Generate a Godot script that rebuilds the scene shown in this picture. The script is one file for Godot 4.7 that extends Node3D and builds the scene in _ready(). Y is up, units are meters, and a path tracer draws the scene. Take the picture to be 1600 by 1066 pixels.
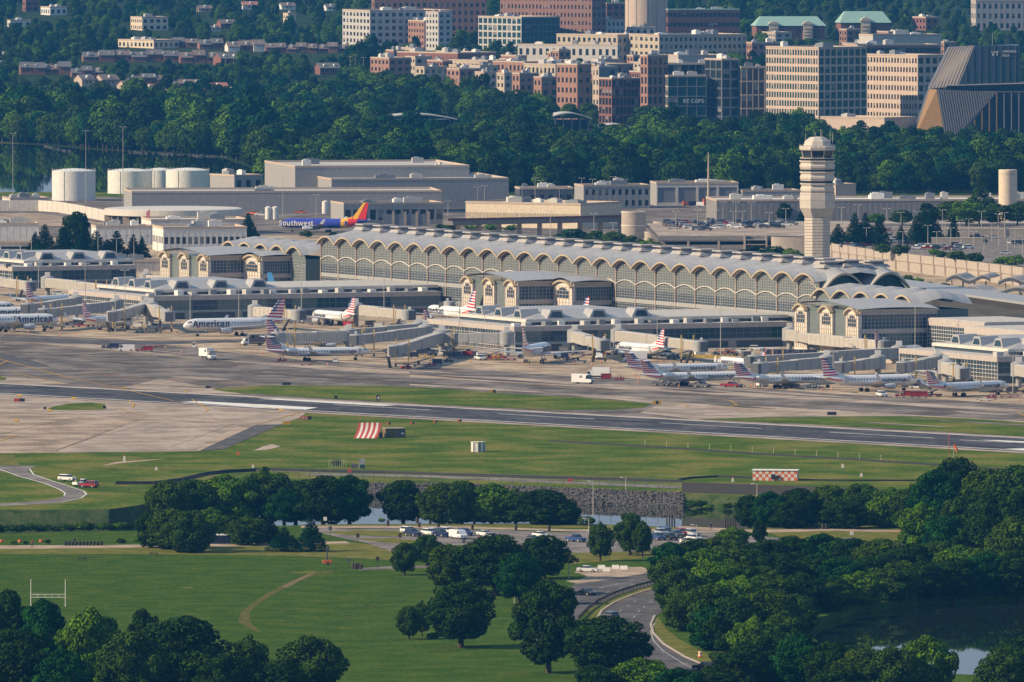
extends Node3D
# An airport seen from a high viewpoint across a riverside park; woods and a town behind it.
# Plan: x to the right, z towards the viewer, y up, metres. The viewer stands at (0, EYE, ZC).
# Ground points are read off the lines of sight of the survey camera (plan_point) and built at true size.

const FOC := 18000.0      # focal length in survey units (1600 units across the frame)
const EYE := 160.0
const ZC := 3500.0
const PARK := -1.5        # level of the park
const RIVER := -3.0       # level of the river
const RISE_AT := 6500.0   # from this distance the land rises
const RISE := 0.02

var M := {}
var rng := RandomNumberGenerator.new()
var names := {}
var eye_forward := Vector3.ZERO
var eye_up := Vector3.ZERO

# ------------------------------------------------------------------ mesh builder
class MB:
	var v := PackedVector3Array()
	var n := PackedVector3Array()
	var c := PackedColorArray()
	var t := PackedVector2Array()
	var col := Color.WHITE
	var tinted := false
	func vert(p: Vector3, nn: Vector3, uv := Vector2.ZERO) -> void:
		v.append(p); n.append(nn); t.append(uv)
		c.append(col)
	func tri(a: Vector3, b: Vector3, d: Vector3) -> void:
		var nn := (b - a).cross(d - a).normalized()
		vert(a, nn); vert(d, nn); vert(b, nn)
	func quad(a: Vector3, b: Vector3, d: Vector3, e: Vector3) -> void:
		var nn := (b - a).cross(d - a).normalized()
		if nn == Vector3.ZERO: nn = (d - a).cross(e - a).normalized()
		vert(a, nn, Vector2(0, 1)); vert(d, nn, Vector2(1, 0)); vert(b, nn, Vector2(1, 1))
		vert(a, nn, Vector2(0, 1)); vert(e, nn, Vector2(0, 0)); vert(d, nn, Vector2(1, 0))
	func hexa(p: Array) -> void:   # p: bottom 0..3 counter-clockwise from above, top 4..7
		quad(p[3], p[2], p[1], p[0])
		quad(p[4], p[5], p[6], p[7])
		for i in 4:
			var j := (i + 1) % 4
			quad(p[i], p[j], p[4 + j], p[4 + i])
	func box(ce: Vector3, s: Vector3, b := Basis()) -> void:
		var h := s * 0.5
		var p := []
		for y in [-1, 1]:
			for q in [[-1, 1], [1, 1], [1, -1], [-1, -1]]:
				p.append(ce + b * Vector3(h.x * q[0], h.y * y, h.z * q[1]))
		hexa(p)
	func span(x0: float, x1: float, y0: float, y1: float, z0: float, z1: float) -> void:
		box(Vector3((x0 + x1) * 0.5, (y0 + y1) * 0.5, (z0 + z1) * 0.5), Vector3(absf(x1 - x0), absf(y1 - y0), absf(z1 - z0)))
	func taper(c0: Vector3, s0: Vector2, c1: Vector3, s1: Vector2) -> void:
		var p := []
		for k in 2:
			var ce := c0 if k == 0 else c1
			var s := (s0 if k == 0 else s1) * 0.5
			for q in [[-1, 1], [1, 1], [1, -1], [-1, -1]]:
				p.append(ce + Vector3(s.x * q[0], 0, s.y * q[1]))
		hexa(p)
	func beam(a: Vector3, b: Vector3, w: float, h: float) -> void:
		var d := b - a
		var up := Vector3.UP if absf(d.normalized().y) < 0.95 else Vector3.RIGHT
		var x := d.cross(up).normalized()
		var y := x.cross(d).normalized()
		box((a + b) * 0.5, Vector3(w, h, d.length()), Basis(x, y, -d.normalized()))
	func tube(a: Vector3, b: Vector3, r0: float, r1: float, seg := 8, caps := true) -> void:
		var d := (b - a).normalized()
		var up := Vector3.UP if absf(d.y) < 0.95 else Vector3.RIGHT
		var x := d.cross(up).normalized()
		var y := x.cross(d).normalized()
		for i in seg:
			var t0 := TAU * i / seg
			var t1 := TAU * (i + 1) / seg
			var e0 := x * cos(t0) + y * sin(t0)
			var e1 := x * cos(t1) + y * sin(t1)
			var p0 := a + e0 * r0; var p1 := a + e1 * r0; var p2 := b + e1 * r1; var p3 := b + e0 * r1
			vert(p0, e0); vert(p1, e1); vert(p2, e1)
			vert(p0, e0); vert(p2, e1); vert(p3, e0)
			if caps:
				vert(a, -d); vert(p1, -d); vert(p0, -d)
				vert(b, d); vert(p3, d); vert(p2, d)
	func lathe(prof: Array, seg: int, ce := Vector3.ZERO, sx := 1.0, sz := 1.0, flat := false) -> void:   # prof: Vector2(radius, height) upwards
		for k in prof.size() - 1:
			var q0: Vector2 = prof[k]
			var q1: Vector2 = prof[k + 1]
			var dn := Vector2(q1.y - q0.y, -(q1.x - q0.x)).normalized()
			for i in seg:
				var t0 := TAU * i / seg
				var t1 := TAU * (i + 1) / seg
				var e0 := Vector3(cos(t0) * sx, 0, sin(t0) * sz)
				var e1 := Vector3(cos(t1) * sx, 0, sin(t1) * sz)
				var p0 := ce + e0 * q0.x + Vector3.UP * q0.y
				var p1 := ce + e1 * q0.x + Vector3.UP * q0.y
				var p2 := ce + e1 * q1.x + Vector3.UP * q1.y
				var p3 := ce + e0 * q1.x + Vector3.UP * q1.y
				if flat:
					quad(p1, p0, p3, p2)
				else:
					var n0 := Vector3(cos(t0) / sx * dn.x, dn.y, sin(t0) / sz * dn.x).normalized()
					var n1 := Vector3(cos(t1) / sx * dn.x, dn.y, sin(t1) / sz * dn.x).normalized()
					vert(p0, n0); vert(p1, n1); vert(p2, n1)
					vert(p0, n0); vert(p2, n1); vert(p3, n0)
	func slab(poly: PackedVector2Array, y0: float, y1: float) -> void:   # poly in (x, z)
		var idx := Geometry2D.triangulate_polygon(poly)
		for i in range(0, idx.size(), 3):
			var a := poly[idx[i]]; var b := poly[idx[i + 1]]; var d := poly[idx[i + 2]]
			if (b - a).cross(d - a) > 0.0:
				var sw := b; b = d; d = sw
			tri(Vector3(a.x, y1, a.y), Vector3(b.x, y1, b.y), Vector3(d.x, y1, d.y))
		if y0 < y1:
			var cw := Geometry2D.is_polygon_clockwise(poly)
			for i in poly.size():
				var a := poly[i]; var b := poly[(i + 1) % poly.size()]
				if not cw:
					var sw := a; a = b; b = sw
				quad(Vector3(a.x, y0, a.y), Vector3(b.x, y0, b.y), Vector3(b.x, y1, b.y), Vector3(a.x, y1, a.y))
	func extrude(poly: PackedVector2Array, z0: float, z1: float, in0 := 0.0) -> void:   # poly in (x, y), counter-clockwise; z0 < z1
		var idx := Geometry2D.triangulate_polygon(poly)
		for i in range(0, idx.size(), 3):
			var a := poly[idx[i]]; var b := poly[idx[i + 1]]; var d := poly[idx[i + 2]]
			if (b - a).cross(d - a) < 0.0:
				var sw := b; b = d; d = sw
			tri(Vector3(a.x, a.y, z1), Vector3(b.x, b.y, z1), Vector3(d.x, d.y, z1))
			tri(Vector3(a.x, a.y, z0), Vector3(d.x, d.y, z0), Vector3(b.x, b.y, z0))
		for i in poly.size():
			var a := poly[i]; var b := poly[(i + 1) % poly.size()]
			quad(Vector3(a.x, a.y, z0), Vector3(b.x, b.y, z0), Vector3(b.x, b.y, z1), Vector3(a.x, a.y, z1))
	func mesh(m: Material) -> ArrayMesh:
		var a := []
		a.resize(Mesh.ARRAY_MAX)
		a[Mesh.ARRAY_VERTEX] = v
		a[Mesh.ARRAY_NORMAL] = n
		a[Mesh.ARRAY_TEX_UV] = t
		if tinted: a[Mesh.ARRAY_COLOR] = c
		var me := ArrayMesh.new()
		me.add_surface_from_arrays(Mesh.PRIMITIVE_TRIANGLES, a)
		me.surface_set_material(0, m)
		return me

# ------------------------------------------------------------------ plan helpers
func sight(px: float, py: float) -> Vector3:
	return eye_forward * FOC + Vector3.RIGHT * (px - 800.0) + eye_up * (533.0 - py)
func plan_point(px: float, py: float, h := 0.0) -> Vector3:
	var r := sight(px, py)
	return Vector3(0, EYE, ZC) + r * ((h - EYE) / r.y)
func land_point(px: float, py: float) -> Vector3:
	var p := plan_point(px, py)
	if py > -200.0 and ZC - p.z <= RISE_AT: return p
	var r := sight(px, py)
	return Vector3(0, EYE, ZC) + r * ((EYE + RISE * RISE_AT) / (-r.z * RISE - r.y))
func land_height(z: float) -> float:
	return maxf(0.0, (ZC - z - RISE_AT) * RISE)
func scale_at(p: Vector3) -> float:
	return FOC / (ZC - p.z)

# ------------------------------------------------------------------ scene tree helpers
func numbered(called: String) -> String:
	var k: int = names.get(called, 0)
	names[called] = k + 1
	return called if k == 0 else "%s_%03d" % [called, k]
func tag(o: Node, label: String, category: String, group := "") -> Node:
	o.set_meta("label", label); o.set_meta("category", category)
	if group != "": o.set_meta("group", group)
	return o
func thing(called: String, label: String, category: String, at := Vector3.ZERO, turn := 0.0, group := "") -> Node3D:
	var o := Node3D.new()
	o.name = numbered(called)
	add_child(o)
	o.position = at; o.rotation.y = turn
	tag(o, label, category, group)
	return o
func part(called: String, what, m: Material, parent: Node, at := Vector3.ZERO, kind := "") -> MeshInstance3D:
	var o := MeshInstance3D.new()
	if parent == self: o.name = numbered(called)
	else: o.name = called
	o.mesh = what.mesh(m) if what is MB else what
	parent.add_child(o, true)
	o.position = at
	if kind != "": o.set_meta("kind", kind)
	return o
func structure(called: String, what: MB, m: Material) -> MeshInstance3D:
	return part(called, what, m, self, Vector3.ZERO, "structure")
func copy(o: Node3D, at: Vector3, turn: float, label := "", group := "") -> Node3D:
	var r: Node3D = o.duplicate()
	var base: String = str(o.name)
	if base.length() > 4 and base[base.length() - 4] == "_" and base.right(3).is_valid_int(): base = base.left(base.length() - 4)
	r.name = numbered(base)
	add_child(r)
	r.position = at; r.rotation.y = turn
	if label != "": r.set_meta("label", label)
	if group != "": r.set_meta("group", group)
	return r
func boxmesh(s: Vector3, m: Material) -> BoxMesh:
	var b := BoxMesh.new()
	b.size = s; b.material = m
	return b

# ------------------------------------------------------------------ materials
func lin(r: float, g: float, b: float) -> Color:
	return Color(r, g, b).linear_to_srgb()
var grain: ImageTexture
func noise_image(size: int, seed_: int, freq: float, oct: int, kind := FastNoiseLite.TYPE_SIMPLEX_SMOOTH) -> Image:
	var f := FastNoiseLite.new()
	f.noise_type = kind; f.seed = seed_; f.frequency = freq; f.fractal_octaves = oct
	f.fractal_type = FastNoiseLite.FRACTAL_FBM if oct > 1 else FastNoiseLite.FRACTAL_NONE
	var im := f.get_seamless_image(size, size)
	im.convert(Image.FORMAT_L8)
	return im
func mixed_texture(size: int, layers: Array, low: Color, mid: Color, high: Color, sx := 1, sy := 1) -> ImageTexture:
	# layers: [image, weight]; the weighted mean of the noises runs from low over mid to high (linear colours)
	var out := Image.create(size, size, false, Image.FORMAT_RGB8)
	var data := []
	var wsum := 0.0
	for l in layers:
		data.append(l[0].get_data()); wsum += l[1]
	var ls := low.linear_to_srgb(); var ms := mid.linear_to_srgb(); var hs := high.linear_to_srgb()
	var lut := PackedByteArray()
	for i in 256:
		var k := clampf((i / 255.0 - 0.5) * 2.5 + 0.5, 0.0, 1.0)
		var q := ls.lerp(ms, k * 2.0) if k < 0.5 else ms.lerp(hs, k * 2.0 - 1.0)
		lut.append(q.r8); lut.append(q.g8); lut.append(q.b8)
	var px := PackedByteArray()
	px.resize(size * size * 3)
	var a: PackedByteArray = data[0]
	var b: PackedByteArray = data[1]
	var wa: float = layers[0][1] / wsum
	var wb: float = layers[1][1] / wsum
	for y in size:
		for x in size:
			var i := y * size + x
			var g := int(a[i] * wa + b[((y * sy) % size) * size + (x * sx) % size] * wb) * 3
			var o := i * 3
			px[o] = lut[g]; px[o + 1] = lut[g + 1]; px[o + 2] = lut[g + 2]
	out = Image.create_from_data(size, size, false, Image.FORMAT_RGB8, px)
	return ImageTexture.create_from_image(out)
func mat(key: String, c: Color, rough := 0.8, metal := 0.0, tex = true, scale := 0.08) -> StandardMaterial3D:
	var m := StandardMaterial3D.new()
	m.albedo_color = lin(c.r, c.g, c.b); m.roughness = rough; m.metallic = metal
	m.resource_name = key
	if tex is Texture2D or tex:
		m.albedo_texture = tex if tex is Texture2D else grain
		m.uv1_triplanar = true; m.uv1_world_triplanar = true
		m.uv1_scale = Vector3.ONE * scale
	M[key] = m
	return m
func make_materials() -> void:
	var fine := noise_image(512, 3, 0.06, 4)
	var fine2 := noise_image(512, 9, 0.15, 3)
	var broad := noise_image(512, 5, 0.012, 4)
	var broad2 := noise_image(512, 15, 0.02, 3)
	grain = mixed_texture(512, [[broad, 0.5], [fine2, 0.5]], Color(0.76, 0.755, 0.75), Color(0.86, 0.86, 0.86), Color(0.96, 0.96, 0.955))
	# ground covers (the texture holds the colour)
	var W := Color(1, 1, 1)
	mat("field_grass", W, 0.95, 0, mixed_texture(512, [[broad, 0.55], [fine2, 0.45]], Color(0.046, 0.086, 0.01), Color(0.085, 0.122, 0.017), Color(0.17, 0.152, 0.042)), 1.0 / 160.0)
	mat("park_grass", W, 0.95, 0, mixed_texture(512, [[broad2, 0.4], [fine2, 0.6]], Color(0.03, 0.068, 0.008), Color(0.047, 0.088, 0.011), Color(0.08, 0.11, 0.018)), 1.0 / 120.0)
	mat("dry_grass", W, 0.95, 0, mixed_texture(512, [[broad2, 0.5], [fine2, 0.5]], Color(0.08, 0.105, 0.02), Color(0.13, 0.13, 0.03), Color(0.2, 0.17, 0.055)), 1.0 / 60.0)
	mat("verge", W, 0.95, 0, mixed_texture(512, [[broad2, 0.4], [fine, 0.6]], Color(0.025, 0.05, 0.014), Color(0.05, 0.075, 0.025), Color(0.09, 0.09, 0.04)), 1.0 / 50.0)
	mat("concrete_apron", W, 0.85, 0, mixed_texture(512, [[broad, 0.6], [fine, 0.4]], Color(0.25, 0.195, 0.14), Color(0.37, 0.295, 0.21), Color(0.47, 0.38, 0.275)), 1.0 / 130.0)
	mat("concrete_pad", W, 0.85, 0, mixed_texture(512, [[broad, 0.6], [fine2, 0.4]], Color(0.2, 0.16, 0.125), Color(0.32, 0.255, 0.195), Color(0.41, 0.33, 0.255)), 1.0 / 110.0)
	mat("taxi_asphalt", W, 0.9, 0, mixed_texture(512, [[broad, 0.65], [fine, 0.35]], Color(0.095, 0.084, 0.077), Color(0.155, 0.138, 0.125), Color(0.22, 0.195, 0.175)), 1.0 / 140.0)
	mat("taxi_pale", W, 0.9, 0, mixed_texture(512, [[broad, 0.6], [fine, 0.4]], Color(0.24, 0.2, 0.165), Color(0.33, 0.275, 0.225), Color(0.41, 0.34, 0.28)), 1.0 / 120.0)
	mat("runway_asphalt", W, 0.85, 0, mixed_texture(512, [[broad, 0.5], [fine, 0.5]], Color(0.05, 0.052, 0.06), Color(0.078, 0.08, 0.09), Color(0.115, 0.115, 0.12)), 1.0 / 120.0)
	mat("taxi_dark", Color(0.11, 0.098, 0.09), 0.9, 0, true, 0.01)
	mat("runway_rubber", Color(0.055, 0.056, 0.062), 0.85, 0, true, 0.01)
	mat("road_asphalt", W, 0.9, 0, mixed_texture(512, [[broad, 0.5], [fine2, 0.5]], Color(0.07, 0.068, 0.07), Color(0.1, 0.098, 0.1), Color(0.14, 0.135, 0.135)), 1.0 / 50.0)
	mat("lot_asphalt", W, 0.9, 0, mixed_texture(512, [[broad, 0.5], [fine2, 0.5]], Color(0.12, 0.11, 0.105), Color(0.18, 0.165, 0.155), Color(0.25, 0.225, 0.205)), 1.0 / 60.0)
	mat("path", W, 0.95, 0, mixed_texture(512, [[broad, 0.5], [fine2, 0.5]], Color(0.25, 0.195, 0.145), Color(0.34, 0.265, 0.2), Color(0.42, 0.34, 0.26)), 1.0 / 40.0)
	mat("bare_earth", W, 0.95, 0, mixed_texture(512, [[broad2, 0.4], [fine, 0.6]], Color(0.1, 0.1, 0.035), Color(0.17, 0.125, 0.065), Color(0.24, 0.165, 0.095)), 1.0 / 25.0)
	mat("earth", W, 0.95, 0, mixed_texture(512, [[broad2, 0.4], [fine, 0.6]], Color(0.05, 0.05, 0.025), Color(0.09, 0.085, 0.045), Color(0.16, 0.13, 0.08)), 1.0 / 60.0)
	mat("wood_floor", W, 0.95, 0, mixed_texture(512, [[broad2, 0.5], [fine, 0.5]], Color(0.015, 0.028, 0.01), Color(0.03, 0.05, 0.018), Color(0.05, 0.065, 0.025)), 1.0 / 90.0)
	mat("stone", Color(0.12, 0.113, 0.11), 0.9, 0, true, 0.3)
	var w := mat("water", Color(0.012, 0.022, 0.016), 0.015, 0, false)
	w.metallic_specular = 0.55
	var f := FastNoiseLite.new()
	f.seed = 4; f.frequency = 0.03; f.fractal_octaves = 3
	var wn := f.get_seamless_image(512, 512)
	wn.bump_map_to_normal_map(0.6)
	w.normal_enabled = true; w.normal_texture = ImageTexture.create_from_image(wn); w.normal_scale = 0.02
	w.uv1_triplanar = true; w.uv1_world_triplanar = true; w.uv1_scale = Vector3.ONE / 25.0
	# paints
	mat("white_paint", Color(0.75, 0.74, 0.7), 0.7)
	mat("worn_white", Color(0.42, 0.41, 0.39), 0.8)
	mat("town_white", Color(0.5, 0.48, 0.45), 0.8)
	mat("town_cream", Color(0.48, 0.4, 0.3), 0.8)
	mat("yellow_paint", Color(0.55, 0.33, 0.05), 0.7)
	mat("red_paint", Color(0.5, 0.05, 0.04), 0.6)
	mat("worn_red_paint", Color(0.42, 0.2, 0.16), 0.8)
	mat("orange_paint", Color(0.75, 0.16, 0.04), 0.6)
	mat("black_plastic", Color(0.015, 0.016, 0.02), 0.6)
	mat("joint_tar", Color(0.2, 0.165, 0.13), 0.9)
	mat("track_grass", Color(1, 1, 1), 0.95, 0, mixed_texture(512, [[broad2, 0.4], [fine, 0.6]], Color(0.045, 0.085, 0.012), Color(0.1, 0.095, 0.028), Color(0.17, 0.12, 0.055)), 1.0 / 30.0)
	# building skins
	mat("white_wall", Color(0.72, 0.705, 0.67), 0.75)
	mat("cream_wall", Color(0.68, 0.57, 0.42), 0.75)
	mat("beige_stone", Color(0.56, 0.44, 0.35), 0.8)
	mat("tan_stone", Color(0.5, 0.4, 0.31), 0.8)
	mat("grey_metal", Color(0.2, 0.215, 0.235), 0.6)
	mat("hangar_metal", Color(0.34, 0.33, 0.32), 0.6)
	mat("dark_metal", Color(0.1, 0.11, 0.125), 0.5)
	mat("pale_roof", Color(0.5, 0.485, 0.46), 0.8)
	mat("grey_roof", Color(0.4, 0.38, 0.37), 0.7)
	mat("vault_metal", Color(0.42, 0.415, 0.41), 0.5, 0.2)
	mat("cream_trim", Color(0.47, 0.385, 0.26), 0.6)
	mat("white_trim", Color(0.64, 0.6, 0.53), 0.6)
	mat("pink_panel", Color(0.46, 0.41, 0.375), 0.7)
	mat("fritted_glass", Color(0.17, 0.2, 0.2), 0.15)
	mat("window_blind", Color(0.22, 0.215, 0.2), 0.5)
	mat("mullion", Color(0.36, 0.365, 0.355), 0.5, 0.0)
	mat("blue_glass", Color(0.03, 0.055, 0.085), 0.08, 0, false)
	mat("green_glass", Color(0.11, 0.15, 0.145), 0.12, 0, false)
	mat("dark_glass", Color(0.02, 0.028, 0.036), 0.08, 0, false)
	mat("teal_glass", Color(0.02, 0.06, 0.065), 0.08, 0, false)
	mat("brick_red", Color(0.22, 0.095, 0.07), 0.85)
	mat("brick_brown", Color(0.24, 0.13, 0.095), 0.85)
	mat("brick_salmon", Color(0.33, 0.18, 0.125), 0.85)
	mat("brick_dark", Color(0.15, 0.06, 0.05), 0.85)
	mat("shingle_grey", Color(0.13, 0.125, 0.125), 0.9)
	mat("shingle_brown", Color(0.17, 0.13, 0.11), 0.9)
	mat("shingle_red", Color(0.33, 0.14, 0.1), 0.9)
	mat("copper_green", Color(0.27, 0.44, 0.38), 0.7)
	mat("gold_panel", Color(0.38, 0.22, 0.07), 0.45, 0.3)
	mat("louver", Color(0.11, 0.088, 0.08), 0.6, 0.0)
	mat("tank_white", Color(0.74, 0.72, 0.67), 0.5)
	mat("concrete", Color(0.42, 0.37, 0.32), 0.85)
	mat("concrete_grey", Color(0.25, 0.24, 0.235), 0.85)
	mat("dark_concrete", Color(0.16, 0.15, 0.15), 0.85)
	mat("tower_panel", Color(0.57, 0.51, 0.44), 0.7)
	mat("pole_metal", Color(0.5, 0.48, 0.44), 0.5, 0.3)
	mat("yellow_post", Color(0.6, 0.42, 0.16), 0.6)
	mat("bridge_metal", Color(0.5, 0.48, 0.45), 0.55)
	mat("bridge_smooth", Color(0.33, 0.34, 0.345), 0.5)
	mat("plane_white", Color(0.74, 0.75, 0.76), 0.28, 0, true, 0.3)
	mat("plane_grey", Color(0.5, 0.52, 0.55), 0.3, 0.2)
	mat("plane_blue", Color(0.035, 0.05, 0.35), 0.25, 0, false)
	mat("plane_red", Color(0.62, 0.03, 0.03), 0.3, 0, false)
	mat("plane_yellow", Color(0.85, 0.45, 0.03), 0.3, 0, false)
	mat("sky_blue_paint", Color(0.1, 0.38, 0.75), 0.4, 0, false)
	mat("navy_letter", Color(0.03, 0.045, 0.09), 0.5, 0, false)
	mat("letter_grey", Color(0.5, 0.5, 0.52), 0.5, 0, false)
	mat("rubber", Color(0.02, 0.02, 0.02), 0.8, 0, false)
	mat("safety_yellow", Color(0.62, 0.4, 0.04), 0.6)
	mat("toilet_blue", Color(0.02, 0.06, 0.13), 0.5)
	mat("bark", Color(0.06, 0.045, 0.035), 0.95, 0, true, 0.5)
	for k in [["car_white", Color(0.72, 0.72, 0.71)], ["car_silver", Color(0.38, 0.39, 0.41)], ["car_black", Color(0.015, 0.016, 0.018)], ["car_blue", Color(0.025, 0.06, 0.2)], ["car_red", Color(0.3, 0.02, 0.03)], ["car_grey", Color(0.1, 0.105, 0.115)], ["car_green", Color(0.02, 0.07, 0.05)], ["car_orange", Color(0.6, 0.12, 0.03)], ["car_navy", Color(0.02, 0.03, 0.09)], ["car_teal", Color(0.02, 0.1, 0.12)]]:
		var p := mat(k[0], k[1], 0.3, 0.0, false)
		p.clearcoat_enabled = true; p.clearcoat = 0.6; p.clearcoat_roughness = 0.1
	for k in [["leaf", 1.0, 1.0, 1.0], ["leaf_deep", 0.72, 0.78, 0.85], ["leaf_light", 1.36, 1.34, 0.8], ["leaf_blue", 0.62, 0.9, 1.1], ["leaf_olive", 1.12, 1.05, 0.8]]:
		var m := StandardMaterial3D.new()
		m.resource_name = k[0]
		m.albedo_color = Color(minf(k[1] * 0.74, 1.0), minf(k[2] * 0.74, 1.0), minf(k[3] * 0.74, 1.0))
		m.vertex_color_use_as_albedo = true
		m.roughness = 0.7
		m.backlight_enabled = true; m.backlight = Color(0.1, 0.18, 0.02)
		M[k[0]] = m
	for k in ["field_grass", "park_grass", "dry_grass", "track_grass", "verge", "concrete_apron", "concrete_pad", "taxi_asphalt", "taxi_pale", "taxi_dark", "runway_asphalt", "runway_rubber", "road_asphalt", "lot_asphalt", "path", "bare_earth", "earth", "wood_floor", "stone", "white_paint", "yellow_paint", "joint_tar", "leaf", "leaf_deep", "leaf_light", "leaf_blue", "leaf_olive", "pale_roof", "grey_roof", "concrete"]:
		M[k].metallic_specular = 0.04   # rough, dusty surfaces without sheen
	tail_texture()

func tail_texture() -> void:
	var im := Image.create(64, 128, false, Image.FORMAT_RGB8)
	var white := Color(0.85, 0.86, 0.88); var red := Color(0.72, 0.1, 0.16); var blue := Color(0.06, 0.16, 0.4); var pale := Color(0.62, 0.68, 0.76)
	for y in 128:
		var band := int(y / 9.2)
		for x in 64:
			var q := white
			if band % 2 == 0:
				q = blue if (x < 36 and band < 9) else red
			elif x < 36 and band < 9:
				q = pale
			im.set_pixel(x, y, q)
	var m := StandardMaterial3D.new()
	m.albedo_texture = ImageTexture.create_from_image(im)
	m.roughness = 0.3; m.resource_name = "tail_print"
	M["tail_print"] = m
# ------------------------------------------------------------------ ground, water and paving
func outline(pts: Array, h := 0.0) -> PackedVector2Array:
	var o := PackedVector2Array()
	for p in pts:
		var q := plan_point(p[0], p[1], h)
		o.append(Vector2(q.x, q.z))
	return o
func sheet(called: String, pts: Array, h: float, m: Material) -> MeshInstance3D:
	var b := MB.new()
	b.slab(outline(pts, h), h, h)
	return structure(called, b, m)
# a strip of width metres along plan points
func strip_mesh(b: MB, pts: Array, h: float, width: float, base := 0.0) -> void:
	var w := []
	for p in pts: w.append(plan_point(p[0], p[1], base))
	for i in w.size() - 1:
		var d: Vector3 = (w[i + 1] - w[i]).normalized()
		var s := Vector3(-d.z, 0, d.x) * width * 0.5
		var u := Vector3.UP * (h - base)
		b.quad(w[i] + s + u, w[i + 1] + s + u, w[i + 1] - s + u, w[i] - s + u)
func line_mark(called: String, pts: Array, h: float, width: float, m: Material, base := 0.0) -> void:
	var b := MB.new()
	strip_mesh(b, pts, h, width, base)
	for i in range(0, b.n.size()): b.n[i] = Vector3.UP
	structure(called, b, m)

const SHORE := [[-900, 797], [60, 797], [170, 796], [215, 790], [290, 773], [370, 759], [450, 753], [700, 757], [900, 764], [1065, 771], [1250, 779], [1430, 790], [2500, 820]]

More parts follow.
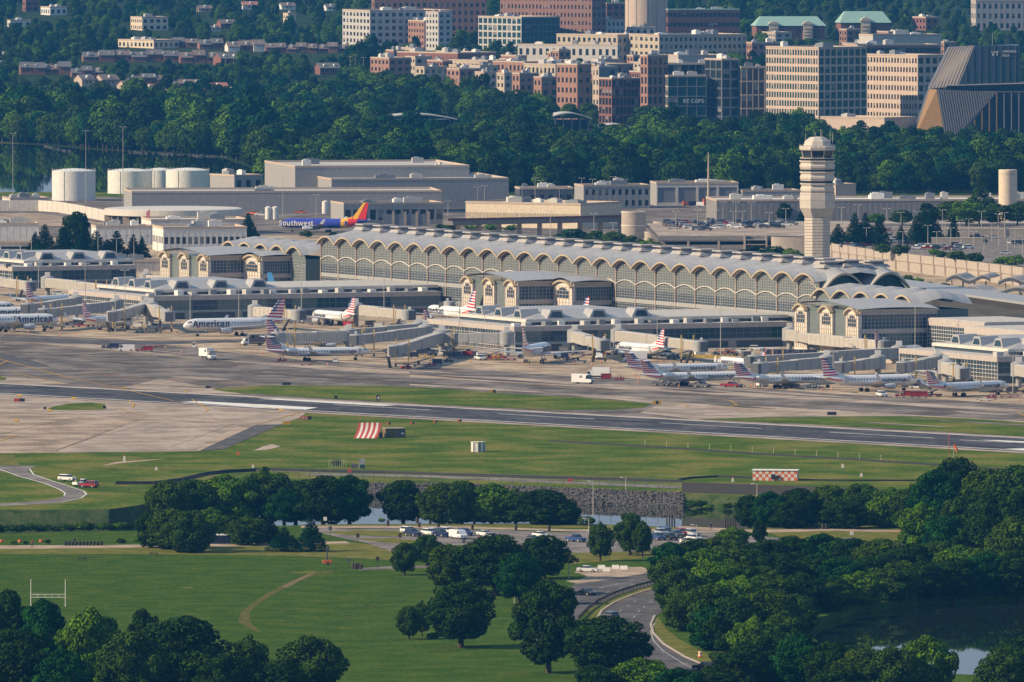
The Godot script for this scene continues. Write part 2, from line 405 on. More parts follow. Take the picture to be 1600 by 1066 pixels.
func build_ground() -> void:
	# airfield land up to the rise, then the rising land behind
	var b := MB.new()
	var pts := outline(SHORE)
	pts.append(Vector2(5000, ZC - RISE_AT)); pts.append(Vector2(-5000, ZC - RISE_AT))
	b.slab(pts, 0, 0)
	structure("ground", b, M.field_grass)
	b = MB.new()
	b.quad(Vector3(-5000, 0, ZC - RISE_AT), Vector3(5000, 0, ZC - RISE_AT), Vector3(5000, RISE * 7500, ZC - RISE_AT - 7500), Vector3(-5000, RISE * 7500, ZC - RISE_AT - 7500))
	structure("hills", b, M.wood_floor)
	# river in front of the airfield and pond beside the park
	b = MB.new()
	b.quad(Vector3(-1500, RIVER, ZC - 1500), Vector3(1500, RIVER, ZC - 1500), Vector3(1500, RIVER, ZC - 3600), Vector3(-1500, RIVER, ZC - 3600))
	structure("water", b, M.water)
	# bank of the airfield
	for i in SHORE.size() - 1:
		b = MB.new()
		var p := plan_point(SHORE[i][0], SHORE[i][1]); var q := plan_point(SHORE[i + 1][0], SHORE[i + 1][1])
		var rocky: bool = SHORE[i][0] >= 290 and SHORE[i][0] < 1065
		var off := Vector3(0, -3.6, 13) if rocky else Vector3(0, -3.15, 5)
		b.quad(p + off, q + off, q, p)
		structure("bank_slope", b, M.earth if rocky else M.verge)
	sheet("wood_floor", [[-900, 190], [-300, 200], [50, 226], [157, 235], [207, 236.5], [275, 241], [350, 248], [396, 261], [420, 300], [800, 304], [2000, 306], [2000, 180], [-900, 150]], 0.03, M.wood_floor)
	# park
	var park := [[-900, 836], [0, 834], [230, 828], [330, 826], [420, 822], [560, 819], [640, 819], [900, 818], [1060, 824], [1150, 828], [1250, 818], [1400, 805], [2500, 800], [2500, 930], [1620, 928], [1450, 933], [1340, 946], [1280, 966], [1262, 990], [1290, 1012], [1360, 1036], [1460, 1052], [1700, 1062], [2500, 1070], [2500, 1500], [-900, 1500]]
	b = MB.new()
	b.slab(outline(park, PARK), RIVER - 1.0, PARK)
	structure("park_lawn", b, M.park_grass)
	# ---- airfield paving
	sheet("apron", [[-600, 308], [2200, 308], [2200, 668], [1600, 632], [1300, 615], [1000, 592], [700, 576], [480, 563], [330, 548], [200, 531], [0, 521], [-600, 500]], 0.03, M.concrete_apron)
	sheet("rear_yard", [[-600, 308], [2200, 308], [2200, 368], [400, 368], [60, 372], [-600, 372]], 0.05, M.taxi_asphalt)
	sheet("taxiway", [[-600, 500], [0, 521], [200, 531], [330, 548], [480, 563], [700, 576], [1000, 592], [1300, 615], [1600, 632], [2200, 668], [2200, 719], [1600, 684], [0, 598.5], [-600, 566]], 0.05, M.taxi_asphalt)
	sheet("taxiway", [[-600, 583], [0, 617], [480, 643], [470, 652], [440, 663], [400, 664], [200, 651], [0, 643], [-600, 620]], 0.05, M.taxi_pale)
	for q in [[[[-100, 522], [60, 530], [330, 556], [500, 571], [640, 580], [640, 586], [500, 577], [330, 562], [60, 537], [-100, 529]]],
		[[[640, 585], [800, 590], [1000, 603], [1300, 622], [1600, 640], [1600, 644], [1300, 627], [1000, 610], [800, 598], [640, 590]]],
		[[[830, 612], [1000, 620], [1300, 640], [1600, 655], [1600, 662], [1420, 650], [1200, 651], [1090, 655], [1130, 659], [1100, 657], [1000, 645], [1030, 632], [960, 624]]],
		[[[250, 592], [330, 606], [380, 616], [300, 614], [190, 606]]],
		[[[640, 600], [760, 606], [900, 616], [830, 613], [640, 603]]],
		[[[0, 588], [60, 592], [110, 600], [60, 601], [0, 598]]]]:
		sheet("taxiway_slab", q[0], 0.07, M.taxi_pale)
	for q in [[[0, 552], [40, 560], [80, 573], [30, 573], [0, 571]], [[0, 526], [120, 531], [260, 533], [400, 530], [400, 534], [260, 538], [100, 537], [0, 533]], [[200, 546], [360, 557], [500, 569], [470, 570], [330, 562]], [[560, 573], [700, 579], [840, 588], [800, 589], [660, 583]], [[880, 610], [1050, 618], [1250, 630], [1600, 648], [1600, 658], [1250, 638], [1050, 626]]]:
		sheet("taxiway_patch", q, 0.09, M.road_asphalt if q[0][0] == 0 else M.taxi_asphalt)
	sheet("concrete_pad", [[-600, 620], [0, 643], [200, 651], [400, 664], [310, 705], [0, 708.5], [-600, 712]], 0.05, M.concrete_pad)
	sheet("concrete_pad", [[210, 658], [250, 658], [372, 664], [312, 697], [308, 704], [90, 706]], 0.075, M.taxi_pale)
	sheet("asphalt_strip", [[401, 664], [441, 663], [400, 680], [350, 702], [310, 705]], 0.07, M.road_asphalt)
	for q in [[[215, 657], [85, 705]], [[365, 663], [265, 700]], [[130, 651], [30, 672], [0, 680]], [[0, 660], [215, 668], [360, 670]], [[0, 683], [190, 686], [330, 690]], [[250, 658], [150, 683], [85, 705]]]:
		line_mark("pad_joint", q, 0.1, 0.22, M.joint_tar)
	# grass islands
	sheet("grass_island", [[332, 609], [345, 606], [420, 602.5], [600, 603], [700, 608], [800, 615.5], [900, 621], [960, 625.5], [1020, 631], [1005, 637], [960, 640], [880, 641], [780, 637], [700, 633], [600, 627.5], [500, 622], [420, 617], [360, 613]], 0.11, M.field_grass)
	sheet("grass_island", [[1095, 655], [1200, 652.5], [1400, 650.5], [1480, 652], [1600, 660], [2200, 692], [2200, 716], [1600, 682], [1400, 670], [1200, 660]], 0.11, M.field_grass)
	sheet("grass_island", [[72, 640], [84, 635], [105, 631], [140, 629], [163, 631], [165, 636], [160, 640], [110, 641]], 0.11, M.field_grass)
	sheet("grass_island", [[-60, 590], [0, 588], [10, 590], [8, 594], [-60, 594]], 0.11, M.field_grass)
	# runway
	sheet("runway", [[-700, 562], [2300, 722.4], [2300, 745.4], [-700, 576.6]], 0.09, M.runway_asphalt)
	sheet("runway_shoulder", [[-700, 560.3], [2300, 720.3], [2300, 722.4], [-700, 562]], 0.08, M.taxi_pale)
	sheet("runway_shoulder", [[-700, 576.6], [2300, 745.4], [2300, 747.8], [-700, 578.8]], 0.08, M.taxi_pale)
	line_mark("runway_edge_marking", [[-700, 562.6], [2300, 723]], 0.12, 1.1, M.white_paint)
	line_mark("runway_edge_marking", [[-700, 575.8], [2300, 744.2]], 0.12, 1.3, M.white_paint)
	for q in [[522, 632.9, 672, 641.2], [778, 647.2, 930, 655.7], [1032, 661.4, 1190, 670.2], [1297, 676.2, 1460, 685.4], [1500, 688, 1582, 692.4]]:
		line_mark("runway_centre_marking", [[q[0], q[1]], [q[2], q[3]]], 0.12, 0.9, M.white_paint)
	sheet("runway_aiming_marking", [[280, 628], [310, 627], [400, 631.6], [496, 637], [478, 640], [400, 636.5]], 0.12, M.white_paint)
	sheet("runway_aiming_marking", [[402, 623], [430, 623], [530, 628.2], [618, 633.2], [600, 634.4], [520, 630]], 0.12, M.white_paint)
	sheet("runway_aiming_marking", [[1530, 687.5], [1560, 688], [1640, 692], [1640, 693.6], [1590, 691.5]], 0.125, M.white_paint)
	sheet("runway_aiming_marking", [[1570, 701.5], [1600, 700.7], [1660, 704], [1660, 707], [1610, 704.4]], 0.12, M.white_paint)
	# taxi lines
	for q in [[[0, 562], [50, 575], [100, 589], [190, 608], [270, 627], [300, 632]], [[20, 582], [60, 592], [97, 601]], [[0, 570], [12, 564]], [[125, 585], [180, 589], [260, 595], [330, 599], [420, 603]], [[290, 614], [292, 610], [310, 608], [340, 606]], [[190, 608], [195, 605], [260, 601]], [[200, 626], [209, 632], [207, 638]], [[185, 640], [205, 645], [228, 650]], [[1030, 630], [1060, 630], [1075, 635], [1200, 640], [1350, 650]], [[1075, 634], [1072, 636]], [[1100, 621], [1140, 626], [1152, 633], [1140, 636]], [[0, 690], [18, 683], [28, 680]], [[300, 625], [320, 637], [326, 642], [318, 645]], [[390, 633], [470, 645], [400, 664]], [[1590, 645], [1600, 650], [1640, 652]], [[0, 530], [140, 548], [300, 560]], [[440, 566], [700, 592], [1000, 614]]]:
		line_mark("taxi_line_marking", q, 0.13, 0.45, M.yellow_paint)
	for q in [[30, 618], [115, 622], [439, 641], [77, 641], [25, 657]]:
		sheet("painted_square_marking", [[q[0] - 3.5, q[1] - 1.6], [q[0] + 3.5, q[1] - 1.4], [q[0] + 3.5, q[1] + 1.8], [q[0] - 3.5, q[1] + 1.6]], 0.135, M.yellow_paint)
	for q in [[178, 587, 30], [274, 594, 24], [370, 599, 32], [200, 647, 34], [323, 654, 34], [1115, 638, 22], [1160, 640, 26], [1232, 646, 34]]:
		for k in 9:
			var x: float = q[0] - q[2] * 0.5 + q[2] * k / 9.0
			var y: float = q[1] + (k % 3 - 1) * 1.1
			sheet("red_pavement_marking", [[x, y - 0.5], [x + 2.4, y - 0.4], [x + 2.6, y + 0.5], [x + 0.2, y + 0.4]], 0.14, M.worn_red_paint)
	# streaks worn along the taxiways and rubber on the runway
	var wr := RandomNumberGenerator.new()
	wr.seed = 5
	for k in 70:
		var x := wr.randf_range(-60, 1600); var on_runway := k % 3 == 0
		var w := wr.randf_range(60, 320); var v := wr.randf()
		var y := lerpf(600.0, 615.0, v) + x * 0.0545 if on_runway else lerpf(530.0, 596.0, v) + x * lerpf(0.058, 0.054, v)
		if not on_runway and x > 330 and x < 1000 and v > 0.62: continue
		var g := 0.0545 if on_runway else lerpf(0.07, 0.054, v)
		var hh := wr.randf_range(0.3, 0.9) if on_runway else wr.randf_range(0.5, 2.0)
		var q := []
		for i in 7: q.append([x + w * i / 6.0, y + w * i / 6.0 * g + sin(PI * i / 6.0) * hh + 0.05])
		for i in 7: q.append([x + w * (6 - i) / 6.0, y + w * (6 - i) / 6.0 * g - sin(PI * i / 6.0) * hh * wr.randf_range(0.2, 0.7) - 0.05])
		sheet("worn_streak", q, 0.1 + 0.0003 * k, [M.runway_rubber, M.taxi_pale, M.taxi_asphalt, M.runway_rubber, M.taxi_dark, M.taxi_asphalt][k % 6])
	# joints between the apron slabs
	b = MB.new()
	var ap := outline([[-100, 420], [1700, 420], [1700, 636], [1600, 631], [1300, 614], [1000, 591], [700, 575], [480, 562], [330, 547], [200, 530], [-100, 516]])
	var ax := Vector2(0.4125, 0.911); var ay := Vector2(-0.911, 0.4125); var o := Vector2(HALL_AT.x, HALL_AT.z)
	for i in 150:
		var c := o + (ax * (i - 30) * 12.0 if i < 90 else ay * (i - 100) * 12.0)
		var dv := ay if i < 90 else ax
		for sg in Geometry2D.intersect_polyline_with_polygon(PackedVector2Array([c - dv * 900.0, c + dv * 900.0]), ap):
			var w0: Vector2 = dv.orthogonal() * 0.12
			for t in [sg[0] + w0, sg[0] - w0, sg[1] - w0, sg[0] + w0, sg[1] - w0, sg[1] + w0]: b.vert(Vector3(t.x, 0.042, t.y), Vector3.UP)
	structure("slab_joints", b, M.joint_tar)
	# perimeter road
	sheet("perimeter_road", [[-60, 728], [30, 727.5], [60, 728.5], [46, 732], [42, 736], [52, 742], [78, 751], [110, 761], [131, 768], [135, 773], [126, 779], [95, 785.5], [40, 789], [-60, 792], [-60, 788.5], [40, 785], [85, 780], [101, 775], [102, 771], [92, 765], [70, 756], [30, 745], [8, 737], [-60, 733]], 0.06, M.lot_asphalt)
	for q in [[[0, 734], [30, 745], [70, 756], [92, 765], [101.5, 771], [100, 775]], [[46, 733], [52, 742], [78, 751], [110, 761], [131, 768], [135, 773], [126, 779], [95, 785.5], [0, 791]], [[102, 772.5], [134, 773.5]]]:
		line_mark("road_edge_marking", q, 0.08, 0.35, M.white_paint)
	sheet("service_track", [[160, 727], [180, 722], [240, 718], [262, 717], [190, 724], [170, 727]], 0.05, M.path)
	sheet("service_track", [[395, 705], [410, 698], [425, 694], [438, 698], [420, 702]], 0.05, M.taxi_pale)
	# dry bands in the airfield grass
	var dr := RandomNumberGenerator.new()
	dr.seed = 77
	for k in 46:
		var x := dr.randf_range(-40, 1620)
		var y := 668 + x * 0.035 + dr.randf_range(4, 62)
		if x < 440 and y < 712: continue
		var w := dr.randf_range(25, 120); var hh := dr.randf_range(0.6, 1.9)
		var lo := []; var hi := []
		for i in 9:
			var t := i / 8.0
			var th := sin(t * PI) * hh
			lo.append([x + w * t, y + w * t * 0.03 + th * dr.randf_range(0.5, 1.2)])
			hi.push_front([x + w * t, y + w * t * 0.03 - th * dr.randf_range(0.5, 1.2) - 0.05])
		sheet("dry_grass_patch", lo + hi, 0.02 + 0.0006 * k, M.dry_grass)
	for q in [[[160, 728], [330, 731], [410, 733], [410, 735], [330, 734], [160, 732]], [[0, 727], [0, 712], [20, 711], [30, 727]]]:
		sheet("dry_grass_patch", q, 0.015, M.dry_grass)
	# river arm behind the tank farm
	sheet("river_water", [[-900, 205], [-100, 219], [50, 226], [157, 235], [207, 236.5], [275, 241], [350, 248], [396, 262], [402, 300], [-900, 300]], 0.06, M.water)
	# ---- park paving
	var P := PARK
	sheet("parking_lot", [[498, 824], [560, 827], [640, 826], [760, 828], [880, 832], [940, 829], [1040, 828], [1110, 832], [1190, 838], [1240, 843], [1225, 851], [1130, 854], [1060, 856], [985, 862], [900, 864], [840, 858], [760, 852], [700, 852], [650, 863], [612, 862], [570, 848], [530, 840], [498, 832]], P + 0.03, M.lot_asphalt)
	sheet("grass_island", [[505, 831], [560, 829], [620, 830], [650, 834], [648, 838], [600, 838], [540, 836]], P + 0.06, M.dry_grass)
	sheet("grass_island", [[556, 842], [610, 841], [660, 845], [690, 847], [650, 850], [600, 848]], P + 0.06, M.dry_grass)
	sheet("footpath", [[-400, 853], [0, 852.5], [160, 852], [270, 850.5], [420, 849], [540, 846], [548, 849], [420, 853], [270, 855], [160, 856.5], [0, 858], [-400, 860]], P + 0.035, M.path)
	sheet("footpath", [[470, 822], [700, 822], [900, 827.5], [1000, 826], [1190, 832], [1190, 834], [1000, 828.5], [900, 830.5], [700, 825.5], [470, 825]], P + 0.04, M.path)
	sheet("footpath", [[1060, 822], [1180, 828], [1300, 826], [1450, 830], [1450, 833], [1300, 829.5], [1180, 833], [1060, 826]], P + 0.045, M.path)
	sheet("park_drive", [[1150, 848], [1240, 846], [1330, 846], [1450, 848], [1450, 854], [1330, 852], [1240, 853], [1150, 856]], P + 0.05, M.lot_asphalt)
	sheet("footpath", [[560, 888], [600, 885.5], [680, 883], [760, 884], [760, 887.5], [680, 887], [600, 889.5], [560, 891]], P + 0.035, M.lot_asphalt)
	sheet("dry_grass_strip", [[-400, 860], [0, 858], [270, 855], [420, 852], [560, 848], [640, 864], [640, 876], [540, 872], [420, 868], [200, 866], [0, 866], [-400, 868]], P + 0.02, M.dry_grass)
	sheet("dry_grass_strip", [[880, 862], [1000, 860], [1100, 855], [1140, 856], [1060, 868], [960, 876], [890, 882]], P + 0.02, M.dry_grass)
	sheet("dry_grass_strip", [[470, 820], [900, 819], [1100, 826], [1100, 828], [900, 825], [470, 823]], P + 0.025, M.dry_grass)
	sheet("dry_grass_strip", [[1180, 826], [1240, 822], [1420, 815], [1500, 825], [1460, 846], [1240, 846]], P + 0.02, M.dry_grass)
	sheet("worn_track", [[372, 972], [376, 958], [390, 945], [420, 925], [455, 908], [478, 898], [500, 893], [520, 891], [520, 893.5], [495, 898], [470, 907], [440, 922], [405, 942], [390, 957], [392, 975], [410, 990], [395, 985]], P + 0.025, M.track_grass)
	sheet("worn_track", [[440, 917], [460, 907], [484, 896], [490, 897], [470, 907], [448, 919]], P + 0.028, M.bare_earth)
	for k in 40:
		var x := dr.randf_range(0, 900); var y := dr.randf_range(866, 1050)
		if x > 640 and y < 990: continue
		var w := dr.randf_range(14, 60); var hh := dr.randf_range(0.5, 2.2)
		var lo := []; var hi := []
		for i in 9:
			var t := i / 8.0
			var th := sin(t * PI) * hh
			lo.append([x + w * t, y + th * dr.randf_range(0.4, 1.2)])
			hi.push_front([x + w * t, y - th * dr.randf_range(0.4, 1.2) - 0.05])
		sheet("dry_grass_patch", lo + hi, P + 0.01 + 0.0003 * k, M.dry_grass if k % 3 == 0 else M.verge)
	# parkway
	sheet("parkway", [[1020, 892], [1003, 897], [965, 903], [935, 908], [900, 912], [870, 928], [838, 960], [830, 1010], [850, 1010], [880, 990], [905, 965], [922, 951], [945, 939], [975, 926], [1020, 914]], P + 0.04, M.road_asphalt)
	sheet("parkway", [[1120, 903], [1022, 920], [990, 930], [960, 942], [940, 955], [931, 972], [938, 990], [960, 1012], [1000, 1036], [1060, 1058], [1120, 1080], [1180, 1110], [1260, 1110], [1190, 1074], [1160, 1062], [1110, 1044], [1070, 1027], [1037, 1007], [1021, 990], [1017, 976], [1023, 963], [1050, 950], [1120, 936]], P + 0.04, M.road_asphalt)
	sheet("entry_drive", [[880, 907], [900, 893], [935, 886], [1003, 886], [1020, 892], [1003, 897], [965, 903], [935, 908], [900, 912]], P + 0.035, M.path)
	sheet("grass_island", [[850, 893], [880, 893], [905, 896], [917, 900], [905, 906], [880, 908], [850, 909]], P + 0.06, M.park_grass)
	sheet("median_grass", [[1020, 914.5], [975, 926.5], [945, 939.5], [922, 951.5], [917, 965], [925, 978], [931, 972], [940, 955], [960, 942], [990, 930], [1022, 919.5]], P + 0.05, M.dry_grass)
	sheet("road_verge", [[1023, 964], [1018, 976], [1022, 990], [1038, 1006], [1071, 1026], [1111, 1043], [1160, 1060], [1170, 1052], [1130, 1032], [1090, 1015], [1060, 998], [1040, 982], [1030, 966]], P + 0.05, M.dry_grass)
	for q in [[[935, 908], [965, 903], [1003, 896.5]], [[1017, 976], [1021, 990], [1037, 1007], [1070, 1027], [1110, 1044], [1160, 1062]], [[1023, 963], [1017, 976]], [[931, 972], [938, 990], [960, 1012]]]:
		line_mark("road_edge_marking", q, P + 0.07, 0.22, M.worn_white)
	line_mark("road_edge_marking", [[1022, 921], [990, 931], [961, 943], [942, 955.5], [933, 972]], P + 0.07, 0.25, M.yellow_paint, P)
	for q in [[[985, 908], [991, 906.5]], [[960, 914], [966, 912]], [[937, 920], [944, 918]], [[985, 916], [991, 914]], [[968, 920], [974, 918]], [[946, 927], [952, 925]], [[1016, 929], [1021, 928]], [[1003, 936], [1007, 935]], [[990, 941], [994, 939]], [[980, 948], [984, 946]], [[968, 956], [971, 953.5]], [[960, 964], [962, 961]], [[1015, 942], [1019, 940]], [[1005, 950], [1008, 948]], [[997, 957], [1000, 954.5]], [[990, 966], [992, 963]], [[1033, 1021], [1038, 1022.5]], [[1051, 1028], [1056, 1030]], [[1070, 1036], [1075, 1037.5]], [[1092, 1042], [1097, 1044]]]:
		line_mark("lane_marking", q, P + 0.07, 0.22, M.worn_white, P)
# ------------------------------------------------------------------ trees
var leaf_sets := {}
func crown_mesh(seed_: int, w: float, h: float, lobes: int, leaves: int, size: float, base: Color, m: Material, cone := false) -> ArrayMesh:
	var r := RandomNumberGenerator.new()
	r.seed = seed_
	var cs := []; var rs := []
	var fine := leaves > 8000
	var tone := []
	for i in lobes:
		if cone:
			var t := float(i) / lobes
			var a := i * 2.4 + r.randf()
			var rad := w * 0.5 * (1.0 - t) * 0.62
			cs.append(Vector3(cos(a) * rad, h * (0.1 + 0.86 * t), sin(a) * rad))
			rs.append(Vector3(1, 0.5, 1) * (w * 0.5 * (0.52 * (1.0 - t) + 0.12)))
		else:
			var a := r.randf() * TAU
			var ev := r.randf_range(0.7, 1.1)
			var u := r.randf_range(-0.85, 1.0) * (ev if r.randf() < 0.7 else 1.0)
			var q := sqrt(maxf(0.0, 1.0 - u * u)) * r.randf_range(0.6, 1.0) * ev
			var rad := w * (r.randf_range(0.055, 0.125) if fine else r.randf_range(0.1, 0.22))
			cs.append(Vector3(cos(a) * q * (w * 0.5 - rad * 0.8), h * 0.53 + u * (h * 0.47 - rad * 0.7), sin(a) * q * (w * 0.5 - rad * 0.8)))
			rs.append(Vector3(1, r.randf_range(0.7, 0.95), 1) * rad)
	if not cone:
		cs.append(Vector3(0, h * 0.5, 0)); rs.append(Vector3(w * 0.32, h * 0.36, w * 0.32))
	var vv := PackedVector3Array(); var nn := PackedVector3Array(); var cc := PackedColorArray()
	var n := cs.size()
	var made := 0; var tries := 0
	var wts := []; var tot := 0.0
	for i in n:
		tot += rs[i].x * rs[i].x; wts.append(tot)
	for i in n: tone.append(r.randf_range(0.75, 1.3))
	while made < leaves and tries < leaves * 3:
		tries += 1
		var pick := r.randf() * tot
		var k := 0
		while k < n - 1 and wts[k] < pick: k += 1
		var d := Vector3(r.randfn(), r.randfn(), r.randfn()).normalized()
		var rr: Vector3 = rs[k]
		var p: Vector3 = cs[k] + d * rr * r.randf_range(0.8, 1.1)
		var inside := false
		for j in n:
			if j == k: continue
			var e: Vector3 = (p - cs[j]) / rs[j]
			if e.length_squared() < 0.5:
				inside = true; break
		if inside: continue
		made += 1
		var nr := (d * 0.8 + Vector3(r.randf_range(-1, 1), r.randf_range(-0.6, 1), r.randf_range(-1, 1)) * 0.75).normalized()
		var x := nr.cross(Vector3(r.randf_range(-1, 1), r.randf_range(-1, 1), r.randf_range(-1, 1))).normalized()
		var y := nr.cross(x)
		var s := size * r.randf_range(0.55, 1.25)
		var b: float = r.randf_range(0.55, 1.45) * tone[k]
		var q := Color(base.r * b * r.randf_range(0.85, 1.25), base.g * b, base.b * b * r.randf_range(0.8, 1.2))
		var a0 := p - x * s; var a1 := p - y * s * 0.6; var a2 := p + x * s; var a3 := p + y * s * 0.6
		for z in [a0, a2, a1, a0, a3, a2]:
			vv.append(z); nn.append(nr); cc.append(q)
	var arr := []
	arr.resize(Mesh.ARRAY_MAX)
	arr[Mesh.ARRAY_VERTEX] = vv; arr[Mesh.ARRAY_NORMAL] = nn; arr[Mesh.ARRAY_COLOR] = cc
	var me := ArrayMesh.new()
	me.add_surface_from_arrays(Mesh.PRIMITIVE_TRIANGLES, arr)
	me.surface_set_material(0, m)
	return me
func trunk_mesh(w: float, h: float, seed_: int) -> ArrayMesh:
	var r := RandomNumberGenerator.new()
	r.seed = seed_
	var b := MB.new()
	var t := w * 0.034
	b.tube(Vector3(0, -0.4, 0), Vector3(0, h * 0.12, 0), t * 1.35, t, 9)
	b.tube(Vector3(0, h * 0.12, 0), Vector3(w * 0.01, h * 0.42, 0), t, t * 0.75, 9)
	b.tube(Vector3(w * 0.01, h * 0.42, 0), Vector3(0, h * 0.8, w * 0.02), t * 0.7, t * 0.25, 7)
	for i in 6:
		var a := i * 1.05 + r.randf()
		var y := h * r.randf_range(0.24, 0.45)
		var e := Vector3(cos(a) * w * 0.3, y + h * r.randf_range(0.15, 0.32), sin(a) * w * 0.3)
		b.tube(Vector3(0, y, 0), e, t * 0.5, t * 0.15, 6)
	return b.mesh(M.bark)
const LEAF := Color(0.064, 0.14, 0.015)
func make_tree_kinds() -> void:
	# nearby trees: 12 m wide, 12 m high
	var mats := ["leaf", "leaf_deep", "leaf", "leaf_light", "leaf_deep", "leaf_blue", "leaf_olive"]
	for i in 7:
		var h: float = [11.0, 12.0, 13.0, 10.0, 12.5, 12.0, 11.0][i]
		leaf_sets["near%d" % i] = [crown_mesh(100 + i, 12.0, h, [120, 100, 140, 110, 150, 115, 130][i], 15000, 0.27, LEAF, M[mats[i]]), trunk_mesh(12.0, h, 200 + i), h]
	for i in 3:
		leaf_sets["cone%d" % i] = [crown_mesh(150 + i, [7.0, 9.0, 6.0][i], 14.0, 30, 8000, 0.24, Color(0.025, 0.065, 0.02), M[["leaf_deep", "leaf_blue", "leaf_deep"][i]], true), trunk_mesh(7.0, 14.0, 250 + i), 14.0]
	for i in 3:
		leaf_sets["shrub%d" % i] = [crown_mesh(170 + i, 4.0, 2.6, 9, 900, 0.2, LEAF, M[["leaf", "leaf_deep", "leaf_light"][i]]), null, 2.6]
	for i in 9:
		leaf_sets["far%d" % i] = [crown_mesh(300 + i, 13.0, [14.0, 16.0, 13.0][i % 3], 20 + i, 3400, 0.5, Color(0.068, 0.142, 0.026), M[["leaf", "leaf_deep", "leaf_light", "leaf", "leaf_blue", "leaf_olive", "leaf", "leaf_light", "leaf_deep"][i]]), trunk_mesh(10.0, 14.0, 350 + i), 14.0]
func put_tree(kind: String, called: String, label: String, group: String, at: Vector3, sx: float, sy: float, turn: float) -> Node3D:
	var s: Array = leaf_sets[kind]
	var t := thing(called, label, "shrub" if called.contains("shrub") else "tree", at, turn, group)
	if s[1] != null: part("trunk", s[1], null, t)
	part("crown", s[0], null, t)
	t.scale = Vector3(sx, sy, sx)
	return t
# x, base y, crown width, height in survey units
func survey_tree(kind: String, px: float, py: float, w: float, hgt: float, label: String, group: String, level := PARK, called := "broadleaf_tree", sink := 0.0) -> void:
	var p := plan_point(px, py, level)
	var k := scale_at(p)
	var s: Array = leaf_sets[kind]
	var w0 := 12.0
	if kind == "cone0": w0 = 7.0
	elif kind == "cone1": w0 = 9.0
	elif kind == "cone2": w0 = 6.0
	elif kind.begins_with("shrub"): w0 = 4.0
	elif kind.begins_with("far"): w0 = 13.0
	p.y -= hgt / k * sink
	put_tree(kind, called, label, group, p, w / k / w0, hgt / k / float(s[2]), rng.randf() * TAU)

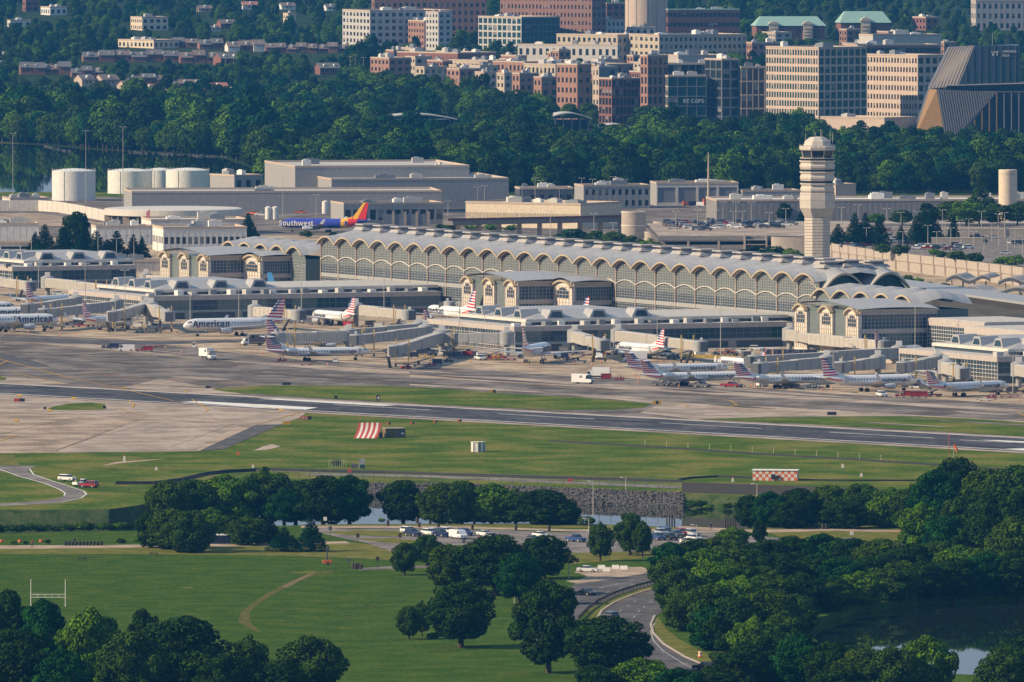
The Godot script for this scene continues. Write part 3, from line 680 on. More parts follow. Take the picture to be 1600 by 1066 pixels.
func build_park_trees() -> void:
	var T := [
		# lawn and parkway
		["near4", 720, 1012, 124, 104, "large dark spreading tree standing alone on the open lawn"],
		["near1", 857, 1052, 122, 146, "tallest rounded tree beside the parkway curve"],
		["near4", 950, 1062, 158, 100, "broad low dark tree overhanging the parkway"],
		["near0", 632, 899, 50, 51, "small round tree with bare trunk by the lot entrance path"],
		["near0", 668, 884, 62, 48, "mid green tree between small round tree and dark grove"],
		["near6", 700, 925, 78, 74, "pale grey green tree at the edge of the dark grove"],
		["near4", 775, 930, 140, 95, "wide dark tree in the grove beside the parking lot"],
		["near1", 850, 905, 92, 70, "dark dense tree of the grove next to the lamp post"],
		["near5", 812, 945, 90, 80, "dark tree in the grove behind the lone lawn tree"],
		["near0", 639, 999, 46, 52, "young tree with thin trunk beside the spreading lawn tree"],
		["near2", 659, 995, 34, 56, "slim young tree behind the young lawn tree"],
		["near2", 938, 877, 46, 60, "narrow tree between the lot and the parkway entry"],
		["near0", 984, 868, 62, 66, "round shade tree on the grass beside the parking lot"],
		["near2", 1004, 871, 36, 56, "slender tree touching the round shade tree by the lot"],
		["near1", 1186, 852, 26, 40, "little tree by the pond end of the lot"],
		["near3", 1146, 856, 66, 32, "low spreading tree at the far end of the lot"],
		# bottom edge
		["near1", 10, 1040, 84, 120, "dark tree in the hedge line below the goal posts"],
		["near5", 66, 1066, 96, 128, "tall bluish tree in the hedge line below the goal posts"],
		["near3", 142, 1092, 118, 142, "bright yellow green willowy tree in the hedge line"],
		["near1", 224, 1062, 62, 112, "narrow dark tree behind the yellow green willowy tree"],
		["near4", 285, 1100, 168, 138, "massive rounded dark tree in the hedge line"],
		["near2", 390, 1100, 82, 106, "upright tree right of the massive rounded tree"],
		["near0", 484, 1104, 128, 110, "round bushy tree at the lawn's lower corner"],
		["near3", 1000, 1108, 130, 80, "bright leafy tree top at the foot of the parkway"],
		["near4", 20, 1112, 130, 130, "dark tree at the foot of the hedge line, below the bluish tree"],
		["near0", 205, 1118, 120, 132, "green tree filling the hedge line beside the massive tree"],
		["near5", 96, 1124, 110, 110, "low bluish tree below the yellow green willowy tree"],
		["near1", 350, 1124, 110, 104, "dark tree between the massive tree and the upright tree"],
		["near4", 436, 1122, 90, 92, "dark tree between the upright tree and the round bushy tree"],
		["near1", 930, 1112, 90, 74, "dark tree top below the wide tree at the parkway"],
	]
	for q in T:
		survey_tree(q[0], q[1], q[2], q[3], q[4], q[5], "single trees of the park")
	var rows := [
		# waterside row
		["waterside trees between the lawn and the riverbank", "in the waterside row beside the inlet", [[262, 818, 66, 66], [300, 815, 80, 64], [352, 814, 92, 70], [414, 812, 84, 78], [462, 814, 70, 62], [505, 816, 86, 72], [546, 815, 72, 70], [630, 815, 68, 64], [690, 818, 76, 62], [722, 817, 60, 64], [768, 817, 76, 60], [806, 818, 62, 52], [848, 819, 92, 54], [886, 820, 46, 34], [444, 816, 60, 50]]],
		["trees beside the portable toilets", "between the footpath and the waterside row", [[236, 856, 44, 58], [264, 858, 74, 62], [298, 863, 74, 64], [330, 838, 50, 44], [388, 852, 60, 46], [362, 846, 50, 40]]],
		["trees behind the riverbank wall", "at the seawall beyond the footpath", [[1172, 822, 50, 48], [1204, 824, 56, 54], [1250, 822, 70, 58], [1296, 818, 72, 58], [1345, 820, 76, 62], [1392, 824, 70, 60], [1425, 830, 64, 70], [1235, 826, 60, 44], [1320, 826, 70, 44]]],
		["tall wood on the right bank", "in the tall wood beside the pond", [[1462, 838, 84, 100], [1494, 832, 88, 116], [1540, 838, 92, 104], [1585, 842, 96, 112], [1440, 860, 70, 72], [1510, 866, 90, 96], [1560, 872, 92, 104], [1605, 880, 92, 116], [1480, 880, 84, 72], [1535, 900, 100, 92], [1590, 910, 96, 100], [1470, 906, 80, 60], [1500, 924, 90, 70], [1560, 926, 92, 72], [1420, 912, 80, 62], [1640, 900, 90, 120]]],
		["wood between the parkway and the pond", "in the wood between parkway and pond", [[1046, 905, 66, 56], [1086, 900, 74, 58], [1126, 900, 76, 60], [1052, 930, 74, 60], [1100, 925, 80, 66], [1150, 915, 84, 66], [1196, 905, 80, 62], [1240, 900, 78, 62], [1286, 900, 82, 64], [1330, 902, 80, 60], [1378, 905, 80, 62], [1062, 958, 78, 66], [1112, 955, 84, 74], [1164, 945, 86, 72], [1216, 935, 86, 70], [1266, 930, 84, 62], [1316, 932, 84, 58], [1368, 928, 84, 60], [1410, 930, 70, 52], [1300, 955, 66, 44], [1345, 944, 80, 50], [1392, 938, 80, 54], [1440, 934, 78, 56], [1490, 932, 80, 60], [1540, 930, 80, 64], [1592, 930, 86, 70], [1068, 986, 66, 62], [1110, 988, 84, 74], [1160, 980, 90, 78], [1212, 968, 90, 74], [1256, 958, 78, 62], [1300, 948, 70, 46], [1110, 1016, 70, 66], [1150, 1018, 92, 84], [1200, 1008, 90, 84], [1240, 996, 70, 66], [1180, 1046, 84, 80], [1226, 1034, 80, 76]]],
		["trees along the near edge of the pond", "on the near shore of the pond", [[1150, 1082, 90, 70], [1200, 1076, 90, 84], [1250, 1082, 92, 90], [1300, 1088, 88, 84], [1350, 1098, 92, 84], [1396, 1100, 88, 86], [1448, 1096, 96, 100], [1566, 1106, 80, 90], [1596, 1102, 100, 106], [1100, 1100, 100, 52], [1060, 1112, 90, 66], [1320, 1110, 90, 70]]],
	]
	var kinds := ["near4", "near1", "near0", "near5", "near2", "near6", "near1", "near3"]
	var i := 0
	for row in rows:
		for q in row[2]:
			i += 1
			var kd: String = kinds[(i * 5) % 8]
			survey_tree(kd, q[0], q[1], q[2] * 1.24, q[3] * 1.16, "%s tree %s" % [{"near4": "broad dark", "near1": "dense deep green", "near0": "mid green", "near5": "bluish green", "near2": "upright green", "near6": "olive green", "near3": "light yellow green"}[kd], row[1]], row[0], PARK, "broadleaf_tree", 0.12)
	# conifers of the lawn edge
	for q in [["cone1", 444, 862, 54, 40], ["cone1", 486, 862, 46, 56], ["cone0", 420, 850, 44, 50]]:
		survey_tree(q[0], q[1], q[2], q[3], q[4], "dark pine beside the lawn near the portable toilets", "pines at the lawn edge", PARK, "pine_tree")
	# shrubs
	for q in [[676, 999, 28, 12, "low clipped shrub under the young lawn trees"], [20, 851, 18, 8, "shrub along the footpath by the lawn"], [40, 851, 12, 6, "shrub along the footpath by the lawn"], [75, 851, 14, 9, "shrub along the footpath by the lawn"], [190, 849, 22, 8, "shrub along the footpath by the lawn"], [215, 847, 20, 7, "shrub along the footpath by the lawn"], [596, 817, 14, 8, "lone shrub at the water gap beside the lot"], [915, 822, 40, 16, "shrub at the end of the waterside row"]]:
		survey_tree("shrub%d" % (int(q[0]) % 3), q[0], q[1], q[2], q[3], q[4], "park shrubs", PARK, "shrub")
	for k in 26:
		survey_tree("shrub%d" % (k % 3), -10 + k * 9.6 + rng.randf_range(-4, 4), 833 - k * 0.2, rng.randf_range(14, 30), rng.randf_range(6, 17), "reedy shrub on the bank of the narrow inlet", "shrubs on the inlet bank", PARK, "bank_shrub")
	for k in 14:
		survey_tree("shrub%d" % (k % 3), 470 + k * 5.6 + rng.randf_range(-3, 3), 806 - k * 1.5, rng.randf_range(14, 26), rng.randf_range(6, 13), "scrub growing on the rocky bank", "scrub of the rocky bank", RIVER, "bank_shrub")
	for k in 30:
		survey_tree("shrub%d" % (k % 3), 1080 + k * 14 + rng.randf_range(-4, 4), 796 - rng.randf_range(0, 8), rng.randf_range(14, 30), rng.randf_range(6, 15), "scrub growing below the dark seawall", "scrub below the seawall", RIVER, "bank_shrub")

func build_airport_trees() -> void:
	var lab := "dark conifer in the grove behind the terminal's far pier"
	for q in [["cone1", 70, 408, 44, 60], ["cone0", 100, 405, 36, 52], ["cone1", 150, 408, 50, 50], ["cone0", 182, 408, 40, 50], ["cone0", 208, 408, 30, 44], ["cone0", 222, 408, 26, 40], ["cone0", 55, 404, 30, 44], ["cone1", 128, 408, 44, 46], ["cone0", 168, 410, 40, 38]]:
		survey_tree(q[0], q[1], q[2], q[3], q[4], lab, "grove behind the far pier", 0.0, "conifer_tree")
	survey_tree("near1", 118, 402, 60, 72, "flat topped dark cedar rising above the grove of conifers", "grove behind the far pier", 0.0, "cedar_tree")
	for q in [["cone0", 388, 380, 34, 50], ["cone0", 318, 392, 16, 26], ["cone0", 332, 392, 12, 24], ["cone0", 302, 392, 12, 22]]:
		survey_tree(q[0], q[1], q[2], q[3], q[4], "conifer beside the old white terminal", "conifers by the old terminal", 0.0, "conifer_tree")
	for q in [[1336, 384, 38, 54], [1374, 384, 34, 48], [1432, 382, 32, 48], [1456, 380, 36, 56], [1490, 378, 20, 42], [1408, 380, 20, 30], [1310, 382, 34, 34], [1256, 350, 22, 32], [1352, 380, 34, 50], [1446, 378, 34, 50]]:
		survey_tree("cone1", q[0], q[1], q[2], q[3], "dark conifer standing in the car park behind the tower", "car park conifers", 6.0 if q[0] > 1300 else 0.0, "conifer_tree")
	for q in [[1490, 352, 70, 40], [1530, 350, 46, 58], [1560, 352, 60, 34], [1590, 352, 50, 36], [1450, 352, 50, 30], [1410, 352, 44, 24], [1510, 354, 60, 40], [1370, 352, 34, 20], [1225, 345, 30, 24]]:
		survey_tree("far%d" % (int(q[0]) % 9), q[0], q[1], q[2], q[3], "rounded tree beside the tan water tank", "trees by the water tank", 6.0 if q[0] > 1300 else 0.0)
	for q in [[895, 398, 60, 36], [930, 400, 60, 40], [960, 402, 62, 40], [990, 404, 56, 36], [1015, 408, 50, 32], [870, 396, 40, 24], [1180, 412, 44, 24], [1210, 414, 50, 26], [1240, 416, 44, 26], [1105, 408, 30, 16], [945, 408, 50, 28], [975, 410, 50, 28]]:
		survey_tree("far%d" % (int(q[0]) % 9), q[0], q[1], q[2], q[3], "leafy tree between the main hall and the parking deck", "trees behind the main hall", 0.0)
	for q in [[520, 372, 20, 10], [560, 370, 30, 10], [640, 372, 40, 12], [655, 371, 24, 12], [690, 372, 24, 8], [480, 372, 26, 12], [700, 362, 44, 14], [740, 360, 36, 12], [770, 362, 40, 14], [800, 362, 30, 12]]:
		survey_tree("shrub%d" % (int(q[0]) % 3), q[0], q[1], q[2], q[3], "clipped shrub behind the vaulted hall roof", "shrubs behind the main hall", 0.0, "shrub")
	for q in [[1380, 398, 22, 18], [1405, 399, 26, 18], [1470, 405, 14, 14], [1497, 409, 26, 18], [1522, 411, 28, 18], [1565, 414, 20, 14], [1586, 417, 26, 20], [1460, 400, 16, 12]]:
		survey_tree("shrub%d" % (int(q[0]) % 3), q[0], q[1], q[2] * 1.5, q[3], "rounded hedge hanging over the tan parapet wall", "hedges on the parapet wall", 6.0, "hedge_shrub")

func wall_shrubs() -> void:
	for k in 34:
		survey_tree("shrub%d" % (k % 3), 1310 + k * 9.0 + rng.randf_range(-3, 3), 420 + k * 1.75, rng.randf_range(12, 24), rng.randf_range(6, 12), "shrub in the planted strip below the parapet wall", "shrubs below the parapet wall", 0.0, "shrub")
var clearings := []   # [x0, x1, y0, y1] in survey units: no tree foot here
func in_clearing(px: float, py: float) -> bool:
	for q in clearings:
		if px > q[0] and px < q[1] and py > q[2] and py < q[3]: return true
	return false
func build_woods() -> void:
	var near_edge := [[-300, 200], [50, 226], [157, 234], [207, 236], [275, 240], [350, 247], [396, 260], [420, 296], [800, 300], [1200, 306], [1300, 302], [2000, 302]]
	var far_edge := [[-300, -200], [560, -200], [565, 146], [700, 163], [830, 184], [950, 204], [1050, 216], [1200, 222], [1300, 226], [1430, 240], [2000, 246]]
	var at_line := func(l: Array, x: float) -> float:
		for i in l.size() - 1:
			if x <= l[i + 1][0]:
				return lerpf(l[i][1], l[i + 1][1], clampf((x - l[i][0]) / (l[i + 1][0] - l[i][0]), 0, 1))
		return l[-1][1]
	var spots := []
	var size := FastNoiseLite.new()
	size.seed = 12; size.frequency = 0.012
	var d := 5200.0
	while d < 9300.0:
		var step := 11.0 if d < 6300.0 else 15.0
		var half := d * 1150.0 / FOC
		var x := -half + rng.randf() * step
		while x < half:
			var wx := x + rng.randf_range(-4, 4)
			var wz := ZC - d + rng.randf_range(-5, 5)
			x += step * rng.randf_range(0.8, 1.2)
			var dd := ZC - wz
			var hy := land_height(wz)
			var px := 800.0 + wx / dd * FOC
			var py := 533.0 - FOC * tan(atan2(hy - EYE, dd) + atan(773.0 / FOC))
			if py > at_line.call(near_edge, px): continue
			if py < at_line.call(far_edge, px):
				# beyond the wood: scattered street trees of the town
				if in_clearing(px, py) or rng.randf() < 0.35: continue
				if px > 575 and px < 1480 and py > 110 and rng.randf() < 0.9: continue
			elif in_clearing(px, py): continue
			if d > 7600 and rng.randf() < 0.25: continue
			var s := 0.95 + 0.7 * size.get_noise_2d(wx, wz) + rng.randf_range(-0.25, 0.3)
			if px < 560 and py < 172: s *= 0.56
			elif px < 430 and py > at_line.call(near_edge, px) - 7.0: s *= 1.45
			if px > 1280 and py < 275: s *= 0.74
			if px >= 560 and py < at_line.call(far_edge, px): s *= 0.66
			spots.append([Vector3(wx, hy, wz), s, py])
		d += step * (0.9 if d < 6300.0 else 1.1)
	# the trees of the front rows one by one, the rest as one mass
	spots.sort_custom(func(a, b): return a[0].z > b[0].z)
	var singles := 0
	var looks := ["rounded mid green", "dense deep green", "pale yellow green", "tall mid green", "bluish green", "olive green", "loose mid green", "wide pale green", "dark lobed"]
	var rest := []
	for i in 9: rest.append([])
	for i in spots.size():
		var q: Array = spots[i]
		var k := rng.randi() % 9
		var s: float = q[1]
		var front: bool = q[2] > at_line.call(near_edge, 800.0 + q[0].x / (ZC - q[0].z) * FOC) - 5.5
		if singles < 290 and front and absf(q[0].x / (ZC - q[0].z) * FOC) < 812.0:
			singles += 1
			put_tree("far%d" % k, "woodland_tree", looks[k] + " tree in the front row of the wood", "trees at the front of the wood", q[0], s * rng.randf_range(0.9, 1.1), s, rng.randf() * TAU)
		else:
			rest[k].append(Transform3D(Basis(Vector3.UP, rng.randf() * TAU).scaled(Vector3(s, s * rng.randf_range(0.88, 1.12), s)), q[0]))
	var wood := thing("distant_woodland", "mass of green treetops covering the land behind the airport", "woodland")
	wood.set_meta("kind", "stuff")
	for k in 9:
		var mm := MultiMesh.new()
		mm.transform_format = MultiMesh.TRANSFORM_3D
		mm.mesh = leaf_sets["far%d" % k][0]
		mm.instance_count = rest[k].size()
		for i in rest[k].size(): mm.set_instance_transform(i, rest[k][i])
		var mi := MultiMeshInstance3D.new()
		mi.name = "treetops"; mi.multimesh = mm
		mi.set_meta("kind", "stuff")
		wood.add_child(mi, true)
	print("wood trees ", spots.size(), " singles ", singles)
# ------------------------------------------------------------------ buildings
# lattice wall with openings on a plane: x along the wall, y up, z out; returns pane spots
func lattice(b: MB, W: float, y0: float, H: float, cols: int, rows: int, pier: float, spandrel: float, fr: Transform3D, thick := 0.35) -> Array:
	var cw := W / cols
	var rh := (H - y0) / rows
	var put := func(x0: float, x1: float, ya: float, yb: float, t: float) -> void:
		b.box(fr * Vector3((x0 + x1) * 0.5, (ya + yb) * 0.5, -thick * 0.5 + (t - thick) * 0.0), Vector3(x1 - x0, yb - ya, t), fr.basis)
	for i in cols + 1:
		var x := i * cw
		put.call(clampf(x - pier * 0.5, 0, W), clampf(x + pier * 0.5, 0, W), 0.0, H, thick)
	for j in rows + 1:
		var y := y0 + j * rh
		var ya := clampf(y - spandrel * 0.5, 0, H) if j > 0 else 0.0
		var yb := clampf(y + spandrel * 0.5, 0, H) if j < rows else H
		for i in cols:
			b.box(fr * Vector3(i * cw + cw * 0.5, (ya + yb) * 0.5, -thick * 0.5 - 0.02), Vector3(cw - pier, yb - ya, thick - 0.04), fr.basis)
	var spots := []
	for j in rows:
		for i in cols:
			spots.append(fr * Vector3((i + 0.5) * cw, y0 + (j + 0.5) * rh, -thick + 0.06))
	return spots
# near corner x, foot y, front width, left-face width, height (survey units), turn in degrees
func building(called: String, label: String, xc: float, yb: float, wf: float, wl: float, ht: float, deg: float, o := {}) -> Node3D:
	var at := land_point(xc, yb)
	if o.has("flat"): at = plan_point(xc, yb)
	var k := scale_at(at)
	var a := deg_to_rad(deg)
	var W := wf / k / cos(a)
	var D := maxf(8.0, wl / k / sin(maxf(a, 0.05)))
	if o.has("depth"): D = o.depth
	D = minf(D, o.get("most", 90.0))
	var H := ht / k
	var t := thing(called, label, "building", at, a, o.get("group", ""))
	var wall: Material = M[o.get("wall", "white_wall")]
	var glass: Material = M[o.get("glass", "dark_glass")]
	var fl: int = o.get("floors", maxi(1, int(H / 3.6)))
	var cf: int = o.get("cf", maxi(1, int(W / 4.0)))
	var cl: int = o.get("cl", maxi(1, int(D / 4.0)))
	var pier: float = o.get("pier", 0.5)
	var sp: float = o.get("span", 0.5)
	var base: float = o.get("base", 0.0)
	var b := MB.new()
	var skin := 0.35
	var each: bool = o.get("each", false)
	b.span(skin, W - skin, -3.0, H - 0.1, -skin, -D + skin)
	part("core" if each else "glazing", b, glass, t)
	b = MB.new()
	var cw := W / cf; var rh := (H - base) / fl
	var front := Transform3D(Basis(), Vector3.ZERO)
	var fs := []
	var ls := []
	if o.get("blank_front", false): b.span(0, W, 0, H, -skin, 0)
	else: fs = lattice(b, W, base, H, cf, fl, cw * pier, rh * sp, front)
	b.span(0, W, -4, 0, -skin, 0.02)
	part("front_wall", b, M[o.get("front", o.get("wall", "white_wall"))], t)
	b = MB.new()
	var dw := (D - skin - 0.01) / cl
	var left := Transform3D(Basis(Vector3(0, 0, 1), Vector3.UP, Vector3(-1, 0, 0)), Vector3(0, 0, -D))
	if o.get("blank_left", false): b.span(0, skin, 0, H, -D, -skin - 0.01)
	else: ls = lattice(b, D - skin - 0.01, base, H, cl, o.get("lfloors", fl), dw * o.get("lpier", pier), rh * o.get("lspan", sp), left)
	b.span(0, skin, -4, 0, -D, -skin - 0.01)
	part("left_wall", b, wall, t)
	b = MB.new()
	b.span(W - skin, W, -4, H, -D, -skin - 0.01)
	b.span(skin + 0.01, W - skin - 0.01, -4, H, -D, -D + skin)
	part("back_wall", b, wall, t)
	if each:
		var pf := boxmesh(Vector3(cw * (1 - pier), rh * (1 - sp), 0.05), glass)
		var pl := boxmesh(Vector3(0.05, rh * (1 - o.get("lspan", sp)), dw * (1 - o.get("lpier", pier))), glass)
		var n := 0
		for s in fs:
			if n < 280: part("window", pf, null, t, s)
			n += 1
		for s in ls:
			if n < 280: part("window", pl, null, t, s)
			n += 1
	# drawn blinds behind some of the panes
	var bl := MB.new()
	var rb := RandomNumberGenerator.new()
	rb.seed = int(xc * 3 + yb)
	for q in [[fs, Vector3(cw * (1 - pier), rh * (1 - sp), 0.06)], [ls, Vector3(0.06, rh * (1 - o.get("lspan", sp)), dw * (1 - o.get("lpier", pier)))]]:
		if q[1].y < 0.2: continue
		for s in q[0]:
			if rb.randf() < 0.15:
				var hh: float = q[1].y * rb.randf_range(0.3, 1.0)
				bl.box(s + Vector3(-0.02 if q[1].x < 0.1 else 0.0, (q[1].y - hh) * 0.5, 0.02 if q[1].x > 0.1 else 0.0), Vector3(q[1].x, hh, q[1].z))
	if bl.v.size() > 0: part("window_blinds", bl, M.window_blind, t, Vector3.ZERO, "stuff")
	# roof: slab, parapet, plant
	b = MB.new()
	b.span(0.4, W - 0.4, H - 0.1, H + 0.05, -D + 0.4, -0.4)
	part("roof", b, M[o.get("roof", "pale_roof")], t)
	b = MB.new()
	var ph: float = o.get("parapet", 0.9)
	b.span(-0.12, W + 0.12, H, H + ph, -0.3, 0.12); b.span(-0.12, W + 0.12, H, H + ph, -D - 0.12, -D + 0.3)
	b.span(-0.12, 0.3, H, H + ph, -D + 0.31, -0.31); b.span(W - 0.3, W + 0.12, H, H + ph, -D + 0.31, -0.31)
	part("parapet", b, M[o.get("trim", "tan_stone")], t)
	var r := RandomNumberGenerator.new()
	r.seed = int(xc * 7 + yb)
	for i in o.get("plant", 3):
		b = MB.new()
		var w := r.randf_range(2.0, minf(9.0, W * 0.3)); var dd := r.randf_range(2.0, minf(7.0, D * 0.3)); var hh := r.randf_range(1.2, 3.2)
		b.span(-w * 0.5, w * 0.5, 0, hh, -dd * 0.5, dd * 0.5)
		b.span(-w * 0.3, w * 0.1, hh, hh + 0.4, -dd * 0.3, dd * 0.3)
		part("rooftop_unit", b, M[["pale_roof", "grey_metal", "white_wall"][i % 3]], t, Vector3(r.randf_range(w, maxf(w + 0.1, W - w)), H + 0.05, -r.randf_range(dd, maxf(dd + 0.1, D - dd))))
	return t
func house(label: String, xc: float, yb: float, wf: float, wl: float, ht: float, deg: float, wall: String, roof: String, units := 1) -> void:
	var at := land_point(xc, yb)
	var k := scale_at(at)
	var a := deg_to_rad(deg)
	var W := wf / k / cos(a); var D := clampf(wl / k / sin(a), 9.0, 16.0); var H := ht / k
	var t := thing("townhouse_row" if units > 1 else "house", label, "house", at, a, "houses among the trees of the far town")
	var e := H * 0.58
	var b: MB
	for g in units:
		var j := sin(g * 2.3 + xc) * 0.9 if units > 1 else 0.0
		var xa := W * g / units; var xb := W * (g + 1) / units - (0.6 if units > 1 else 0.0)
		var zo := cos(g * 3.1 + yb) * 1.4 if units > 1 else 0.0
		b = MB.new()
		b.span(xa, xb, -4, e + j, -D + zo, zo)
		for x in [xa, xb]: b.tri(Vector3(x, e + j, zo), Vector3(x, e + j, -D + zo), Vector3(x, H + j - 0.25, -D * 0.5 + zo))
		part("wall", b, M[wall if g % 3 != 1 else "brick_red"], t)
		b = MB.new()
		for s in [0, 1]:
			var z0 := (0.5 if s == 0 else -D - 0.5) + zo
			var p := [Vector3(xa - 0.3, e + j - 0.25, z0), Vector3(xb + 0.3, e + j - 0.25, z0), Vector3(xb + 0.3, H + j, -D * 0.5 + zo), Vector3(xa - 0.3, H + j, -D * 0.5 + zo)]
			var up := Vector3(0, 0.3, 0)
			if s == 0: b.hexa([p[0], p[1], p[2], p[3], p[0] + up, p[1] + up, p[2] + up, p[3] + up])
			else: b.hexa([p[1], p[0], p[3], p[2], p[1] + up, p[0] + up, p[3] + up, p[2] + up])
		part("roof", b, M[roof if g % 4 != 2 else "shingle_brown"], t)
	var n := maxi(1, int(W / 6.5))
	for i in n:
		var x := (i + 0.5) * W / n
		b = MB.new()
		b.span(x - 0.7, x + 0.7, e + 0.2, e + 1.7, -D * 0.16 - 1.2, -D * 0.1)
		b.extrude(PackedVector2Array([Vector2(x - 0.9, e + 1.7), Vector2(x + 0.9, e + 1.7), Vector2(x, e + 2.6)]), -D * 0.16 - 1.8, -D * 0.1 + 0.1)
		part("dormer", b, M.white_wall, t)
		b = MB.new()
		b.span(-0.6, 0.6, e * 0.45, e * 0.8, 0.0, 0.05)
		var wm := b.mesh(M.dark_glass)
		for s in [-1.3, 1.3]: part("window", wm, null, t, Vector3(x + s, 0, 0))
		if units > 1:
			b = MB.new()
			b.span((i + 1) * W / n - 0.2, (i + 1) * W / n + 0.2, H - 1.2, H + 0.9, -D * 0.5 - 0.6, -D * 0.5 + 0.6)
			part("chimney", b, M.brick_red, t)
func clear_for(x0: float, x1: float, y0: float, y1: float) -> void:
	clearings.append([x0, x1, y0, y1])

func build_town() -> void:
	# left hillside: rows of houses
	var rows := [
		[130, 94, 150, 10, 17, 6, "brick_brown", "shingle_grey", 6, "long slate roofed terrace among trees above the river"],
		[282, 96, 60, 8, 18, 6, "brick_red", "shingle_brown", 3, "brown roofed terrace end with white trimmed gable"],
		[345, 100, 30, 22, 20, 20, "brick_red", "shingle_grey", 1, "brick gabled house with white edging beside terraces"],
		[32, 114, 80, 8, 18, 6, "brick_brown", "shingle_grey", 4, "lower dark terrace with white dormers"],
		[112, 118, 50, 6, 15, 6, "brick_red", "shingle_grey", 3, "dormered terrace left of the gabled roofs"],
		[128, 132, 20, 14, 18, 24, "tan_stone", "shingle_grey", 1, "grey gabled house with sunlit roof edge"],
		[160, 132, 26, 14, 18, 24, "tan_stone", "shingle_brown", 1, "brown gabled house beside the grey gabled house"],
		[195, 140, 26, 14, 16, 20, "tan_stone", "shingle_brown", 1, "tan house with hipped brown roof near the riverside wood"],
		[222, 146, 26, 12, 17, 20, "cream_wall", "shingle_red", 1, "red roofed house near the riverside wood"],
		[200, 128, 68, 8, 13, 8, "brick_brown", "shingle_grey", 3, "dark terrace behind the red roofed house"],
		[252, 148, 20, 10, 14, 22, "cream_wall", "shingle_red", 1, "small red roofed house with cream dormers"],
		[272, 150, 26, 12, 17, 22, "white_wall", "shingle_grey", 1, "grey roofed house with white gables by the wood"],
		[262, 136, 54, 6, 13, 6, "brick_brown", "shingle_brown", 3, "brown roofed row with cream dormers"],
		[325, 142, 32, 12, 15, 12, "brick_red", "shingle_red", 1, "long red roofed house at the edge of the wood"],
		[348, 148, 28, 8, 14, 12, "brick_brown", "shingle_brown", 1, "brown roofed house right of the red roofed house"],
		[376, 146, 24, 8, 12, 10, "brick_brown", "shingle_red", 1, "small red brown house at the wood's right end"],
		[250, 72, 60, 6, 14, 6, "brick_brown", "shingle_grey", 3, "grey roofed terrace behind the white stepped building"],
		[312, 74, 38, 8, 16, 8, "brick_brown", "shingle_grey", 2, "grey terrace with pale gables on the hillside"],
		[356, 78, 60, 10, 17, 10, "white_wall", "shingle_brown", 3, "white fronted terrace on the hillside"],
		[415, 80, 130, 6, 14, 4, "brick_brown", "shingle_brown", 8, "long brown terrace below the apartment blocks"],
		[0, 94, 12, 4, 16, 10, "white_wall", "shingle_grey", 1, "white house half hidden by trees at the hillside"],
		[500, 114, 32, 14, 18, 14, "brick_red", "shingle_grey", 1, "brick school like house with dark hipped roof and chimney"],
		[345, 42, 24, 8, 14, 20, "brick_red", "shingle_brown", 1, "brick house high on the hillside"],
		[330, 46, 14, 5, 8, 20, "white_wall", "shingle_grey", 1, "low white house high on the hillside"],
		[440, 12, 22, 6, 10, 10, "white_wall", "shingle_brown", 1, "pale house near the skyline of trees"],
		[510, 14, 16, 6, 10, 10, "white_wall", "shingle_grey", 1, "grey white house near the skyline of trees"],
		[310, 16, 22, 6, 10, 10, "tan_stone", "shingle_brown", 1, "tan house near the skyline of trees"],
		[380, 12, 24, 6, 12, 10, "white_wall", "shingle_red", 1, "white house with red roof near the skyline"],
	]
	for q in rows:
		house(q[9], q[0], q[1] + 3, q[2], q[3], q[4], q[5], q[6], q[7], q[8])
		clear_for(q[0] - q[3], q[0] + q[2], q[1] - 2, q[1] + 24)
	building("villa", "cream building with tall arched windows on the wooded hillside", 222, 48, 40, 20, 20, 20, {wall = "cream_wall", cl = 6, floors = 2, plant = 1})
	clear_for(195, 270, 40, 66)
	building("stepped_house", "white stepped building with chimneys on the hillside", 240, 76, 38, 58, 12, 40, {wall = "cream_wall", floors = 1, plant = 4})
	clear_for(180, 285, 70, 96)
	building("hill_house", "white flat building at the skyline of trees", 78, 24, 26, 16, 12, 25, {wall = "white_wall", floors = 1})
	building("hill_house", "brick tower house at the frame's upper trees", 40, 18, 20, 6, 24, 20, {wall = "brick_red", floors = 3})
	building("hill_house", "white roofed low building deep among hillside trees", 16, 42, 32, 6, 9, 15, {wall = "white_wall", floors = 1})
	building("hill_house", "pale twin chimney house left of the apartments", 450, 38, 12, 8, 16, 25, {wall = "cream_wall", floors = 2, plant = 2})
	for q in [[60, 110, 18, 50], [18, 65, 10, 42], [0, 50, 36, 58], [430, 480, 30, 52], [180, 200, 8, 30]]: clear_for(q[0], q[1], q[2], q[3])
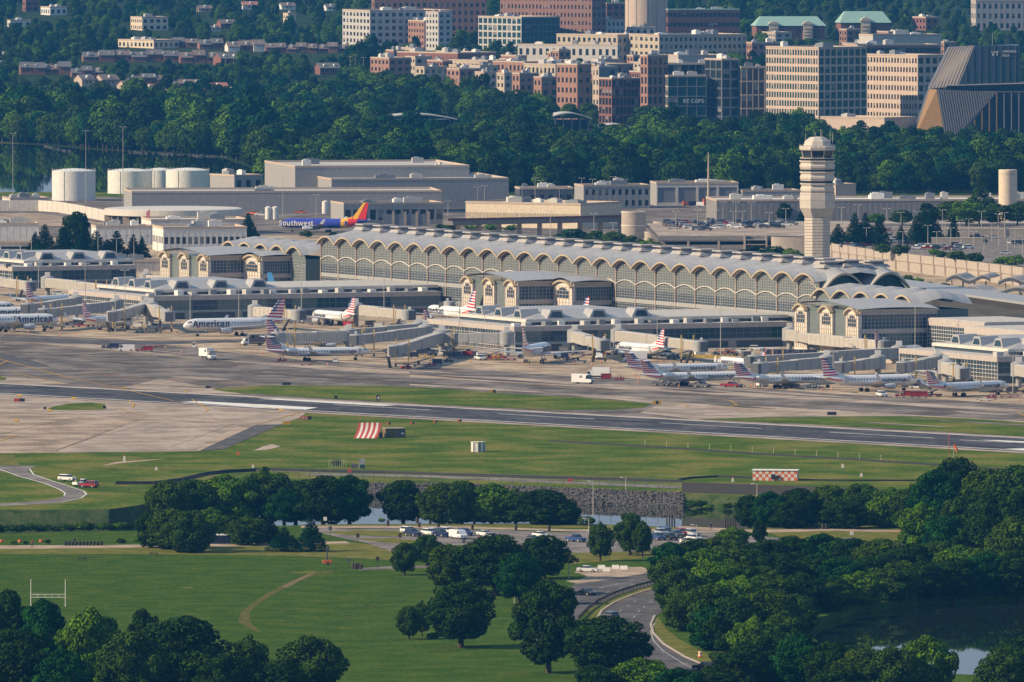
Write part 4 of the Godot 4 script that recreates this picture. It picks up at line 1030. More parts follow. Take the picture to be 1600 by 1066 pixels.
	# apartment blocks and offices behind the wood; far ones first
	var B := [
		["brick_block", "long brown brick block with white roof lines at the skyline", 585, 62, 175, 6, 72, 4, {wall = "brick_brown", floors = 6, roof = "pale_roof"}],
		["apartment_block", "pale grey apartment block with an orange brick stripe", 578, 80, 128, 45, 62, 18, {wall = "town_white", floors = 6, cl = 8, cf = 12, pier = 0.45, span = 0.45}],
		["apartment_block", "orange brick apartment block beside the white tower", 663, 82, 16, 26, 48, 24, {wall = "brick_salmon", floors = 5}],
		["apartment_tower", "slim white apartment tower with a blank stair shaft", 685, 86, 20, 20, 66, 30, {wall = "town_white", floors = 7, cl = 4, plant = 2}],
		["brick_block", "big brown brick block with tall window columns at the skyline", 925, 80, 22, 175, 100, 50, {wall = "brick_brown", floors = 8, cl = 26, lpier = 0.55, most = 80.0}],
		["glass_office", "dark teal glass office with pale gridded side", 815, 82, 60, 68, 54, 36, {wall = "town_white", front = "dark_metal", glass = "teal_glass", floors = 5, cl = 9, cf = 9, pier = 0.18, span = 0.2, lpier = 0.25, lspan = 0.25}],
		["brick_block", "grey brown block right of the teal office", 878, 76, 36, 12, 50, 20, {wall = "brick_brown", floors = 4}],
		["brick_block", "narrow red brick block beside the round building", 948, 60, 30, 4, 54, 12, {wall = "brick_red", floors = 5}],
		["white_office", "small white office with vertical fins", 942, 78, 34, 14, 46, 22, {wall = "town_white", floors = 4, cf = 5, lpier = 0.7}],
		["white_office", "low grey office in front of the round building", 982, 76, 42, 4, 32, 8, {wall = "town_white", floors = 3}],
		["brick_office", "dark red banded office block behind the apartments", 1044, 76, 112, 3, 60, 6, {wall = "brick_dark", floors = 4, pier = 0.1, span = 0.55, cf = 16, trim = "copper_green"}],
		["hill_block", "pinkish grey block at the upper right skyline", 1525, 48, 100, 6, 46, 8, {wall = "pink_panel", floors = 3}],
		["hill_house", "small red brick house on the right hillside", 1447, 48, 20, 20, 20, 30, {wall = "brick_red", floors = 2}],
		["apartment_block", "cream roofed long apartment block", 965, 98, 62, 95, 42, 44, {wall = "town_cream", floors = 3, cl = 12, most = 60.0}],
		["apartment_block", "beige and grey apartment block with roof pavilions", 1030, 102, 138, 46, 46, 22, {wall = "town_cream", floors = 4, cf = 18, cl = 6, plant = 6}],
		["apartment_block", "orange brick block at the right end of the apartments", 1175, 102, 40, 8, 34, 14, {wall = "brick_salmon", floors = 3}],
		["long_block", "long white block with square windows below the cream apartments", 965, 112, 4, 168, 40, 58, {wall = "town_white", floors = 2, cl = 15, lpier = 0.55, lspan = 0.5, most = 75.0, plant = 5}],
		["brick_hall", "flat brick hall with white roof edge behind the townhouses", 715, 122, 60, 100, 38, 40, {wall = "brick_red", floors = 2, lpier = 0.75, lspan = 0.6, most = 60.0, plant = 5}],
		["townhouse_block", "townhouse block with grey green mansard roof", 762, 128, 40, 60, 32, 40, {wall = "town_cream", floors = 2, roof = "copper_green"}],
		["townhouse_block", "townhouse block with grey mansard and white roof edge", 820, 132, 50, 50, 34, 38, {wall = "brick_salmon", floors = 2}],
		["townhouse_block", "pale gabled townhouse block behind the brick rows", 868, 136, 46, 50, 34, 38, {wall = "town_cream", floors = 2, plant = 4}],
		["townhouse_block", "flat brick block left of the grey slab", 930, 132, 60, 60, 30, 36, {wall = "brick_salmon", floors = 2, plant = 5}],
		["townhouse_block", "orange brick townhouse at the left end of the brick rows", 608, 136, 34, 30, 44, 30, {wall = "brick_salmon", floors = 4, cl = 5}],
		["townhouse_block", "tan townhouse in the brick rows", 663, 150, 38, 14, 44, 28, {wall = "town_cream", floors = 4}],
		["townhouse_block", "orange townhouse with stair gables in the brick rows", 718, 155, 32, 20, 46, 30, {wall = "brick_salmon", floors = 4}],
		["townhouse_block", "cream gabled townhouse in the brick rows", 756, 160, 20, 14, 46, 30, {wall = "town_cream", floors = 4}],
		["townhouse_block", "brick townhouse with cream quoins beside the gabled townhouse", 788, 162, 22, 12, 46, 28, {wall = "town_cream", floors = 4}],
		["townhouse_block", "dark red townhouse near the brick apartment block", 812, 172, 30, 12, 56, 26, {wall = "brick_salmon", floors = 4}],
		["townhouse_block", "orange townhouse with dark mansard near the brick apartment block", 846, 182, 26, 12, 60, 26, {wall = "brick_salmon", floors = 4}],
		["grey_slab", "blank grey brown slab block behind the glass offices", 1060, 160, 74, 26, 72, 20, {wall = "pink_panel", floors = 3, blank_left = true, blank_front = true}],
		["apartment_block", "salmon brick apartment block with banded floors", 902, 196, 22, 32, 94, 36, {wall = "brick_salmon", floors = 6, cl = 5, lspan = 0.5}],
		["glass_block", "grey glazed block between brick apartment blocks", 936, 198, 28, 10, 92, 26, {wall = "tan_stone", front = "grey_metal", glass = "teal_glass", floors = 6}],
		["brick_office", "red brick block with white framed dark glass front", 956, 208, 48, 20, 84, 24, {wall = "brick_red", glass = "dark_glass", floors = 6, cf = 8, pier = 0.25, span = 0.25}],
		["brick_tower", "tall brick and glass block with vertical piers", 1012, 210, 32, 11, 122, 20, {wall = "brick_salmon", glass = "dark_glass", floors = 8, cf = 4, pier = 0.45, span = 0.3}],
		["black_penthouse", "black glass upper storeys behind the teal office", 1042, 205, 90, 4, 104, 6, {wall = "dark_metal", glass = "dark_glass", floors = 7, pier = 0.1, span = 0.15}],
		["shaft_block", "dark office with patterned glass and tall concrete fins", 1128, 212, 27, 26, 118, 30, {wall = "dark_metal", front = "grey_metal", glass = "dark_glass", floors = 8, cl = 3, pier = 0.2, span = 0.2}],
		["grid_office", "glass office with pale vertical grid beside the beige office", 1158, 212, 46, 3, 106, 8, {wall = "tan_stone", glass = "dark_glass", floors = 5, cf = 5, pier = 0.13, span = 0.1, each = true}],
		["penthouse_slab", "long white plant storey behind the beige offices", 1364, 160, 108, 20, 104, 18, {wall = "town_white", floors = 4, blank_left = true, blank_front = true}],
		["brick_office", "brick office with dark strip windows behind the beige offices", 1340, 170, 130, 20, 98, 14, {wall = "brick_brown", floors = 7, pier = 0.1}],
		["beige_office", "beige office with long rows of small windows and a glass slot", 1434, 214, 44, 76, 126, 36, {wall = "beige_stone", floors = 8, cl = 17, cf = 4, lpier = 0.45, lspan = 0.45, pier = 0.35, span = 0.35, most = 50.0, base = 4.0}],
		["beige_office", "tall beige office with close set fins beside deep gridded windows", 1279, 218, 77, 80, 142, 38, {wall = "beige_stone", glass = "teal_glass", floors = 10, cl = 20, cf = 8, lpier = 0.34, lspan = 0.34, pier = 0.25, span = 0.24, each = true, most = 48.0, base = 3.0}],
		["low_hall", "low beige hall with white roof below the beige offices", 1382, 228, 52, 98, 42, 50, {wall = "beige_stone", floors = 1, blank_left = true, blank_front = true, most = 70.0, roof = "town_white", plant = 1}],
	]
	for q in B:
		building(q[0], q[1], q[2], q[3], q[4], q[5], q[6], q[7], q[8])
		clear_for(q[2] - q[5] - 4, q[2] + q[4] + 4, q[3] - 14, q[3] + 3)
	# small mid-rises packed between the larger blocks
	var rd := RandomNumberGenerator.new()
	rd.seed = 41
	var skins := ["brick_brown", "brick_salmon", "town_cream", "tan_stone", "brick_red", "pink_panel"]
	for i in 44:
		var x := rd.randf_range(590, 1180); var y := rd.randf_range(96, 128) + (x - 590) * 0.045
		if i > 36:
			x = rd.randf_range(1180, 1560); y = rd.randf_range(70, 110)
		var sk: String = skins[i % 6]
		building("mid_rise", "small flat roofed %s mid rise packed into the far town" % ["brown brick", "orange brick", "cream", "tan", "red brick", "pinkish grey"][i % 6], x, y, rd.randf_range(10, 34), rd.randf_range(8, 26), rd.randf_range(20, 33), rd.randf_range(14, 34), {wall = sk, floors = 3, group = "small mid rises of the far town", plant = 2, most = 30.0})
		clear_for(x - 26, x + 36, y - 8, y + 3)
	re_caps_office()
	rotunda()
	green_roofed("brick apartment house with pale green hipped roof and long ridge", 1182, 62, 108, 36)
	green_roofed("taller brick apartment house with pale green roof and balconies", 1314, 62, 78, 44)
	tech_building()
	station_roof("curved white canopy of a station half hidden in the wood", 600, 222, 116, 44)
	station_roof("low arched station roof beside the brick townhouses", 862, 226, 64, 50)
	station_roof("pale flat arched pavilion roof at the wood's edge", 938, 232, 58, 38)
	clear_for(590, 725, 196, 244); clear_for(850, 1004, 205, 250); clear_for(1080, 1170, 212, 240)
	# street lamps by the town road
	for q in [[547, 128, 40], [555, 130, 44], [568, 128, 38], [352, 112, 22], [365, 112, 22]]:
		var p := land_point(q[0], q[1])
		lamp_post(p, q[2] / scale_at(p), "thin street lamp rising from the town's trees", "town street lamps")

func re_caps_office() -> void:
	var t := building("glass_office", "teal glass office with lettering beside tall concrete fins", 1044, 212, 60, 4, 92, 8, {wall = "cream_wall", front = "grey_metal", glass = "teal_glass", floors = 6, cf = 4, pier = 0.06, span = 0.1, each = true})
	var k := scale_at(t.position)
	sign_text(t, "RE CAPS", Vector3(40 / k, 54 / k, 0.35), 6.5 / k, M.letter_grey)
	clear_for(1036, 1110, 190, 226)
func sign_text(parent: Node3D, words: String, at: Vector3, high: float, m: Material, turn := 0.0, called := "lettering") -> MeshInstance3D:
	var tm := TextMesh.new()
	tm.text = words
	var f := SystemFont.new()
	f.font_names = PackedStringArray(["Droid Sans"])
	f.font_weight = 700
	tm.font = f
	tm.font_size = 32
	tm.pixel_size = high / 24.0
	tm.depth = 0.12
	tm.curve_step = 2.0
	tm.material = m
	var o := MeshInstance3D.new()
	o.name = called; o.mesh = tm
	parent.add_child(o, true)
	o.position = at; o.rotation.y = turn
	return o
func rotunda() -> void:
	var at := land_point(1010, 66)
	var k := scale_at(at)
	var r := 33.0 / k; var h := 76.0 / k
	var t := thing("round_tower", "broad round building with smooth pinkish beige wall", "building", at)
	var b := MB.new()
	b.lathe([Vector2(r, -5), Vector2(r, h), Vector2(r - 1.2, h), Vector2(r - 1.2, h - 1.0), Vector2(0.1, h - 0.6)], 40)
	part("wall", b, M.beige_stone, t)
	b = MB.new()
	for i in 12:
		var a := TAU * i / 12.0
		b.box(Vector3(cos(a) * r, h * 0.5, sin(a) * r), Vector3(0.5, h, 0.8), Basis(Vector3.UP, -a))
	part("joint_ribs", b, M.tan_stone, t)
	b = MB.new()
	b.span(-6, 6, h - 0.6, h + 2.0, -4, 4)
	part("rooftop_unit", b, M.pale_roof, t)
	clear_for(970, 1050, 50, 90)
func green_roofed(label: String, x: float, y: float, w: float, h: float) -> void:
	var at := land_point(x, y)
	var k := scale_at(at)
	var W := w / k; var H := h / k; var D := 22.0
	var t := thing("apartment_house", label, "building", at, 0.12)
	var b := MB.new()
	b.span(0, W, -5, H * 0.6, -D, 0)
	part("wall", b, M.brick_red, t)
	b = MB.new()
	b.hexa([Vector3(-1, H * 0.6, 1), Vector3(W + 1, H * 0.6, 1), Vector3(W + 1, H * 0.6, -D - 1), Vector3(-1, H * 0.6, -D - 1), Vector3(4, H, -D * 0.4), Vector3(W - 4, H, -D * 0.4), Vector3(W - 4, H, -D * 0.6), Vector3(4, H, -D * 0.6)])
	part("roof", b, M.copper_green, t)
	var n := int(W / 18.0)
	for i in n:
		var x0 := (i + 0.5) * W / n
		b = MB.new()
		b.span(x0 - 3.2, x0 + 3.2, -2, H * 0.66, -2, 1.2)
		b.extrude(PackedVector2Array([Vector2(x0 - 4, H * 0.66), Vector2(x0 + 4, H * 0.66), Vector2(x0 + 2.4, H * 0.76), Vector2(x0, H * 0.8), Vector2(x0 - 2.4, H * 0.76)]), -6, 1.6)
		part("bay_gable", b, M.cream_wall, t)
		b = MB.new()
		for j in 4: b.span(x0 - 2.6, x0 + 2.6, H * (0.06 + 0.14 * j), H * (0.08 + 0.14 * j), 1.2, 2.4)
		part("balconies", b, M.white_trim, t, Vector3.ZERO, "stuff")
		b = MB.new()
		for j in 4:
			for s in [-7.0, -5.2, 5.2, 7.0]:
				b.span(x0 + s - 0.6, x0 + s + 0.6, H * (0.08 + 0.14 * j), H * (0.16 + 0.14 * j), 0.0, 0.06)
		part("windows", b, M.dark_glass, t, Vector3.ZERO, "stuff")
	clear_for(x - 6, x + w + 6, y - 18, y + 14)
func tech_building() -> void:
	# angular tower: an upper leaning prism over a lower one, gold end face, ribbed slanted sides, glass fronts
	var at := land_point(1424, 228)
	var k := scale_at(at)
	var t := thing("angular_tower", "angular glass tower with leaning ribbed sides and a gold triangular end", "building", at)
	var P := func(x: float, y: float, z: float) -> Vector3: return Vector3((x - 1424.0) / k, (218.0 - y) / k + 1.0, z)
	var poly := func(b: MB, p: Array) -> void:
		for i in range(1, p.size() - 1): b.tri(p[0], p[i], p[i + 1])
	var D := -38.0
	# lower block
	var gold := [P.call(1423, 224, -6), P.call(1479, 224, 0), P.call(1464, 133, -3), P.call(1454, 133, -14)]
	var b := MB.new()
	poly.call(b, gold)
	part("gold_face", b, M.gold_panel, t)
	var ribbed := [P.call(1479, 224, 0), P.call(1490, 224, 0.0), P.call(1556, 137, 0.0), P.call(1464, 133, -3)]
	b = MB.new()
	poly.call(b, ribbed)
	part("slanted_face", b, M.louver, t)
	b = MB.new()
	poly.call(b, [P.call(1490, 224, 0), P.call(1640, 224, -2), P.call(1640, 137, -2), P.call(1556, 137, 0)])
	part("front_glass", b, M.dark_glass, t)
	b = MB.new()
	poly.call(b, [gold[3], gold[2], ribbed[2], P.call(1640, 137, -2), P.call(1640, 137, D), P.call(1454, 133, D)])
	poly.call(b, [P.call(1423, 224, D), gold[0], gold[3], P.call(1454, 133, D)])
	poly.call(b, [P.call(1640, 224, D), P.call(1423, 224, D), P.call(1454, 133, D), P.call(1640, 137, D)])
	poly.call(b, [P.call(1640, 224, -2), P.call(1640, 224, D), P.call(1640, 137, D), P.call(1640, 137, -2)])
	part("lower_shell", b, M.dark_metal, t)
	# fins of the slanted face and the glass
	var fin := MB.new()
	for i in 24:
		var u := (i + 0.5) / 24.0
		var top: Vector3 = ribbed[3].lerp(ribbed[2], u)
		# ribs run parallel to the gold edge
		var dirv: Vector3 = (ribbed[0] - ribbed[3])
		var end: Vector3 = top + dirv * (1.0 - u * 0.98)
		fin.beam(top + Vector3(0, 0, 0.25), end + Vector3(0, 0, 0.25), 0.4, 0.5)
	part("ribs", fin, M.concrete_grey, t, Vector3.ZERO, "stuff")
	for i in 12:
		b = MB.new()
		var x := 1500.0 + i * 11.5
		var yt := maxf(138.0, 224.0 - (x - 1490.0) * 1.32)
		b.beam(P.call(x, yt, 0.4), P.call(x, 223, 0.4), 0.5, 0.6)
		part("fin", b, M.gold_panel if x < 1560 else M.grey_metal, t)
	# set back dark storey and roof slab between the blocks
	b = MB.new()
	poly.call(b, [P.call(1480, 137, -5), P.call(1640, 137, -5), P.call(1640, 122, -5), P.call(1480, 126, -5)])
	part("recess_glass", b, M.dark_glass, t)
	b = MB.new()
	b.hexa([P.call(1478, 127.5, -3), P.call(1640, 123, -3), P.call(1640, 123, D), P.call(1478, 127.5, D), P.call(1478, 126, -3), P.call(1640, 121, -3), P.call(1640, 121, D), P.call(1478, 126, D)])
	part("terrace_slab", b, M.grey_roof, t)
	# upper block
	var lean := [P.call(1453, 133, -16), P.call(1498, 127, -4.5), P.call(1523, 64, -4.5), P.call(1485, 68, -18)]
	b = MB.new()
	poly.call(b, lean)
	part("leaning_side", b, M.louver, t)
	b = MB.new()
	for i in 9:
		var u := (i + 0.5) / 9.0
		b.beam(lean[0].lerp(lean[1], u) + Vector3(-0.1, 0, 0.2), lean[3].lerp(lean[2], u) + Vector3(-0.1, 0, 0.2), 0.45, 0.4)
	part("ribs", b, M.grey_metal, t, Vector3.ZERO, "stuff")
	b = MB.new()
	poly.call(b, [lean[1], P.call(1596, 122, -4.5), P.call(1594, 64, -4.5), lean[2]])
	part("upper_glass", b, M.blue_glass, t)
	for i in 8:
		b = MB.new()
		var x := 1510.0 + i * 11.0
		var yb := 124.0
		var yt := 64.0 if x > 1523 else 64.0 + (1523 - x) * 2.5
		b.beam(P.call(x, yt, -4.3), P.call(x, yb, -4.3), 0.35, 0.4)
		part("fin", b, M.dark_metal, t)
	b = MB.new()
	poly.call(b, [lean[3], lean[2], P.call(1594, 64, -4.5), P.call(1594, 64, D), P.call(1485, 68, D)])
	poly.call(b, [P.call(1453, 133, D), lean[0], lean[3], P.call(1485, 68, D)])
	poly.call(b, [P.call(1596, 122, -4.5), P.call(1596, 122, D), P.call(1594, 64, D), P.call(1594, 64, -4.5)])
	poly.call(b, [P.call(1596, 122, D), P.call(1453, 133, D), P.call(1485, 68, D), P.call(1594, 64, D)])
	part("upper_shell", b, M.dark_metal, t)
	b = MB.new()
	b.beam(P.call(1553, 64, -20), P.call(1553, 45, -20), 0.3, 0.3)
	part("mast", b, M.pole_metal, t)
	sign_text(t, "VT", P.call(1555, 77, -3.9), 7.5 / k, M.letter_grey)
	sign_text(t, "VIRGINIA", P.call(1578, 73.5, -3.9), 3.6 / k, M.letter_grey)
	sign_text(t, "TECH", P.call(1572, 80, -3.9), 3.6 / k, M.letter_grey)
	# podium under the glass corner
	b = MB.new()
	b.hexa([P.call(1536, 250, 4), P.call(1566, 250, 4), P.call(1566, 250, -8), P.call(1536, 250, -8), P.call(1536, 234, 4), P.call(1566, 234, 4), P.call(1566, 234, -8), P.call(1536, 234, -8)])
	part("podium", b, M.beige_stone, t)
	b = MB.new()
	b.hexa([P.call(1500, 234, 3.5), P.call(1590, 234, 3.5), P.call(1590, 234, -8), P.call(1500, 234, -8), P.call(1510, 224, 3.5), P.call(1590, 224, 3.5), P.call(1590, 224, -8), P.call(1510, 224, -8)])
	part("podium_glass", b, M.dark_glass, t)
	clear_for(1415, 1640, 205, 240)
func station_roof(label: String, x: float, y: float, w: float, h: float) -> void:
	var at := plan_point(x, y)
	var k := scale_at(at)
	var W := w / k; var H := h / k; var D := 30.0
	var t := thing("station_canopy", label, "building", at, 0.1)
	var b := MB.new()
	var n := 14
	for i in n:
		var u0 := float(i) / n; var u1 := float(i + 1) / n
		var y0 := H * (0.78 + 0.22 * sin(PI * (u0 * 0.8 + 0.15))); var y1 := H * (0.78 + 0.22 * sin(PI * (u1 * 0.8 + 0.15)))
		b.hexa([Vector3(u0 * W, y0 - 0.6, 0), Vector3(u1 * W, y1 - 0.6, 0), Vector3(u1 * W, y1 - 0.6, -D), Vector3(u0 * W, y0 - 0.6, -D), Vector3(u0 * W, y0, 0), Vector3(u1 * W, y1, 0), Vector3(u1 * W, y1, -D), Vector3(u0 * W, y0, -D)])
	part("roof", b, M.pale_roof, t)
	b = MB.new()
	b.span(W * 0.06, W * 0.94, 0, H * 0.78, -D + 2, -4)
	part("glazing", b, M.dark_glass, t)
	for i in 5:
		b = MB.new()
		var xx := W * (0.1 + 0.2 * i)
		b.span(xx - 0.3, xx + 0.3, 0, H * 0.84, -2.4, -1.8)
		part("column", b, M.grey_metal, t)
func lamp_post(p: Vector3, h: float, label: String, group: String, heads := 2, called := "lamp_post") -> void:
	var t := thing(called, label, "lamp post", p, 0.0, group)
	var b := MB.new()
	b.tube(Vector3.ZERO, Vector3(0, h, 0), 0.16, 0.09, 6)
	part("pole", b, M.pole_metal, t)
	for i in heads:
		b = MB.new()
		var s := -1.0 if i == 0 else 1.0
		b.beam(Vector3(0, h - 0.1, 0), Vector3(s * 1.0, h, 0), 0.08, 0.08)
		b.box(Vector3(s * 1.1, h, 0), Vector3(0.8, 0.18, 0.4))
		part("lamp_head", b, M.white_wall, t)
# ------------------------------------------------------------------ terminal: local x runs along the hall, z outwards from its glass front
const HALL_AT := Vector3(-67, 0, -540)
const HALL_TURN := -1.1453
const BAYS := 26
const BAY := 15.385
func arch(u: float) -> float:
	return pow(maxf(0.0, sin(PI * u)), 0.85)
func vault_roof(b: MB, w: float, depth: float, spring: float, rise: float, crest: float, over: float, nu := 12, nw := 8) -> void:
	var f := func(u: float, v: float) -> Vector3:
		var k := smoothstep(0.0, 1.0, 1.0 - absf(v * 2.0 - 1.0))
		var c := arch(u)
		var y := lerpf(spring + rise * c, crest - (1.0 - c) * rise * 0.85, k)
		return Vector3(u * w, y, over - v * (depth + over * 2.0))
	for j in nw:
		for i in nu:
			var u0 := float(i) / nu; var u1 := float(i + 1) / nu; var v0 := float(j) / nw; var v1 := float(j + 1) / nw
			b.quad(f.call(u0, v0), f.call(u1, v0), f.call(u1, v1), f.call(u0, v1))
func arch_trim(b: MB, w: float, spring: float, rise: float, z: float, high: float, deep: float, nu := 14) -> void:
	for i in nu:
		var u0 := float(i) / nu; var u1 := float(i + 1) / nu
		var y0 := spring + rise * arch(u0); var y1 := spring + rise * arch(u1)
		b.hexa([Vector3(u0 * w, y0 - high, z), Vector3(u1 * w, y1 - high, z), Vector3(u1 * w, y1 - high, z - deep), Vector3(u0 * w, y0 - high, z - deep), Vector3(u0 * w, y0 + 0.12, z), Vector3(u1 * w, y1 + 0.12, z), Vector3(u1 * w, y1 + 0.12, z - deep), Vector3(u0 * w, y0 + 0.12, z - deep)])
func arch_glass(b: MB, w: float, y0: float, spring: float, rise: float, z: float, nu := 10) -> void:
	for i in nu:
		var u0 := float(i) / nu; var u1 := float(i + 1) / nu
		b.quad(Vector3(u0 * w, y0, z), Vector3(u1 * w, y0, z), Vector3(u1 * w, spring + rise * arch(u1), z), Vector3(u0 * w, spring + rise * arch(u0), z))
func grid_bars(b: MB, w: float, y0: float, y1: float, z: float, nx: int, ny: int, t := 0.16) -> void:
	for i in nx + 1:
		b.span(w * i / nx - t * 0.5, w * i / nx + t * 0.5, y0, y1, z, z + t)
	for j in ny + 1:
		var y := lerpf(y0, y1, float(j) / ny)
		b.span(0, w, y - t * 0.5, y + t * 0.5, z, z + t * 0.8)

func build_terminal() -> void:
	var t := thing("terminal_hall", "long glass airport hall under a row of vaulted roof bays", "terminal", HALL_AT, HALL_TURN)
	var D := 29.0
	var sp := 20.9; var ri := 2.7
	var mb := MB.new(); vault_roof(mb, BAY, D, sp, ri, 26.2, 1.8); var roof := mb.mesh(M.vault_metal)
	mb = MB.new(); arch_trim(mb, BAY, sp, ri, 1.95, 0.38, 0.5); var trim := mb.mesh(M.cream_trim)
	mb = MB.new(); arch_trim(mb, BAY, sp - 0.3, ri - 0.15, 1.2, 0.15, 1.0); var trim2 := mb.mesh(M.tan_stone)
	mb = MB.new(); arch_glass(mb, BAY, 13.6, sp - 0.6, ri - 0.1, -0.2); var upper := mb.mesh(M.fritted_glass)
	mb = MB.new(); mb.quad(Vector3(0, 0, -0.2), Vector3(BAY, 0, -0.2), Vector3(BAY, 13.6, -0.2), Vector3(0, 13.6, -0.2)); var lower := mb.mesh(M.blue_glass)
	mb = MB.new(); arch_trim(mb, BAY, 15.2, 1.5, 0.3, 0.14, 0.3, 10); var wave := mb.mesh(M.white_trim)
	mb = MB.new()
	for i in range(1, 12):
		var u := i / 12.0
		mb.span(u * BAY - 0.09, u * BAY + 0.09, 2.0, sp - 0.8 + (ri - 0.2) * arch(u), -0.2, -0.02)
	for j in 26:
		var y := 2.0 + j * 0.86
		var inset := 0.0
		if y > sp - 0.6: inset = asin(pow(clampf((y - sp + 0.6) / ri, 0, 1), 1.0 / 0.85)) / PI * BAY + 0.2
		if inset < BAY * 0.45: mb.span(inset, BAY - inset, y - 0.06, y + 0.06, -0.2, -0.05)
	var bars := mb.mesh(M.mullion)
	mb = MB.new(); mb.span(-0.17, 0.17, 0, sp, -0.1, 0.3); var column := mb.mesh(M.tan_stone)
	mb = MB.new(); mb.span(0, BAY, 9.3, 10.6, -0.15, 0.12); var band := mb.mesh(M.mullion)
	mb = MB.new()
	mb.taper(Vector3(0, 25.6, 0), Vector2(8, 8), Vector3(0, 26.6, 0), Vector2(6.4, 6.4))
	mb.taper(Vector3(0, 26.6, 0), Vector2(4.6, 4.6), Vector3(0, 27.4, 0), Vector2(4.6, 4.6))
	mb.taper(Vector3(0, 27.4, 0), Vector2(7.0, 7.0), Vector3(0, 27.75, 0), Vector2(6.6, 6.6))
	var lantern := mb.mesh(M.grey_roof)
	for i in BAYS:
		var o := Vector3(i * BAY, 0, 0)
		part("roof_vault", roof, null, t, o)
		part("roof_edge", trim, null, t, o)
		part("eave_arch", trim2, null, t, o)
		part("upper_glazing", upper, null, t, o)
		part("lower_glazing", lower, null, t, o)
		part("wave_beam", wave, null, t, o)
		part("mullion_grid", bars, null, t, o)
		part("floor_band", band, null, t, o)
		part("column", column, null, t, o)
		part("roof_lantern", lantern, null, t, o + Vector3(BAY * 0.5, 0, -D * 0.5))
	part("column", column, null, t, Vector3(BAYS * BAY, 0, 0))
	mb = MB.new()
	mb.span(0, BAYS * BAY, 0, sp, -D, -D + 0.4)
	mb.span(-0.2, 0.2, 0, sp + 2, -D + 0.5, -0.3)
	part("back_wall", mb, M.pink_panel, t)
	mb = MB.new()
	for k in BAYS: mb.span(k * BAY + 0.5, k * BAY + BAY - 0.5, 12.0, 12.2, -D + 0.6, -0.6)
	part("upper_floor", mb, M.concrete, t)
	# shaded end with two wide arches
	var e := thing("terminal_end", "dark glazed end of the vaulted hall with two wide arches", "terminal", HALL_AT + Basis(Vector3.UP, HALL_TURN) * Vector3(BAYS * BAY, 0, 0), HALL_TURN + PI * 0.5)
	for i in 2:
		var w := D * 0.5 + 1.5
		mb = MB.new(); vault_roof(mb, w, 16, 17.6, 6.2, 26.0, 2.4)
		part("roof_vault", mb, M.vault_metal, e, Vector3(i * w, 0, 0))
		mb = MB.new(); arch_trim(mb, w, 17.6, 6.2, 2.5, 0.6, 0.6)
		part("roof_edge", mb, M.cream_trim, e, Vector3(i * w, 0, 0))
		mb = MB.new(); arch_glass(mb, w, 0, 17.0, 6.1, 0.0)
		part("end_glazing", mb, M.teal_glass, e, Vector3(i * w, 0, 0))
		part("roof_lantern", lantern, null, e, Vector3((i + 0.5) * w, -0.4, -9))
	# low wings with small vaults
	wing("low vaulted wing at the far end of the glass hall", -5.2, 5)
	wing("low vaulted wing past the dark arches of the glass hall", BAYS + 0.2, 5)
	# pier heads
	pier_head("far pier block with two glazed storeys and arched sunny gables", -79, -35, 27.6, true)
	pier_head("small pier block joining the far pier block to the hall", -35, -20, 14, false)
	pier_head("middle pier block with two glazed storeys and arched sunny gables", 184, 228, 27.6, true)
	pier_head("small pier block joining the middle pier block to the hall", 228, 243, 14, false)
	pier_head("near pier block with tall blue glass beside the vaulted wing", 439, 485, 27, true)
	concourse("far concourse pier with roof dormers behind the grey jet bridges", -161, 60, 52)
	concourse("middle concourse pier with dormered skylights behind the parked airliners", 111, 66, 114)
	concourse("near concourse pier with dormered skylights above the rear facing airliner", 387, 68, 101)
	concourse("right hand concourse pier with fine mullions beside the regional jets", 643, 66, 59)
	# lower blocks at the right
	office_wing()
func wing(label: String, from: float, n: int) -> void:
	var t := thing("terminal_wing", label, "terminal", HALL_AT + Basis(Vector3.UP, HALL_TURN) * Vector3(from * BAY, 0, 3.0), HALL_TURN)
	var w := BAY * 0.95
	for i in n:
		var o := Vector3(i * w, 0, 0)
		var mb := MB.new(); vault_roof(mb, w, 18, 16.4, 3.0, 21.0, 1.6, 10, 6)
		part("roof_vault", mb, M.vault_metal, t, o)
		mb = MB.new(); arch_trim(mb, w, 16.4, 3.0, 1.75, 0.45, 0.6, 10)
		part("roof_edge", mb, M.cream_trim, t, o)
		mb = MB.new(); arch_glass(mb, w, 0, 16.0, 2.9, -0.1)
		part("glazing", mb, M.fritted_glass, t, o)
		mb = MB.new(); grid_bars(mb, w, 2, 14.2, -0.1, 8, 12, 0.14)
		part("mullion_grid", mb, M.mullion, t, o)
	var b := MB.new()
	b.span(n * w - 0.3, n * w, 0, 15, -18, -0.2)
	b.span(0, 0.3, 0, 15, -18, -0.2)
	b.span(0.31, n * w - 0.31, 0, 15, -18, -17.6)
	part("side_wall", b, M.green_glass, t)
